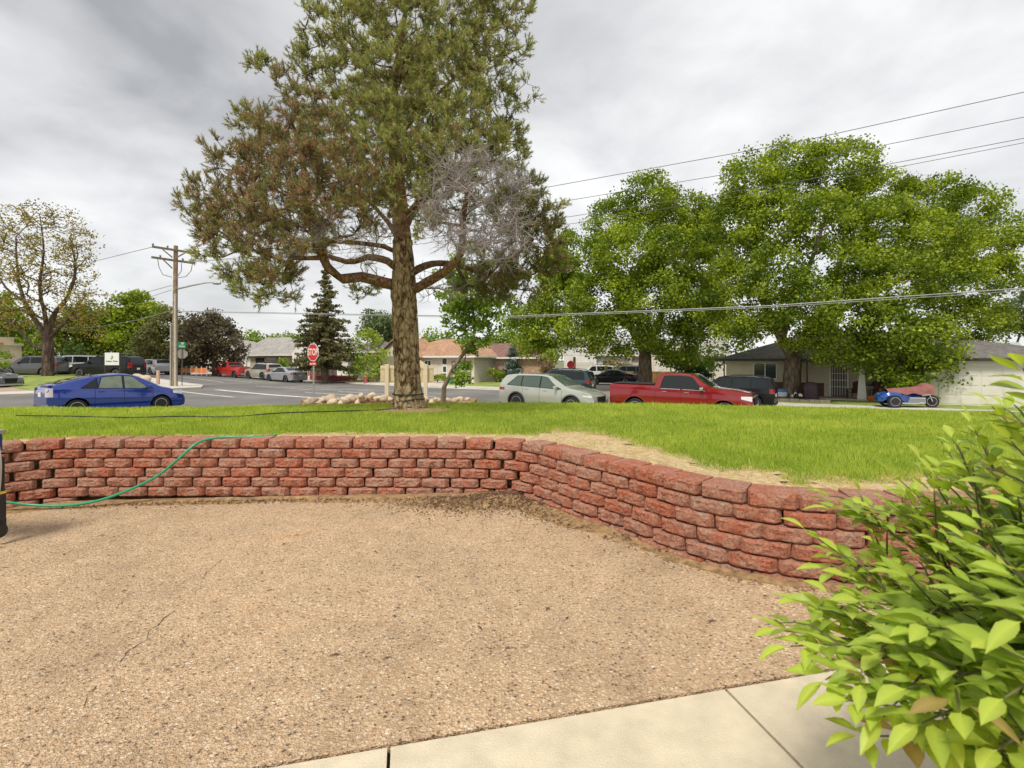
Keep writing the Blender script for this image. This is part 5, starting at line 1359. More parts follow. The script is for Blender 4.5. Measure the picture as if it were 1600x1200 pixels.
make_vehicle('parked_car', 'champagne wagon between the small red pickup and silver saloon', dict(SUV, L=4.5, H=1.72, wx=(.9, 3.5), spokes=8, bumper_mat=P_TAN, top=[(x * 4.5/4.82, z * .96) for x, z in SUV['top']], belt=[(x * 4.5/4.82, z * .93) for x, z in SUV['belt']], windows=[(.32,1.02,.1,0),(1.1,1.92,0,0),(2.0,2.9,0,.45)], windshield=(2.6,3.22), headlight=(4.1,4.4,.76,.92), mirror=2.75, rails=(.5, 2.4), clear=.26), P_TAN, far_at(411, 54.6), HEAD_V + math.pi, group='vehicles across the intersection')
make_vehicle('parked_car', 'silver saloon nearest the stop sign across the intersection', SEDAN, P_SILVER, far_at(446, 51.4), HEAD_V + math.pi, group='vehicles across the intersection')
make_vehicle('parked_car', 'maroon crossover on the drive behind the champagne wagon', SUV, P_MAROON, far_at(422, 62), HEAD_V + math.pi + .3, detail=False, group='vehicles across the intersection')
make_vehicle('parked_car', 'long black utility wagon behind the white signboard', SUBURBAN, P_BLACK, far_at(168, 45.0), math.radians(176), group='vehicles in the parking lot')
make_vehicle('parked_car', 'white utility wagon between the locust trunk and the black wagon', SUBURBAN, P_WHITE, far_at(112, 48.5), math.radians(205), detail=False, group='vehicles in the parking lot')
make_vehicle('parked_car', 'light grey crossover behind the white utility wagon', SUV, P_SILVER, far_at(136, 51.5), math.radians(200), detail=False, group='vehicles in the parking lot')
make_vehicle('parked_car', 'dark grey utility wagon beside the beige building', SUV, P_GREY, far_at(52, 46.5), math.radians(190), detail=False, group='vehicles in the parking lot')
make_vehicle('parked_car', 'small red car half hidden by the locust trunk', SEDAN, P_RED2, far_at(69, 49), math.radians(215), detail=False, group='vehicles in the parking lot')
make_vehicle('parked_car', 'silver hatchback on the street left of the utility pole', CX9, P_SILVER, far_at(240, 57), HEAD_V + math.pi, detail=False, group='vehicles across the intersection')
make_vehicle('parked_car', 'dark car cut by the picture edge beyond the avenue', SEDAN, P_GREY, far_at(-30, 33.5), math.radians(-10), detail=True, group='vehicles in the parking lot')
make_vehicle('parked_car', 'dark teal wagon behind the pale silver crossover', SUV, P_DGREEN, far_at(872, 35), HEAD_V + math.pi + .15, group='vehicles along the side road', detail=True)
make_vehicle('parked_car', 'white wagon by the blue bins on the side road', SUV, P_WHITE, far_at(928, 58), math.radians(170), detail=False, group='vehicles along the side road')
make_vehicle('parked_car', 'dark wagon above the red pickup bed, nearest the maple trunk', SUV, P_GREY, far_at(975, 54), math.radians(165), detail=False, group='vehicles along the side road')
make_vehicle('parked_car', 'dark saloon just over the red pickup tailgate', SEDAN, P_BLACK, far_at(955, 50), math.radians(165), detail=False, group='vehicles along the side road')

# ------------------------------------------------------------------ buildings
M_SIDE_TAN = siding_mat('tan_siding', (.70, .61, .46)); M_SIDE_CREAM = siding_mat('cream_siding', (.62, .56, .46)); M_SIDE_OLIVE = siding_mat('olive_siding', (.40, .36, .22)); M_SIDE_WHITE = siding_mat('white_siding', (.72, .70, .65)); M_SIDE_GREY = siding_mat('grey_siding', (.17, .17, .18))
M_BRICK = brick_mat('dark_red_brick', (.17, .06, .045), (.11, .042, .035), (.20, .16, .13)); M_BRICK2 = brick_mat('mixed_brick', (.40, .17, .11), (.56, .38, .28), (.52, .44, .36))
M_ROOF_GREY = roof_mat('grey_shingle', (.17, .155, .145)); M_ROOF_TAN = roof_mat('tan_shingle', (.42, .24, .145)); M_ROOF_PALE = roof_mat('pale_shingle', (.34, .32, .29)); M_ROOF_BROWN = roof_mat('brown_shingle', (.22, .12, .095)); M_ROOF_RED = roof_mat('red_tile', (.36, .12, .08))
M_TRIM = mat('dark_trim', (.035, .03, .028), .6, var=.1); M_OFFWHITE = mat('garage_white', (.70, .66, .58), .6, var=.06, scale=1.5); M_STUCCO = mat('beige_stucco', (.55, .47, .35), .9, var=.08, scale=1.0, bump=.3)
M_WINGLASS = mat('window_glass', (.05, .07, .065), .06, var=0, spec=.8); M_CREAM = mat('cream_paint', (.68, .58, .40), .6, var=.06, scale=3)

def window(parent, x0, x1, z0, z1, y=0.0, mull=1, frame=None, glassm=None):
    """opening in a wall that faces local -y"""
    w = MB(); t = .06
    w.box(x0 - t, x0, y - .05, y + .06, z0 - t, z1 + t); w.box(x1, x1 + t, y - .05, y + .06, z0 - t, z1 + t)
    w.box(x0, x1, y - .05, y + .06, z1, z1 + t); w.box(x0, x1, y - .065, y + .06, z0 - t, z0)
    for k in range(mull):
        xm = x0 + (x1 - x0) * (k + 1) / (mull + 1); w.box(xm - .03, xm + .03, y - .04, y + .05, z0, z1)
    wo = w.build('window', frame or M_WHITE, parent)
    MB().box(x0 + .001, x1 - .001, y - .012, y + .02, z0 + .001, z1 - .001).build('pane', glassm or M_WINGLASS, wo)
    return wo

def hip_roof(parent, x0, x1, y0, y1, ze, rise, m, over=.45, hipl=True, hipr=True, trim=None):
    a0, a1, b0, b1 = x0 - over, x1 + over, y0 - over, y1 + over; d = (b1 - b0) / 2; ym = (b0 + b1) / 2
    r0 = a0 + (d if hipl else 0.0); r1 = a1 - (d if hipr else 0.0)
    mb = MB(); e = .10
    mb.add([(a0,b0,ze),(a1,b0,ze),(a1,b1,ze),(a0,b1,ze),(r0,ym,ze+rise),(r1,ym,ze+rise),(a0,b0,ze-e),(a1,b0,ze-e),(a1,b1,ze-e),(a0,b1,ze-e)],
           [(0,1,5,4),(2,3,4,5),(3,0,4),(1,2,5),(6,9,8,7),(0,6,7,1),(1,7,8,2),(2,8,9,3),(3,9,6,0)])
    ro = mb.build('roof', m, parent)
    f = MB(); f.box(a0 - .02, a1 + .02, b0 - .05, b0 - .003, ze - .14, ze + .02); f.box(a0 - .05, a0 - .003, b0, b1, ze - .14, ze + .02); f.box(a1 + .003, a1 + .05, b0, b1, ze - .14, ze + .02)
    f.build('gutter', trim or M_TRIM, ro)
    return ro

def panel_door(parent, x0, x1, z0, z1, y, m, rows=4, cols=4, name='garage_door'):
    d = MB().box(x0, x1, y - .02, y + .03, z0, z1).build(name, m, parent)
    for i in range(rows):
        for j in range(cols):
            a0 = x0 + (x1 - x0) * (j + .08) / cols; a1 = x0 + (x1 - x0) * (j + .92) / cols; c0 = z0 + (z1 - z0) * (i + .12) / rows; c1 = z0 + (z1 - z0) * (i + .88) / rows
            MB().box(a0, a1, y - .034, y - .018, c0, c1).build('panel', m, d, bevel=.01)
    return d

# --- the tan house behind the maples (right)
HX0, HY0 = 15.9, 38.0
hz = tz(17.5, 36.8) + .06
hs = empty('house', (HX0, HY0, hz), HEAD_V, 'low tan-sided house with dark brick base and shaded porch', 'house')
D_ = 9.0
MB().box(0, 11.2, 0, D_, 1.0, 2.6).build('siding_wall', M_SIDE_TAN, hs)
MB().box(-.03, 6.2, -.06, D_ + .03, -.4, 1.0).build('brick_base', M_BRICK, hs)
MB().box(6.2, 11.2, 0, D_, -.4, 1.0).build('porch_wall', M_SIDE_TAN, hs)
hip_roof(hs, 0, 11.4, -.9, D_, 2.62, 1.9, M_ROOF_GREY, .5, True, False)
window(hs, 1.9, 3.3, 1.25, 2.3, 0, 1)
window(hs, 8.15, 10.15, .85, 2.25, 0, 1)
MB().tube([(-.12, -.12, 2.5), (-.12, -.10, .3)], .05, 6).build('downpipe', M_TRIM, hs)
# security door
dr = MB().box(6.55, 7.55, -.05, .03, .12, 2.25).build('door', mat('door_dark', (.10, .07, .05), .5), hs)
fr = MB(); fr.box(6.50, 6.60, -.09, -.02, .10, 2.32); fr.box(7.50, 7.60, -.09, -.02, .10, 2.32); fr.box(6.60, 7.50, -.09, -.02, 2.22, 2.32); fr.build('door_frame', M_WHITE, dr)
for k in range(6): MB().box(6.66 + k * .145, 6.69 + k * .145, -.085, -.062, .2, 2.2).build('security_bar', M_WHITE, dr)
for z_ in (.75, 1.2, 1.65): MB().box(6.6, 7.5, -.088, -.06, z_, z_ + .035).build('security_rail', M_WHITE, dr)
MB().box(5.2, 11.15, -2.0, -.07, -.4, .10).build('porch_floor', M_DRIVE, hs)
col = MB(); col.add([(8.02,-1.95,.1),(8.52,-1.95,.1),(8.52,-1.45,.1),(8.02,-1.45,.1),(8.16,-1.81,2.35),(8.38,-1.81,2.35),(8.38,-1.59,2.35),(8.16,-1.59,2.35)], [(0,3,2,1),(4,5,6,7),(0,1,5,4),(1,2,6,5),(2,3,7,6),(3,0,4,7)])
col.build('tapered_column', M_WHITE, hs, bevel=.02)
for x in (5.3, 11.0): MB().box(x - .05, x + .05, -1.85, -1.75, .1, 2.5).build('porch_post', M_TRIM, hs)
MB().box(5.1, 11.2, -1.98, -1.55, 2.38, 2.52).build('porch_beam', M_TRIM, hs)
# attached garage
MB().box(11.203, 18.6, -2.6, D_ - .5, -.4, 2.6).build('garage_wall', M_OFFWHITE, hs)
hip_roof(hs, 11.6, 18.4, -2.6, D_ - .5, 2.64, 1.5, M_ROOF_GREY, .4, False, True)
panel_door(hs, 11.9, 15.4, .02, 2.15, -2.62, M_OFFWHITE, 4, 4)
panel_door(hs, 15.9, 18.3, .02, 2.15, -2.62, M_OFFWHITE, 4, 3)
MB().box(18.3, 18.42, -2.66, -2.6, 0, 2.3).build('door_post', mat('brown_post', (.16, .07, .05), .7), hs)
shed = empty('shed', (*far_at(1545, 46), tz(*far_at(1545, 46))), HEAD_V, 'outbuilding with a pale green metal roof behind the garage', 'shed')
MB().box(-2.2, 2.2, 0, 5, -.4, 3.0).build('wall', M_SIDE_WHITE, shed); hip_roof(shed, -2.2, 2.2, 0, 5, 3.02, 1.2, mat('green_metal_roof', (.42, .47, .43), .5, .3), .3, False, False)

# --- small things round the porch
def hp(x, y, z_=0.0):
    c, s = math.cos(HEAD_V), math.sin(HEAD_V); return Vector((HX0 + x * c - y * s, HY0 + x * s + y * c, hz + z_))
M_MAROON = mat('maroon_plastic', (.12, .028, .025), .6, var=.15)
def adirondack(loc, rz, label):
    t = empty('porch_chair', loc, rz, label, 'chair', 'slatted chairs on the porch')
    for i in range(5): MB().box(-.26 + i * .108, -.17 + i * .108, .18, .22, .30, 1.02 + .07 * (1 - abs(i - 2) / 2)).build('back_slat', M_MAROON, t)
    for i in range(4): MB().box(-.27, .27, -.30 + i * .12, -.21 + i * .12, .36 - i * .02, .385 - i * .02).build('seat_slat', M_MAROON, t)
    for s in (-1, 1):
        MB().box(s * .31 - .06, s * .31 + .06, -.36, .22, .56, .585).build('armrest', M_MAROON, t)
        MB().box(s * .31 - .02, s * .31 + .02, -.33, -.26, 0, .56).build('leg', M_MAROON, t); MB().box(s * .29 - .02, s * .29 + .02, .14, .20, 0, .56).build('leg', M_MAROON, t)
for x, y, a, lab in ((7.95, -.55, -.5, 'maroon slatted porch chair beside the door'), (9.1, -1.0, -.35, 'large maroon slatted chair just past the white column'), (9.95, -1.15, .1, 'maroon slatted chair in the middle of the porch row'), (10.4, -.6, .3, 'maroon slatted chair set back under the porch window'), (10.8, -1.35, -.2, 'maroon slatted chair nearest the covered motorcycle')):
    adirondack(hp(x, y, .1), HEAD_V + a, lab)
gr = empty('grill', hp(5.55, -2.35, -.02), HEAD_V, 'barbecue grill under a dusky purple cover beside the maple', 'grill')
cv = MB(); K = 12
for z_, w, d in ((.06, .42, .33), (.5, .42, .32), (.85, .44, .33), (1.0, .38, .27), (1.12, .26, .18), (1.16, .1, .08)):
    for k in range(K):
        a = 2 * math.pi * k / K; cv.v.append((w * math.copysign(abs(math.cos(a)) ** .5, math.cos(a)) + .015 * math.sin(5 * a + z_ * 9), d * math.copysign(abs(math.sin(a)) ** .5, math.sin(a)), z_))
cv.f = [(i*K+k, i*K+(k+1) % K, (i+1)*K+(k+1) % K, (i+1)*K+k) for i in range(5) for k in range(K)] + [tuple(range(K))[::-1], tuple(range(5*K, 6*K))]
cv.build('cover', mat('purple_vinyl', (.085, .05, .065), .6, var=.25, scale=5), gr, smooth=.9)
for s in (-1, 1): MB().lathe([(.07, -.02), (.08, 0), (.07, .02)], 12, (s * .33, 0, .08), 'x').build('wheel', M_BLACK, gr)
ct = empty('traffic_cone', hp(8.75, -2.05, .1) - Vector((0, 0, .12)), 0, 'small orange pot standing beside the white column foot', 'pot')
MB().lathe([(.12, 0), (.15, .05), (.19, .30), (.20, .36), (.17, .36)], 16).build('pot_body', mat('orange_clay', (.75, .16, .03), .5, var=.1), ct, smooth=.6)
MB().lathe([(.165, .33), (.01, .34)], 16).build('pot_soil', M_DIRT, ct)
ct.name = 'flower_pot'
bl_ = empty('lidded_tub', hp(3.9, -3.3, 0), HEAD_V, 'blue and white lidded tub on the planter by the maple trunk', 'tub')
MB().lathe([(.26, .15), (.36, .22), (.40, .45), (.37, .50)], 18).build('tub_body', mat('tub_white', (.62, .66, .72), .4), bl_, smooth=.6); MB().lathe([(.40, .50), (.42, .54), (.34, .66), (.15, .70), (.01, .71)], 18).build('lid', mat('tub_blue', (.08, .20, .48), .4), bl_, smooth=.6)
dog = empty('spotted_ornament', hp(4.75, -3.45, 0), HEAD_V, 'black and white spotted stones heaped beside the maple trunk', 'stones')
for k in range(7):
    mb = MB(); rr_ = random.uniform(.08, .14); mb.lathe([(.01, 0), (rr_, .05), (rr_ * 1.1, .11), (rr_ * .7, .2), (.01, .22)], 9, (random.uniform(-.3, .3), random.uniform(-.15, .15), .14 + (k % 3) * .07)); mb.build('stone', M_WHITE if k % 2 else M_BLACK, dog, smooth=.9)
pb = empty('planter', hp(4.2, -3.35, -.05), HEAD_V, 'low stone-edged planter round the foot of the maple', 'planter')
for k in range(9): MB().box(-2.4 + k * .54, -1.88 + k * .54, -1.25 + .02 * (k % 2), -1.0, -.3, .18 + .015 * (k % 3)).build('edging_stone', mat('edging_stone', (.36, .29, .22), .9, var=.25, scale=4, obj_rand=.2), pb, bevel=.02)
for k in range(4):
    for s in (-1, 1): MB().box(-2.4 if s < 0 else 2.2, -2.15 if s < 0 else 2.45, -.99 + k * .5, -.51 + k * .5, -.3, .17 + .01 * k).build('edging_stone', MATS['edging_stone'], pb, bevel=.02)
MB().box(-2.15, 2.2, -.99, 1.0, -.3, .10).build('planting_soil', M_DIRT, pb)
vw = MB(); chair = empty('wire_chair', hp(3.1, -2.9, .0), HEAD_V, 'thin metal garden chair by the brick wall', 'chair')
for s in (-1, 1): MB().tube([(s*.22, -.22, 0), (s*.22, -.2, .42), (s*.22, .2, .42), (s*.22, .26, .85)], .014, 6).build('frame', M_GREYMETAL, chair)
MB().box(-.22, .22, -.2, .2, .41, .44).build('seat', M_GREYMETAL, chair); MB().box(-.22, .22, .22, .25, .55, .82).build('backrest', M_GREYMETAL, chair); [MB().tube([(s*.21, .18, .42), (s*.23, .24, 0)], .014, 6).build('leg', M_GREYMETAL, chair) for s in (-1, 1)]

# --- covered trike
def trike():
    c = at(1417, 636, 27.6); zt = tz(c.x, c.y) + .11
    t = empty('trike_motorcycle', (c.x, c.y, zt), HEAD_V + .30, 'blue three-wheeled motorcycle under a dusty red cover on the lawn edge', 'motorcycle')
    PB = paint('trike_blue', (.015, .085, .36), .3, .22); PS = paint('trike_silver', (.55, .56, .58), .6, .3)
    tm, rm, bk = wheel_parts(.33, .24, 5, M_CHROME)
    for y in (-.55, .55):
        w = empty('rear_wheel', (-.78, y, .33)); w.parent = t; w.rotation_euler = (0, 0, 0 if y > 0 else math.pi)
        link('tyre', tm, w); link('rim', rm, w); link('brake_disc', bk, w)
    tm2, rm2, bk2 = wheel_parts(.34, .14, 5, M_CHROME)
    w = empty('front_wheel', (1.12, 0, .34)); w.parent = t; w.rotation_euler = (0, 0, math.pi); link('tyre', tm2, w); link('rim', rm2, w)
    b = MB(); prof = [(-1.45,.30,.30,.62),(-1.3,.55,.26,.78),(-1.0,.62,.44,.86),(-.6,.62,.48,.86),(-.25,.42,.22,.84),(.1,.26,.18,.78),(.5,.24,.18,.80)]
    for x, wv, z0, z1 in prof:
        for k in range(10):
            a = 2 * math.pi * k / 10; cy, cz = math.cos(a), math.sin(a); b.v.append((x, wv * math.copysign(abs(cy) ** .6, cy), (z0+z1)/2 + (z1-z0)/2 * math.copysign(abs(cz) ** .6, cz)))
    b.f = [(i*10+k, i*10+(k+1) % 10, (i+1)*10+(k+1) % 10, (i+1)*10+k) for i in range(6) for k in range(10)] + [tuple(range(10)), tuple(range(60, 70))]
    b.build('body', PB, t, smooth=.8)
    MB().box(-.2, .75, -.30, .30, .20, .56).build('engine', M_CHROME, t, bevel=.06)
    MB().tube([(-.35, -.34, .24), (.3, -.34, .22), (.6, -.30, .30)], .05, 8).build('exhaust_pipe', M_CHROME, t, smooth=.8)
    f = MB(); 
    for k in range(9):
        a = math.radians(20 + k * 17.5)
        for y in (-.10, .10): f.v.append((1.12 + .40 * math.cos(a), y, .34 + .40 * math.sin(a)))
        if k: f.f.append((2*k-2, 2*k-1, 2*k+1, 2*k))
    f.build('front_fender', PB, t, smooth=1)
    for y in (-.10, .10): MB().tube([(1.12, y, .34), (.88, y, 1.0)], .028, 8).build('fork', M_CHROME, t, smooth=.8)
    fa = MB(); fa.add([(.55,-.32,.62),(.95,-.24,.66),(.98,-.20,1.0),(.62,-.34,1.02),(.55,.32,.62),(.95,.24,.66),(.98,.20,1.0),(.62,.34,1.02)], [(0,1,2,3),(4,7,6,5),(1,5,6,2),(0,3,7,4),(3,2,6,7),(0,4,5,1)]); fa.build('fairing', PS, t, smooth=.5, bevel=.05)
    # the cover: draped cloth with folds
    cv = MB(); nx, ny = 30, 16
    for i in range(nx + 1):
        x = -1.05 + 2.15 * i / nx; ridge = 1.08 + .06 * math.sin(x * 2.2) + (.18 if x > .45 else 0) * min(1, (x - .45) / .25) - .32 * max(0, x - .85) - .10 * max(0, -x - .6); wv = .52 if x < .3 else .52 - .12 * (x - .3)
        hang = .74 + .06 * mnoise.noise(Vector((x * 3, 0, 0)))
        for j in range(ny + 1):
            q = -1 + 2 * j / ny; a = abs(q); y = wv * math.sin(a * 1.35) / math.sin(1.35) * (1 if q > 0 else -1)
            z_ = ridge - (ridge - hang) * (a ** 2.2); d = mnoise.noise(Vector((x * 4, q * 2.2, 4))) * .04 + .03 * math.sin(x * 9 + q * 5) * a
            cv.v.append((x, y + d * .8, z_ + d * .6))
    cv.f = [(i*(ny+1)+j, (i+1)*(ny+1)+j, (i+1)*(ny+1)+j+1, i*(ny+1)+j+1) for i in range(nx) for j in range(ny)]
    cv.build('dust_cover', mat('red_cover', (.26, .10, .085), .85, var=.18, scale=3), t, smooth=1.2)
trike()
def scooter():
    c = at(1556, 632, 28.2); zt = tz(c.x, c.y) + .12
    t = empty('parked_scooter', (c.x, c.y, zt), HEAD_V + math.pi, 'white-bodied motor scooter with a dark screen before the second garage door', 'scooter')
    tm, rm, bk = wheel_parts(.27, .13, 5, M_ALLOY)
    for x in (-.62, .66):
        w = empty('wheel', (x, 0, .27)); w.parent = t; link('tyre', tm, w); link('rim', rm, w)
    b = MB(); prof = [(-.95,.10,.62,.80),(-.7,.20,.50,.88),(-.3,.24,.36,.86),(.05,.22,.24,.60),(.3,.24,.26,.62),(.5,.28,.42,1.0),(.75,.22,.62,1.12),(.85,.08,.8,1.05)]
    for x, wv, z0, z1 in prof:
        for k in range(10):
            a = 2 * math.pi * k / 10; b.v.append((x, wv * math.cos(a), (z0+z1)/2 + (z1-z0)/2 * math.sin(a)))
    b.f = [(i*10+k, i*10+(k+1) % 10, (i+1)*10+(k+1) % 10, (i+1)*10+k) for i in range(7) for k in range(10)] + [tuple(range(10)), tuple(range(70, 80))]
    b.build('body', P_WHITE, t, smooth=.9)
    MB().box(-.75, .0, -.16, .16, .86, .95).build('seat', M_BLACK, t, bevel=.04)
    s = MB(); s.add([(.78,-.2,1.05),(.78,.2,1.05),(.55,.16,1.42),(.55,-.16,1.42),(.76,-.2,1.05),(.76,.2,1.05),(.53,.16,1.42),(.53,-.16,1.42)], [(0,1,2,3),(7,6,5,4),(0,3,7,4),(1,5,6,2),(2,6,7,3),(0,4,5,1)]); s.build('screen', M_GLASS, t)
    MB().tube([(.52, -.34, 1.12), (.58, 0, 1.1), (.52, .34, 1.12)], .018, 6).build('handlebar', M_BLACK, t)
scooter()
ld = at(1546, 633, 28.6); lt = empty('leaning_ladder', (ld.x, ld.y, tz(ld.x, ld.y) + .1), HEAD_V, 'pale ladder leaning against the garage', 'ladder')
for s in (-.2, .2): MB().tube([(s, 0, 0), (s + .1, .75, 3.0)], .03, 6).build('rail', M_WHITE, lt)
for k in range(9): MB().tube([(-.2 + .1 * (k + 1) / 10, .75 * (k + 1) / 10, 3.0 * (k + 1) / 10), (.2 + .1 * (k + 1) / 10, .75 * (k + 1) / 10, 3.0 * (k + 1) / 10)], .016, 6).build('rung', M_WHITE, lt)

# --- houses across the cross street
def simple_house(name, label, px, Y, w, d, h, wallm, roofm, rise, rz=HEAD_V, hip=(True, True), group='houses across the cross street', over=.45):
    x, y = far_at(px, Y); t = empty(name, (x, y, tz(x, y) + .08), rz, label, 'house', group)
    MB().box(0, w, 0, d, -.5, h).build('wall', wallm, t); hip_roof(t, 0, w, 0, d, h + .02, rise, roofm, over, *hip, trim=M_WHITE); return t
tn = simple_house('house', 'tan house with an orange-brown roof and garage behind the pine trunk', 601, 57.5, 12.6, 9, 2.55, M_SIDE_CREAM, M_ROOF_TAN, 2.0)
window(tn, 6.1, 6.9, 1.35, 2.1, 0, 1); window(tn, 8.5, 9.1, 1.75, 2.35, 0, 0)
dd_ = MB().box(8.5, 9.15, -.05, .03, .1, 1.65).build('door', M_WHITE, tn); MB().box(8.62, 9.03, -.065, -.045, .3, .8).build('pane', M_WINGLASS, dd_); MB().box(8.62, 9.03, -.065, -.045, .95, 1.5).build('pane', M_WINGLASS, dd_)
panel_door(tn, 9.9, 12.1, .02, 1.95, -.02, M_OFFWHITE, 4, 4)
fr_ = MB(); fr_.box(9.75, 9.9, -.05, .02, 0, 2.1); fr_.box(12.1, 12.25, -.05, .02, 0, 2.1); fr_.box(9.9, 12.1, -.05, .02, 1.95, 2.1); fr_.build('garage_frame', mat('brown_trim', (.22, .17, .12), .7), tn)
MB().prism([(.2, 2.57), (6.0, 2.57), (3.1, 4.4)], 'y', -1.2, 3.0).build('gable', M_SIDE_CREAM, tn)
gb = MB(); gb.add([(-.1,-1.5,2.45),(3.1,-1.5,4.62),(6.3,-1.5,2.45),(-.1,3.2,2.45),(3.1,3.2,4.62),(6.3,3.2,2.45),(-.1,-1.5,2.36),(3.1,-1.5,4.5),(6.3,-1.5,2.36)], [(0,1,4,3),(1,2,5,4),(0,6,7,1),(1,7,8,2)]); gb.build('gable_roof', M_ROOF_TAN, tn)
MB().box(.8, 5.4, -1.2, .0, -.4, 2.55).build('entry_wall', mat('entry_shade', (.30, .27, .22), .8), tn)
bx_ = empty('utility_box', (*far_at(708, 48), tz(*far_at(708, 48)) + .08), HEAD_V, 'green utility box on the tan house lawn', 'utility box')
MB().box(-.35, .35, -.3, .3, 0, .55).build('cabinet', mat('utility_green', (.04, .22, .12), .5), bx_, bevel=.02); MB().box(-.38, .38, -.33, .33, .55, .62).build('cabinet_lid', MATS['utility_green'], bx_, bevel=.02)
bk_ = simple_house('house', 'mottled brick house with a brown roof beside the blue spruce', 744, 54, 7, 8, 2.5, M_BRICK2, M_ROOF_BROWN, 1.6, HEAD_V + .35, (False, True))
og = simple_house('house', 'low olive house with a wide pale grey roof', 372, 68, 11.5, 8, 2.5, M_SIDE_OLIVE, M_ROOF_PALE, 2.1)
window(og, 6.6, 8.4, 1.2, 2.1, 0, 1); od = MB().box(1.4, 3.0, -.05, .03, .1, 2.1).build('door', M_WHITE, og); MB().box(4.2, 6.0, -.06, .03, .1, 2.1).build('entry_shade_panel', M_DARK, og)  # flat black panel on the wall, its colour standing for a recessed entry's shade
for x in (3.3, 4.1): MB().box(x - .08, x + .08, -1.3, -1.14, -.3, 2.5).build('porch_post', M_WHITE, og)
gbh = simple_house('house', 'small blue-gabled house showing above the grey roof', 388, 82, 9, 7, 3.6, mat('blue_paint', (.35, .45, .52), .7), M_ROOF_PALE, 1.8, HEAD_V, (False, True))
wh = simple_house('house', 'white house with a tall arched window behind the silver saloon', 462, 62, 9.5, 8, 2.6, M_SIDE_WHITE, M_ROOF_PALE, 1.9, HEAD_V, (False, True))
MB().prism([(-.2, 2.62), (4.8, 2.62), (2.3, 4.3)], 'y', -.6, 2.0).build('gable', M_SIDE_WHITE, wh)
aw = MB(); aw.prism([(1.6, .7), (3.0, .7), (3.0, 2.5)] + [(2.3 + .7 * math.cos(a), 2.5 + .55 * math.sin(a)) for a in np.linspace(.3, 2.84, 7)] + [(1.6, 2.5)], 'y', -.72, -.55); awo = aw.build('arched_window', M_WHITE, wh)
for k in range(3): MB().box(1.72 + k * .42, 2.06 + k * .42, -.74, -.715, .8, 2.4).build('pane', M_WINGLASS, awo)
MB().box(.2, 4.4, -.62, -.003, -.4, 2.62).build('bay_wall', M_SIDE_WHITE, wh)
window(wh, 6.8, 8.4, 1.0, 2.1, 0, 1)
gy = simple_house('house', 'dark grey house corner between the spruce and the round green tree', 530, 59, 6.0, 7, 3.0, M_SIDE_GREY, M_ROOF_GREY, 1.5)
# red deck railing before the white house
dk = empty('deck', (*far_at(484, 53.5), tz(*far_at(484, 53.5)) + .08), HEAD_V, 'red wooden deck with slatted railing beside the spruce trunk', 'deck')
M_DECK = mat('red_stain', (.33, .065, .05), .7, var=.2, scale=5, obj_rand=.2)
MB().box(0, 4.4, 0, 2.5, -.3, .45).build('platform', M_DECK, dk)
for k in range(22): MB().box(k * .2, k * .2 + .10, -.03, .03, .45, 1.35).build('baluster', M_DECK, dk)
MB().box(-.05, 4.45, -.06, .06, 1.35, 1.43).build('handrail', M_DECK, dk)
for k in range(6): MB().box(-1.6 + k * .27, -1.48 + k * .27, -.03, .03, .0 + k * .09, .9 + k * .09).build('stair_baluster', M_DECK, dk)
MB().tube([(-1.65, 0, .9), (0, 0, 1.42)], .05, 6).build('stair_rail', M_DECK, dk)
for px, Y, w, lab in ((882, 62, 7.0, 'white house with a steep gable at the end of the side road'), (925, 66, 9.0, 'cream house with a wide garage behind the blue bins'), (1010, 64, 9.5, 'pale house showing under the maple beside its trunk')):
    hh = simple_house('house', lab, px, Y, w, 7, 2.9, M_SIDE_WHITE if px == 882 else M_SIDE_CREAM, M_ROOF_PALE, 2.0, math.radians(-12), (False, False), 'houses along the side road')
    MB().prism([(-.05, 2.92), (w * .55, 2.92), (w * .27, 4.7)], 'y', -.5, 2.0).build('gable', M_SIDE_WHITE if px == 882 else M_SIDE_CREAM, hh)
    panel_door(hh, w * .1, w * .5, 0, 2.1, -.52, M_OFFWHITE, 4, 3); MB().box(-.0, w * .55, -.5, -.003, -.3, 2.92).build('garage_bay', M_SIDE_WHITE if px == 882 else M_SIDE_CREAM, hh); window(hh, w * .65, w * .85, 1.0, 2.2, 0, 1)
M_BIN = mat('bin_blue', (.05, .07, .36), .5)
for px, lab in ((900, 'blue wheelie bin nearer the far stop sign'), (911, 'blue wheelie bin nearer the white wagon')):
    x, y = far_at(px, 54); t = empty('wheelie_bin', (x, y, tz(x, y) + .05), .2, lab, 'bin', 'blue bins on the side road')
    b = MB(); b.add([(-.24,-.27,.05),(.24,-.27,.05),(.24,.27,.05),(-.24,.27,.05),(-.30,-.36,1.0),(.30,-.36,1.0),(.30,.36,1.0),(-.30,.36,1.0)], [(0,3,2,1),(4,5,6,7),(0,1,5,4),(1,2,6,5),(2,3,7,6),(3,0,4,7)]); b.build('bin_body', M_BIN, t, bevel=.03)
    MB().box(-.33, .33, -.40, .40, 1.0, 1.08).build('lid', M_BIN, t, bevel=.02)
fnc = empty('board_fence', (*far_at(975, 53), tz(*far_at(975, 53)) + .02), math.radians(-8), 'orange-brown board fence beside the maple trunk', 'fence')
M_FENCE = mat('cedar', (.50, .24, .08), .8, var=.2, scale=3, obj_rand=.15)
for k in range(26): MB().box(k * .2, k * .2 + .185, -.02, .02, 0, 1.2).build('board', M_FENCE, fnc)
for z_ in (.3, .95): MB().box(0, 5.2, .02, .06, z_, z_ + .09).build('fence_rail', M_FENCE, fnc)
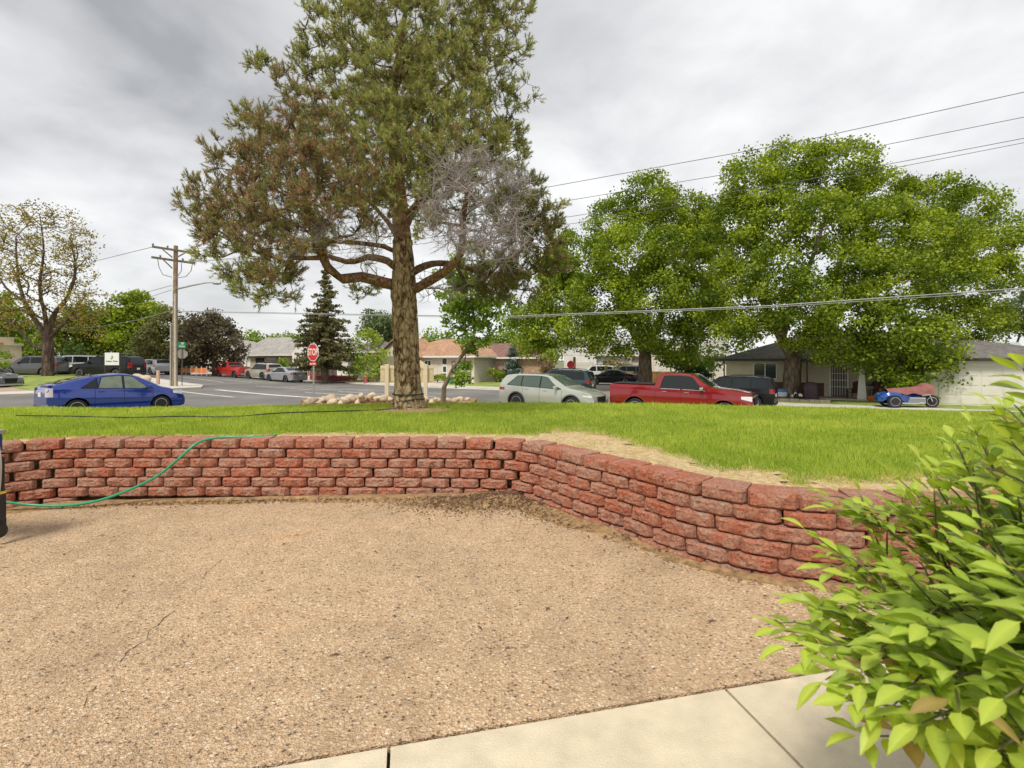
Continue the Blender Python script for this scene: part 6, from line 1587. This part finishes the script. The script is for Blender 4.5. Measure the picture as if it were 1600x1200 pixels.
# beige commercial building, left edge
cb_ = empty('commercial_building', (*far_at(34, 46.5), tz(*far_at(34, 46.5))), math.radians(223.8), 'beige stucco building end at the picture edge, red roof above', 'building')
MB().box(0, 14, -8, 0, -.5, 2.75).build('wall', M_STUCCO, cb_); MB().box(-.12, 14, -8.1, .12, 2.75, 2.95).build('parapet', M_STUCCO, cb_)
ro = MB(); ro.add([(1.2,.3,2.95),(14,.3,2.95),(14,-4,5.4),(2.6,-4,5.4),(1.2,-8.2,2.95),(14,-8.2,2.95)], [(0,1,2,3),(3,2,5,4),(0,3,4)]); ro.build('roof', M_ROOF_RED, cb_)
MB().box(.5, 1.6, -.6, .06, 2.95, 3.5).build('roof_upstand', M_STUCCO, cb_); MB().lathe([(.05, 0), (.07, .1), (.07, .3)], 8, (-.06, .16, 2.35)).build('wall_lamp', M_TRIM, cb_)
# work site across the intersection: portable toilets, barriers
M_TEAL = mat('teal_plastic', (.02, .22, .19), .5, var=.1)
for px, lab in ((279, 'teal portable toilet beside the utility pole'), (288.5, 'teal portable toilet, the further one from the utility pole')):
    x, y = far_at(px, 63); t = empty('portable_toilet', (x, y, tz(x, y)), HEAD_V, lab, 'portable toilet', 'portable toilets at the work site')
    MB().box(-.42, .42, -.5, .5, 0, 1.65).build('cabin', M_TEAL, t, bevel=.03); MB().box(-.33, .33, -.525, -.5, .12, 1.55).build('door', M_TEAL, t, bevel=.01)
    MB().prism([(-.46, 1.65), (.46, 1.65), (.30, 1.85), (-.30, 1.85)], 'y', -.54, .54).build('roof', M_WHITE, t)
bf = empty('barrier_fence', (*far_at(268, 60), tz(*far_at(268, 60))), HEAD_V, 'sagging orange safety netting round the work site', 'safety fence')
for k in range(8):
    MB().tube([(k * 1.15, 0, 0), (k * 1.15, 0, 1.05)], .03, 6).build('stake', M_WHITE, bf)
    if k < 7:
        mb = MB(); n_ = 5
        for i in range(n_ + 1):
            x = k * 1.15 + .05 + 1.05 * i / n_; sg_ = .12 * math.sin(math.pi * i / n_) * (.4 + .6 * (k % 2))
            mb.v += [(x, .02 * math.sin(i), .15 - sg_ * .3 + .15), (x, .02 * math.sin(i), .9 - sg_)]
            if i: mb.f.append((2*i-2, 2*i, 2*i+1, 2*i-1))
        mb.build('netting', mat('orange_net', (.80, .26, .08), .7, var=.2, scale=6), bf)
for px, Y, w, lab in ((262, 75, 14, 'long pale house behind the plum and juniper'), (185, 78, 12, 'low brown house behind the parking lot trees')):
    simple_house('house', lab, px, Y, w, 8, 2.6, M_SIDE_CREAM if px == 262 else M_STUCCO, M_ROOF_BROWN if px == 185 else M_ROOF_PALE, 1.5, math.radians(-15))

# ------------------------------------------------------------------ street furniture
pb_ = g(273, 37); ptop = at(275, 384, 37).z; PH = ptop - pb_.z; sc_ = 37 / FPX
pole = empty('utility_pole', pb_, 0, 'weathered wooden utility pole with two crossarms and a street light', 'utility pole')
MB().tube([(0, 0, -.3), (.03, 0, PH * .5), (.08, 0, PH)], [.19, .165, .14], 12).build('post', M_WOODPOLE, pole, smooth=.8)
MB().tube([(-.17, -.19, .0), (-.16, -.17, PH * .44)], .06, 8).build('conduit', M_GREYMETAL, pole, smooth=.8)
MB().tube([(.16, -.17, 0), (.14, -.16, PH * .66)], .075, 8).build('conduit', mat('pale_conduit', (.50, .46, .38), .6), pole, smooth=.8)
def pp(px, py, d=0.0): v = at(px, py, 37 + d); return (v.x - pb_.x, v.y - pb_.y, v.z - pb_.z)
def beam(mb, a, b, t):
    a, b = Vector(a), Vector(b); d = (b - a).normalized(); n = Vector((0, 0, 1)); s = d.cross(n).normalized(); n = s.cross(d)
    q = [p + s * t * i + n * t * j for p in (a, b) for i, j in ((-1,-1),(1,-1),(1,1),(-1,1))]
    return mb.add(q, [(0,1,2,3),(7,6,5,4),(0,4,5,1),(1,5,6,2),(2,6,7,3),(3,7,4,0)])
M_ARM = mat('crossarm_wood', (.20, .16, .11), .9, var=.3, scale=6)
arms = ((pp(240, 386, -.9), pp(311, 397, .9)), (pp(239, 402.5, -.9), pp(306, 412, .9)))
for a, b in arms: beam(MB(), Vector(a) + Vector((0, -.16, 0)), Vector(b) + Vector((0, -.16, 0)), .07).build('crossarm', M_ARM, pole)
for a, b in ((pp(258, 391), pp(272, 403)), (pp(293, 396), pp(279, 403)), (pp(259, 407), pp(272, 420))): beam(MB(), Vector(a) + Vector((0, -.25, 0)), Vector(b) + Vector((0, -.2, 0)), .035).build('brace', M_ARM, pole)
for f, arm in ((.02, 0), (.33, 0), (.92, 0), (.2, 1), (.72, 1), (.97, 1)):
    p = Vector(arms[arm][0]).lerp(Vector(arms[arm][1]), f); MB().lathe([(.03, .05), (.07, .09), (.03, .13), (.08, .17), (.04, .24)], 10, (p.x, p.y - .16, p.z)).build('insulator', mat('insulator', (.16, .15, .15), .3), pole, smooth=.6)
for pts in ((pp(250, 405), pp(252, 418), pp(258, 430), pp(272, 434)), (pp(287, 412), pp(287, 424), pp(280, 434)), (pp(304, 413), pp(302, 424), pp(294, 433), pp(279, 435))): MB().tube([(x, y - .25, z) for x, y, z in pts], .025, 6).build('jumper_cable', mat('cable_grey', (.20, .20, .20), .5), pole, smooth=1)
MB().tube([pp(278, 451), pp(300, 446), pp(320, 442), pp(333, 441), pp(338, 442)], [.075, .065, .055, .05, .05], 8).build('lamp_arm', M_GREYMETAL, pole, smooth=.8)
a = Vector(pp(340, 442.3)); lh = MB(); lh.lathe([(.01, -.32), (.10, -.28), (.14, 0), (.10, .25), (.01, .30)], 10, (a.x - .05, a.y, a.z), 'x'); lh.build('lamp_head', M_GREYMETAL, pole, smooth=.8)

def wire(label, pts, rad, group='overhead wires', m=None, sag=0.0):
    P = [Vector(p) for p in pts]; Q = []
    for a, b in zip(P[:-1], P[1:]):
        for k in range(16):
            t = k / 16; q = a.lerp(b, t); q.z -= sag * 4 * t * (1 - t); Q.append(q)
    Q.append(P[-1]); o = Q[0]
    w = MB().tube([q - o for q in Q], rad, 5).build('overhead_wire', m or mat('wire_dark', (.10, .10, .10), .6), None, smooth=1); w.location = o
    tag(w, label, 'wire', group); return w
M_CABLE = mat('cable_pale', (.30, .30, .29), .5)
wire('thick pale cable running from the utility pole across the whole view', [at(277, 486, 37), at(780, 495, 24), at(1200, 478, 19.5), at(1620, 449, 17), at(2400, 380, 14)], .022, m=M_CABLE)
wire('second strand twisted close under the thick pale cable', [at(277, 487.2, 37), at(780, 497, 24), at(1200, 480.4, 19.5), at(1620, 453, 17), at(2400, 386, 14)], .012, m=M_CABLE)
wire('topmost power line above the maples', [at(311, 393, 37.9), at(560, 345, 34), at(880, 288, 30), at(1250, 221, 27), at(1600, 144, 24), at(2300, -20, 20)], .018)
wire('second power line from the top above the maples', [at(290, 390, 37.5), at(560, 365, 34), at(890, 313, 30), at(1250, 253, 27), at(1600, 183, 24), at(2300, 30, 20)], .016)
wire('third power line from the top, over the tall maple', [at(306, 408, 37.9), at(560, 388, 34), at(900, 337, 30), at(1250, 283, 27), at(1600, 216, 24), at(2300, 70, 20)], .016)
wire('lowest of the power lines over the tall maple', [at(287, 410, 37.5), at(560, 394, 34), at(905, 348, 30), at(1250, 291, 27), at(1600, 223, 24), at(2300, 80, 20)], .014)
wire('upper service wire leaving the pole towards the locust', [at(242, 385, 36), at(120, 415, 52), at(0, 440, 70)], .02)
wire('middle service wire leaving the pole towards the locust', [at(268, 446, 37), at(180, 470, 48), at(90, 492, 62)], .018)
wire('lower service wire leaving the pole towards the locust', [at(268, 453, 37), at(210, 472, 46), at(130, 500, 62)], .016)
wire('drooping service drop past the locust trunk', [at(272, 484, 37), at(215, 500, 42), at(150, 511, 48), at(80, 514, 54)], .022, m=M_CABLE)

M_SIGNBACK = mat('sign_back', (.42, .38, .32), .5, .3, var=.1); M_SIGNRED = mat('sign_red', (.58, .012, .014), .4, var=.05); M_SIGNGREEN = mat('sign_green', (.01, .22, .10), .4); M_SIGNWHITE = mat('sign_white', (.80, .80, .78), .5, var=.03)
def octagon(R): return [(R * math.cos(math.radians(22.5 + 45 * k)), R * math.sin(math.radians(22.5 + 45 * k))) for k in range(8)]
def stop_sign(loc, yaw, height, label, plate=True, R=.40, letters=True, post=M_GREYMETAL):
    t = empty('stop_sign', loc, yaw, label, 'stop sign')           # the face looks along local -y
    MB().box(-.03, .03, .012, .06, -.3, height + R + .04).build('post', post, t)
    f = MB().prism([(x, z_ + height) for x, z_ in octagon(R)], 'y', -.004, .008).build('face', M_SIGNWHITE, t)
    MB().prism([(x, z_ + height) for x, z_ in octagon(R * .93)], 'y', -.009, -.0045).build('red_field', M_SIGNRED, f)
    MB().prism([(x, z_ + height) for x, z_ in octagon(R * .995)], 'y', .0085, .011).build('back', M_SIGNBACK, f)
    if letters: text_mesh('lettering', 'STOP', .40, M_SIGNWHITE, f, (0, -.011, height), (math.radians(90), 0, 0)).scale = (.70, 1, 1)
    if plate:
        p = MB().box(-.23, .23, -.006, .004, height - R - .17, height - R - .02).build('all_way_plate', M_SIGNRED, t)
        text_mesh('plate_lettering', 'ALL WAY', .10, M_SIGNWHITE, p, (0, -.010, height - R - .095), (math.radians(90), 0, 0))
    return t
sp = at(489, 634, 21.8); szg = tz(sp.x, sp.y)
stop_sign((sp.x, sp.y, szg), HEAD_U - math.pi / 2, at(489, 550.5, 21.8).z - szg, 'red stop sign with an all-way plate on the near corner')
fp = g(284.5, 38); ss = stop_sign(fp, math.radians(180 + 33), at(284, 553, 38).z - fp.z, 'stop sign seen from behind beside the utility pole, under green street names', plate=False, R=.37, post=mat('brown_metal', (.12, .09, .07), .6))
for k, (yaw, w) in enumerate(((math.radians(180), .5), (math.radians(90), .4))):
    zc = at(284, 538.5, 38).z - fp.z + (.0 if k == 0 else .0)
b1_ = MB().box(-.30, .30, -.012, .012, 0, .46).build('street_name_plate', M_SIGNGREEN, ss, loc=(0, .03, at(284, 544, 38).z - fp.z), rot=(0, 0, math.radians(147)))
text_mesh('lettering', '30', .22, M_SIGNWHITE, b1_, (.03, -.014, .34), (math.radians(90), 0, 0)); text_mesh('lettering', 'Phillips', .15, M_SIGNWHITE, b1_, (0, -.014, .13), (math.radians(90), 0, 0))
rp = g(892, 43); stop_sign(rp, math.radians(-20), at(892, 570, 43).z - rp.z, 'faded red stop sign beside a timber post on the side road', plate=False, R=.36, letters=False)
wp_ = g(897.5, 43.2); tp_ = MB().tube([(0, 0, -.2), (0, 0, 2.6)], .11, 8).build('timber_post', M_WOODPOLE, None, smooth=.8); tp_.location = wp_; tag(tp_, 'short timber post next to the faded stop sign', 'post')
# lot signboard
sb = g(175, 42.5); sg2 = empty('signboard', sb, 0, 'white square signboard on dark posts before the black utility wagon', 'signboard')
zt_, zb_ = at(175, 551, 42.5).z - sb.z, at(175, 570.5, 42.5).z - sb.z; hw_ = 11 * 42.5 / FPX
for s in (-1, 1): MB().box(s * (hw_ + .03) - .05, s * (hw_ + .03) + .05, .02, .12, -.3, zt_ + .04).build('post', M_TRIM, sg2)
pn = MB().box(-hw_, hw_, -.02, .03, zb_, zt_).build('panel', M_SIGNWHITE, sg2)
zc = (zt_ + zb_) / 2; M_INK = mat('sign_ink', (.13, .12, .10), .7)
text_mesh('lettering', 'Adeim, Pauls', .19, M_INK, pn, (0, -.025, zc - .20), (math.radians(90), 0, 0))
lg = MB(); lg.prism([(.02, zc + .34), (.10, zc + .12), (.04, zc + .02), (-.02, zc + .10)], 'y', -.028, -.021); lg.prism([(-.13, zc - .03), (.0, zc + .08), (.04, zc - .02)], 'y', -.028, -.021); lg.build('emblem', M_INK, pn)
# monument sign seen from behind, with boulders
mp_ = Vector((at(636, 620, 22.7).x, 22.7, 0)); mz = at(636, 622, 22.7).z; ms = empty('monument_sign', (mp_.x, mp_.y, mz - .15), math.radians(4), 'cream sign back with an arched top between two posts, behind the pine trunk', 'sign')
k_ = 22.7 / FPX
for px in (605.5, 665): MB().box((px - 636) * k_ - .085, (px - 636) * k_ + .085, -.16, .0, -.5, (622 - 569) * k_ + .15).build('post', M_CREAM, ms, bevel=.01)
z0_, z1_ = (622 - 598) * k_ + .15, (622 - 571) * k_ + .15
MB().box((595 - 636) * k_, (677 - 636) * k_, .003, .09, z0_, z1_).build('panel', M_CREAM, ms)
MB().prism([((642 - 636) * k_ + .62 * math.cos(a), z1_ + .30 * math.sin(a)) for a in np.linspace(0, math.pi, 13)], 'y', .01, .08).build('arch_top', M_CREAM, ms)
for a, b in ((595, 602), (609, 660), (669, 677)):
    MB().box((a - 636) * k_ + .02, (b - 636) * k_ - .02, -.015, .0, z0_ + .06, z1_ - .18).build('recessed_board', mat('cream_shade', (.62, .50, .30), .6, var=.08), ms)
MB().box((595 - 636) * k_, (677 - 636) * k_, -.03, .0, z1_ - .14, z1_ - .02).build('top_rail', M_CREAM, ms)

M_ROCK = mat('boulder', (.56, .44, .32), .9, var=.28, scale=5, bump=.6, bscale=14, obj_rand=.18)
def rock_mesh(seed):
    r_ = random.Random(seed); bm = bmesh.new(); bmesh.ops.create_icosphere(bm, subdivisions=3, radius=1); o_ = Vector((r_.uniform(0, 90), r_.uniform(0, 90), 0)); sc = Vector((r_.uniform(.9, 1.35), r_.uniform(.7, 1), r_.uniform(.6, .85)))
    for v in bm.verts:
        d = 1 + .26 * mnoise.noise(v.co * 1.1 + o_) + .10 * mnoise.noise(v.co * 2.6 + o_); v.co = Vector((v.co.x * sc.x, v.co.y * sc.y, v.co.z * sc.z)) * d
    me = bpy.data.meshes.new('boulder'); bm.to_mesh(me); bm.free(); me.polygons.foreach_set('use_smooth', np.ones(len(me.polygons), dtype=bool)); me.materials.append(M_ROCK); return me
rms = [rock_mesh(s) for s in range(7)]
rnd = random.Random(5)
for i in range(96):
    px = 480 + i * 2.6 + rnd.uniform(-3, 3); Y = rnd.uniform(21.0, 23.2); py = 626 + rnd.uniform(-3, 5) - (5 if 560 < px < 612 and i % 2 else 0)
    p = at(px, py, Y); o = link('boulder', rnd.choice(rms)); o.location = p; s_ = rnd.choice((.10, .13, .16, .19, .24)) * rnd.uniform(.85, 1.1) * (1.1 if px < 660 else .75); o.scale = (s_,) * 3; o.rotation_euler = (rnd.uniform(-.3, .3), rnd.uniform(-.3, .3), rnd.uniform(0, 6.28))
    tag(o, 'pale tan boulder in the rock bed ' + ('around the stop sign post' if px < 530 else 'between the stop sign and the cream posts' if px < 600 else 'close around the pine trunk and cream posts' if px < 672 else 'between the pine trunk and the slim leaning tree'), 'boulder', 'boulders around the monument sign')
o = sheet('rock_bed', [(at(470, 630, 24.5).x, 24.5), (at(478, 630, 20.6).x, 20.6), (at(735, 630, 20.6).x, 20.6), (at(745, 630, 24.3).x, 24.3)], lambda x, y: np.full(len(x), at(600, 629, 22).z) + 0.0 * x, 0.0, M_DIRT, .8, skirt=.9); tag(o, kind='structure')
for px, Y, py in ((214, 40.5, 590), (226, 40.2, 594)):
    p = at(px, py, Y); o = link('boulder', rms[px % 7]); o.location = p; o.scale = (.5, .45, .5); tag(o, 'reddish boulder on the verge, ' + ('nearer the black utility wagon' if px == 214 else 'nearer the utility pole'), 'boulder', 'boulders on the verge')
hy = empty('fire_hydrant', g(571, 48.5, .1), 0, 'faded red fire hydrant below the round green tree', 'hydrant'); M_HYD = mat('hydrant_red', (.50, .13, .12), .6, var=.15)
MB().lathe([(.16, 0), (.16, .06), (.11, .07), (.11, .5), (.15, .52), (.15, .58), (.11, .68), (.03, .76), (.03, .82)], 14).build('barrel', M_HYD, hy, smooth=.6)
for s in (-1, 1): MB().lathe([(.06, 0), (.06, .11), (.075, .11), (.075, .15)], 10, (s * .0, 0, .42), 'x').build('outlet', M_HYD, hy, rot=(0, 0, 0 if s > 0 else math.pi))
dv = MB().box(-1.0, 1.0, -.10, .10, -.05, .10).build('drain_opening', M_DARK, None); x, y = uv(32.95, -38.3 + 6.5); 
Yd = 49.5; xd, yd = far_at(514, Yd); dv.location = (*uv(32.93, V.x * xd + V.y * yd), 0); dv.location.z = tz(dv.location.x, dv.location.y); dv.rotation_euler = (0, 0, HEAD_V); tag(dv, 'dark kerb inlet slot near the stop sign', 'drain')
for px, Y, h_, lab in ((520, 110, 7.0, 'thin distant pole above the grey roof'),):
    p = g(380, 96); o = MB().tube([(0, 0, 0), (0, 0, 5.2)], .12, 6).build('distant_pole', M_CREAM, None); o.location = p; tag(o, lab, 'pole')
pk = g(247, 38.5, .1); o = MB().box(-.10, .10, -.08, .08, -.2, 1.05).build('marker_post', mat('pinkish_post', (.55, .36, .28), .7), None, bevel=.02); o.location = pk; tag(o, 'short pinkish marker post left of the utility pole', 'post')

# ------------------------------------------------------------------ hose, drip line, trailer on the patio
def smooth_path(pts, n=10):
    P = [Vector(p) for p in pts]; out = []
    for i in range(len(P) - 1):
        p0, p1, p2, p3 = P[max(0, i-1)], P[i], P[i+1], P[min(len(P)-1, i+2)]
        for k in range(n):
            t = k / n; out.append(.5 * ((2*p1) + (p2-p0)*t + (2*p0-5*p1+4*p2-p3)*t*t + (3*p1-p0-3*p2+p3)*t**3))
    out.append(P[-1]); return out
hose_pts = [at(-60, 772, 4.75), at(8, 784, 4.86), at(50, 789, 4.93), at(100, 790, 4.97), at(150, 783, 4.99), at(200, 766, 5.02), at(245, 744, 5.05), at(280, 716, 5.10), at(300, 698, 5.16), at(318, 688, 5.24), at(345, 683.5, 5.33), at(385, 683.5, 5.40), at(415, 682, 5.50), at(432, 680, 5.62)]
hz_ = MB().tube(smooth_path(hose_pts), .0125, 8).build('garden_hose', mat('hose_green', (.03, .32, .16), .35, var=.08), None, smooth=1); tag(hz_, 'green garden hose draped over the wall coping', 'hose')
dl = []
for px, py, Y in ((25, 652, 8.25), (120, 651, 8.35), (200, 656, 7.9), (280, 658, 7.7), (360, 658, 7.7), (440, 655, 8.0), (520, 652, 8.3), (580, 646, 8.65), (612, 642, 8.8)):
    x = (px - 800) / FPX * Y; dl.append((x, Y, float(lawn_z(x, Y)) + .045 + .012 * math.sin(px * .03)))
dp = MB().tube(smooth_path(dl), .010, 6).build('drip_tubing', M_BLACK, None, smooth=1); tag(dp, 'black irrigation tubing lying across the lawn towards the pine', 'tubing')
tr = empty('utility_trailer', (-4.25, 4.05, 0), 0, 'trailer tongue with blue box, strap and black jack at the patio edge', 'trailer')
MB().box(-.8, .245, -.3, -.02, .66, .80).build('blue_box', mat('trailer_blue', (.02, .04, .20), .4), tr, bevel=.015); MB().box(-.8, .26, -.31, -.01, .80, .83).build('box_rim', M_GREYMETAL, tr, bevel=.006)
MB().lathe([(.042, .13), (.042, .36), (.034, .37), (.034, .62)], 14, (.24, -.05, 0)).build('jack_tube', M_BLACK, tr, smooth=.6)
MB().lathe([(.046, .335), (.046, .355)], 14, (.24, -.05, 0)).build('yellow_collar', mat('yellow_band', (.75, .50, .03), .5), tr)
cs_ = MB(); cs_.box(.215, .265, -.09, -.01, .06, .14); cs_.build('caster_fork', M_BLACK, tr, bevel=.008)
MB().lathe([(.02, -.022), (.05, -.02), (.055, 0), (.05, .02), (.02, .022)], 16, (.255, -.06, .045), 'x').build('caster_wheel', M_BLACK, tr, smooth=.6)
st_ = MB(); n_ = 22
for i in range(n_ + 1):
    f = i / n_; z_ = .76 - f * .62; tw_ = .9 * math.sin(f * 3.0) + .3; wv = .018 + .012 * math.sin(f * math.pi)
    for s in (-1, 1): st_.v.append((.285 + .012 * math.sin(f * 5) + s * wv * math.cos(tw_), -.12 + s * wv * math.sin(tw_), z_))
    if i: st_.f.append((2*i-2, 2*i-1, 2*i+1, 2*i))
st_.build('strap', mat('webbing', (.45, .41, .35), .8), tr, smooth=1)

# litter on the patio: leaves, twigs, cone scraps
lt_ = []; lf = []
for i in range(90):
    x, y = RNG.uniform(-4, 1.2), RNG.uniform(2.1, 4.9); 
    if x > .4 and y > 3.6: continue
    a = RNG.uniform(0, 6.28); l = RNG.uniform(.008, .035); w = RNG.uniform(.002, .007); z_ = float(patio_z(x, y)) + .004; b0 = len(lt_)
    c, s = math.cos(a), math.sin(a); lt_ += [(x - c*l, y - s*l, z_), (x + s*w, y - c*w, z_ + .004), (x + c*l, y + s*l, z_ + .002), (x - s*w, y + c*w, z_ + .005)]; lf.append((b0, b0+1, b0+2, b0+3))
o = link('leaf_litter', np_mesh('leaf_litter', np.array(lt_), np.array(lf), mat('dead_leaf', (.13, .07, .04), .9))); tag(o, kind='stuff', label='scattered dead leaves and twigs on the patio')

# ------------------------------------------------------------------ the shrub beside the camera
def bush():
    rg = np.random.default_rng(11)
    base = np.array([1.42, 1.18, 0.03]); root = empty('burning_bush', Vector(base), 0, 'leafy bright green shrub leaning into view beside the walkway', 'shrub')
    def W(px, py, Y): return np.array(at(px, py, Y))
    tips = [W(1222,985,1.12),(W(1250,940,1.2)),W(1262,830,1.30),W(1300,795,1.36),W(1345,775,1.40),W(1235,1010,1.05),W(1290,1062,.98),W(1330,1095,.92),W(1400,745,1.42),W(1440,720,1.40),W(1470,690,1.36),W(1520,665,1.30),W(1550,635,1.2),W(1598,575,1.0),
            W(1330,870,1.28),W(1390,820,1.3),W(1460,770,1.25),W(1520,730,1.15),W(1580,690,1.05),W(1350,940,1.1),W(1420,900,1.05),W(1480,860,1.0),W(1540,820,.95),W(1590,780,.9),W(1380,1010,.98),W(1450,980,.92),W(1520,930,.86),W(1580,890,.82),W(1420,1075,.88),W(1490,1050,.84),W(1560,1010,.78),W(1600,970,.76),W(1500,1110,.8),W(1570,1090,.75),W(1440,1130,.84),W(1380,1120,.9),W(1620,700,1.2),W(1660,850,.95),W(1660,1000,.85),W(1345,1150,.95),W(1560,1170,.78),
            W(1300,1010,1.05),W(1330,905,1.2),W(1290,890,1.3),W(1420,790,1.38),W(1480,740,1.32),W(1560,760,1.1),W(1600,700,1.15)]
    for _ in range(95):          # fill the body of the crown
        q = rg.normal(0, 1, 3); q /= np.linalg.norm(q); p = np.array([1.52, 1.32, .66]) + q * np.array([.54, .50, .50]) * rg.uniform(.35, 1) ** .4
        if p[2] > .12 and 800 + 800 * p[0] / p[1] > 1330 + max(0, (820 - (562 + 800 * (1.38 - p[2]) / p[1])) * .75): tips.append(p)
    lv = []; lt = []; segs = MB()
    def leaf(p, d, up, L, tone):
        d = d / np.linalg.norm(d); s = np.cross(d, up); s /= np.linalg.norm(s) + 1e-9; n = np.cross(s, d); w = L * rg.uniform(.17, .215)
        prof = [(0, 0.0), (.10, .10), (.28, .72), (.50, 1.0), (.72, .74), (.90, .26), (1.0, 0)]
        droop = rg.uniform(.05, .45); fold = rg.uniform(.05, .45)
        rows = []
        for t, ww in prof:
            c = p + d * L * (.05 + t * .95) - np.array([0, 0, 1]) * droop * L * t * t
            rows.append((c - s * w * ww + n * w * ww * fold, c, c + s * w * ww + n * w * ww * fold))
        for (a0, c0, b0), (a1, c1, b1) in zip(rows[:-1], rows[1:]):
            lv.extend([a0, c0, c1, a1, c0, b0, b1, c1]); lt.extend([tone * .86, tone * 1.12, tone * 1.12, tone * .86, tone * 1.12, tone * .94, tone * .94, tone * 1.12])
    for ti, tp in enumerate(tips):
        f0 = base + np.array([rg.normal(0, .08), rg.normal(0, .08), rg.uniform(.12, .42)])
        side = rg.normal(0, .05, 3); pts = []
        hor = np.array([tp[0] - f0[0], tp[1] - f0[1], 0]); 
        for k in range(9):
            t = k / 8; p = f0 + (tp - f0) * t; p[2] += (.10 + .05 * rg.random()) * math.sin(math.pi * t) * np.linalg.norm(hor) * 1.2; pts.append(p + side * math.sin(math.pi * t))
        segs.tube([q - base for q in pts], [.006 - .0045 * k / 8 for k in range(9)], 5)
        P = np.array(pts); d = np.r_[0, np.cumsum(np.linalg.norm(np.diff(P, axis=0), axis=1))]; tot = d[-1]
        s = tot * .30; k = 0; fresh = rg.random()
        def at_s(s_): return np.array([np.interp(s_, d, P[:, i]) for i in range(3)])
        def pairs(fn, s0, s1, step, big):
            s_ = s0; k = 0
            while s_ <= s1:
                p = fn(s_); tn = fn(min(s1, s_ + .02)) - fn(max(s0, s_ - .02)); tn /= np.linalg.norm(tn) + 1e-9
                up = np.array([0, 0, 1.0]); lat = np.cross(tn, up); lat /= np.linalg.norm(lat) + 1e-9
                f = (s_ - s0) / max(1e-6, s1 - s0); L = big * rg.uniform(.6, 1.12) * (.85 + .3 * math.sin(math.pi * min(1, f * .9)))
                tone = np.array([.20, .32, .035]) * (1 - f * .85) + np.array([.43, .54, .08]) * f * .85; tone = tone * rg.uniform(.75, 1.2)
                if rg.random() < .03: tone = np.array([.40, .30, .10])
                rot = (k % 2) * .5
                for sd in (-1, 1):
                    dd = tn * rg.uniform(.55, .95) + lat * sd * rg.uniform(.7, 1.0) + up * rg.uniform(-.05, .35); u2 = up + tn * .15 + rg.normal(0, .22, 3)
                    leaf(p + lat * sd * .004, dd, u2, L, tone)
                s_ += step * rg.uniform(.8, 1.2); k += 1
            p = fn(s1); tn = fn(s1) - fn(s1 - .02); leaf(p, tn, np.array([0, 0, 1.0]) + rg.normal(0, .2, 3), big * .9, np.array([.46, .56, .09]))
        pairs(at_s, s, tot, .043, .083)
        # side shoots
        for _ in range(3):
            s2 = tot * rg.uniform(.5, .9); p = at_s(s2); tn = at_s(min(tot, s2 + .02)) - at_s(s2 - .02); tn /= np.linalg.norm(tn); lat = np.cross(tn, [0, 0, 1]); lat /= np.linalg.norm(lat) + 1e-9
            dr = tn * .8 + lat * rg.choice([-1, 1]) * rg.uniform(.5, .9) + np.array([0, 0, rg.uniform(-.05, .4)]); dr /= np.linalg.norm(dr); Ls = rg.uniform(.09, .17)
            q = [p + dr * Ls * t + np.array([0, 0, .02]) * math.sin(math.pi * t) for t in np.linspace(0, 1, 5)]; segs.tube([a - base for a in q], [.003, .0026, .0022, .0018, .0012], 4)
            pairs(lambda x, p=p, dr=dr: p + dr * x, .02, Ls, .038, .074)
    segs.build('stems', mat('shrub_stem', (.13, .12, .05), .7, var=.25), root, smooth=1)
    v = np.array(lv) - base; n = len(v) // 4
    me = np_mesh('leaves', v, np.arange(n * 4).reshape(-1, 4), M_BUSHLEAF, np.array(lt), smooth=False)
    o = link('leaves', me, root); o['kind'] = 'stuff'
    print('bush leaf quads', n, 'tips', len(tips))
bush()
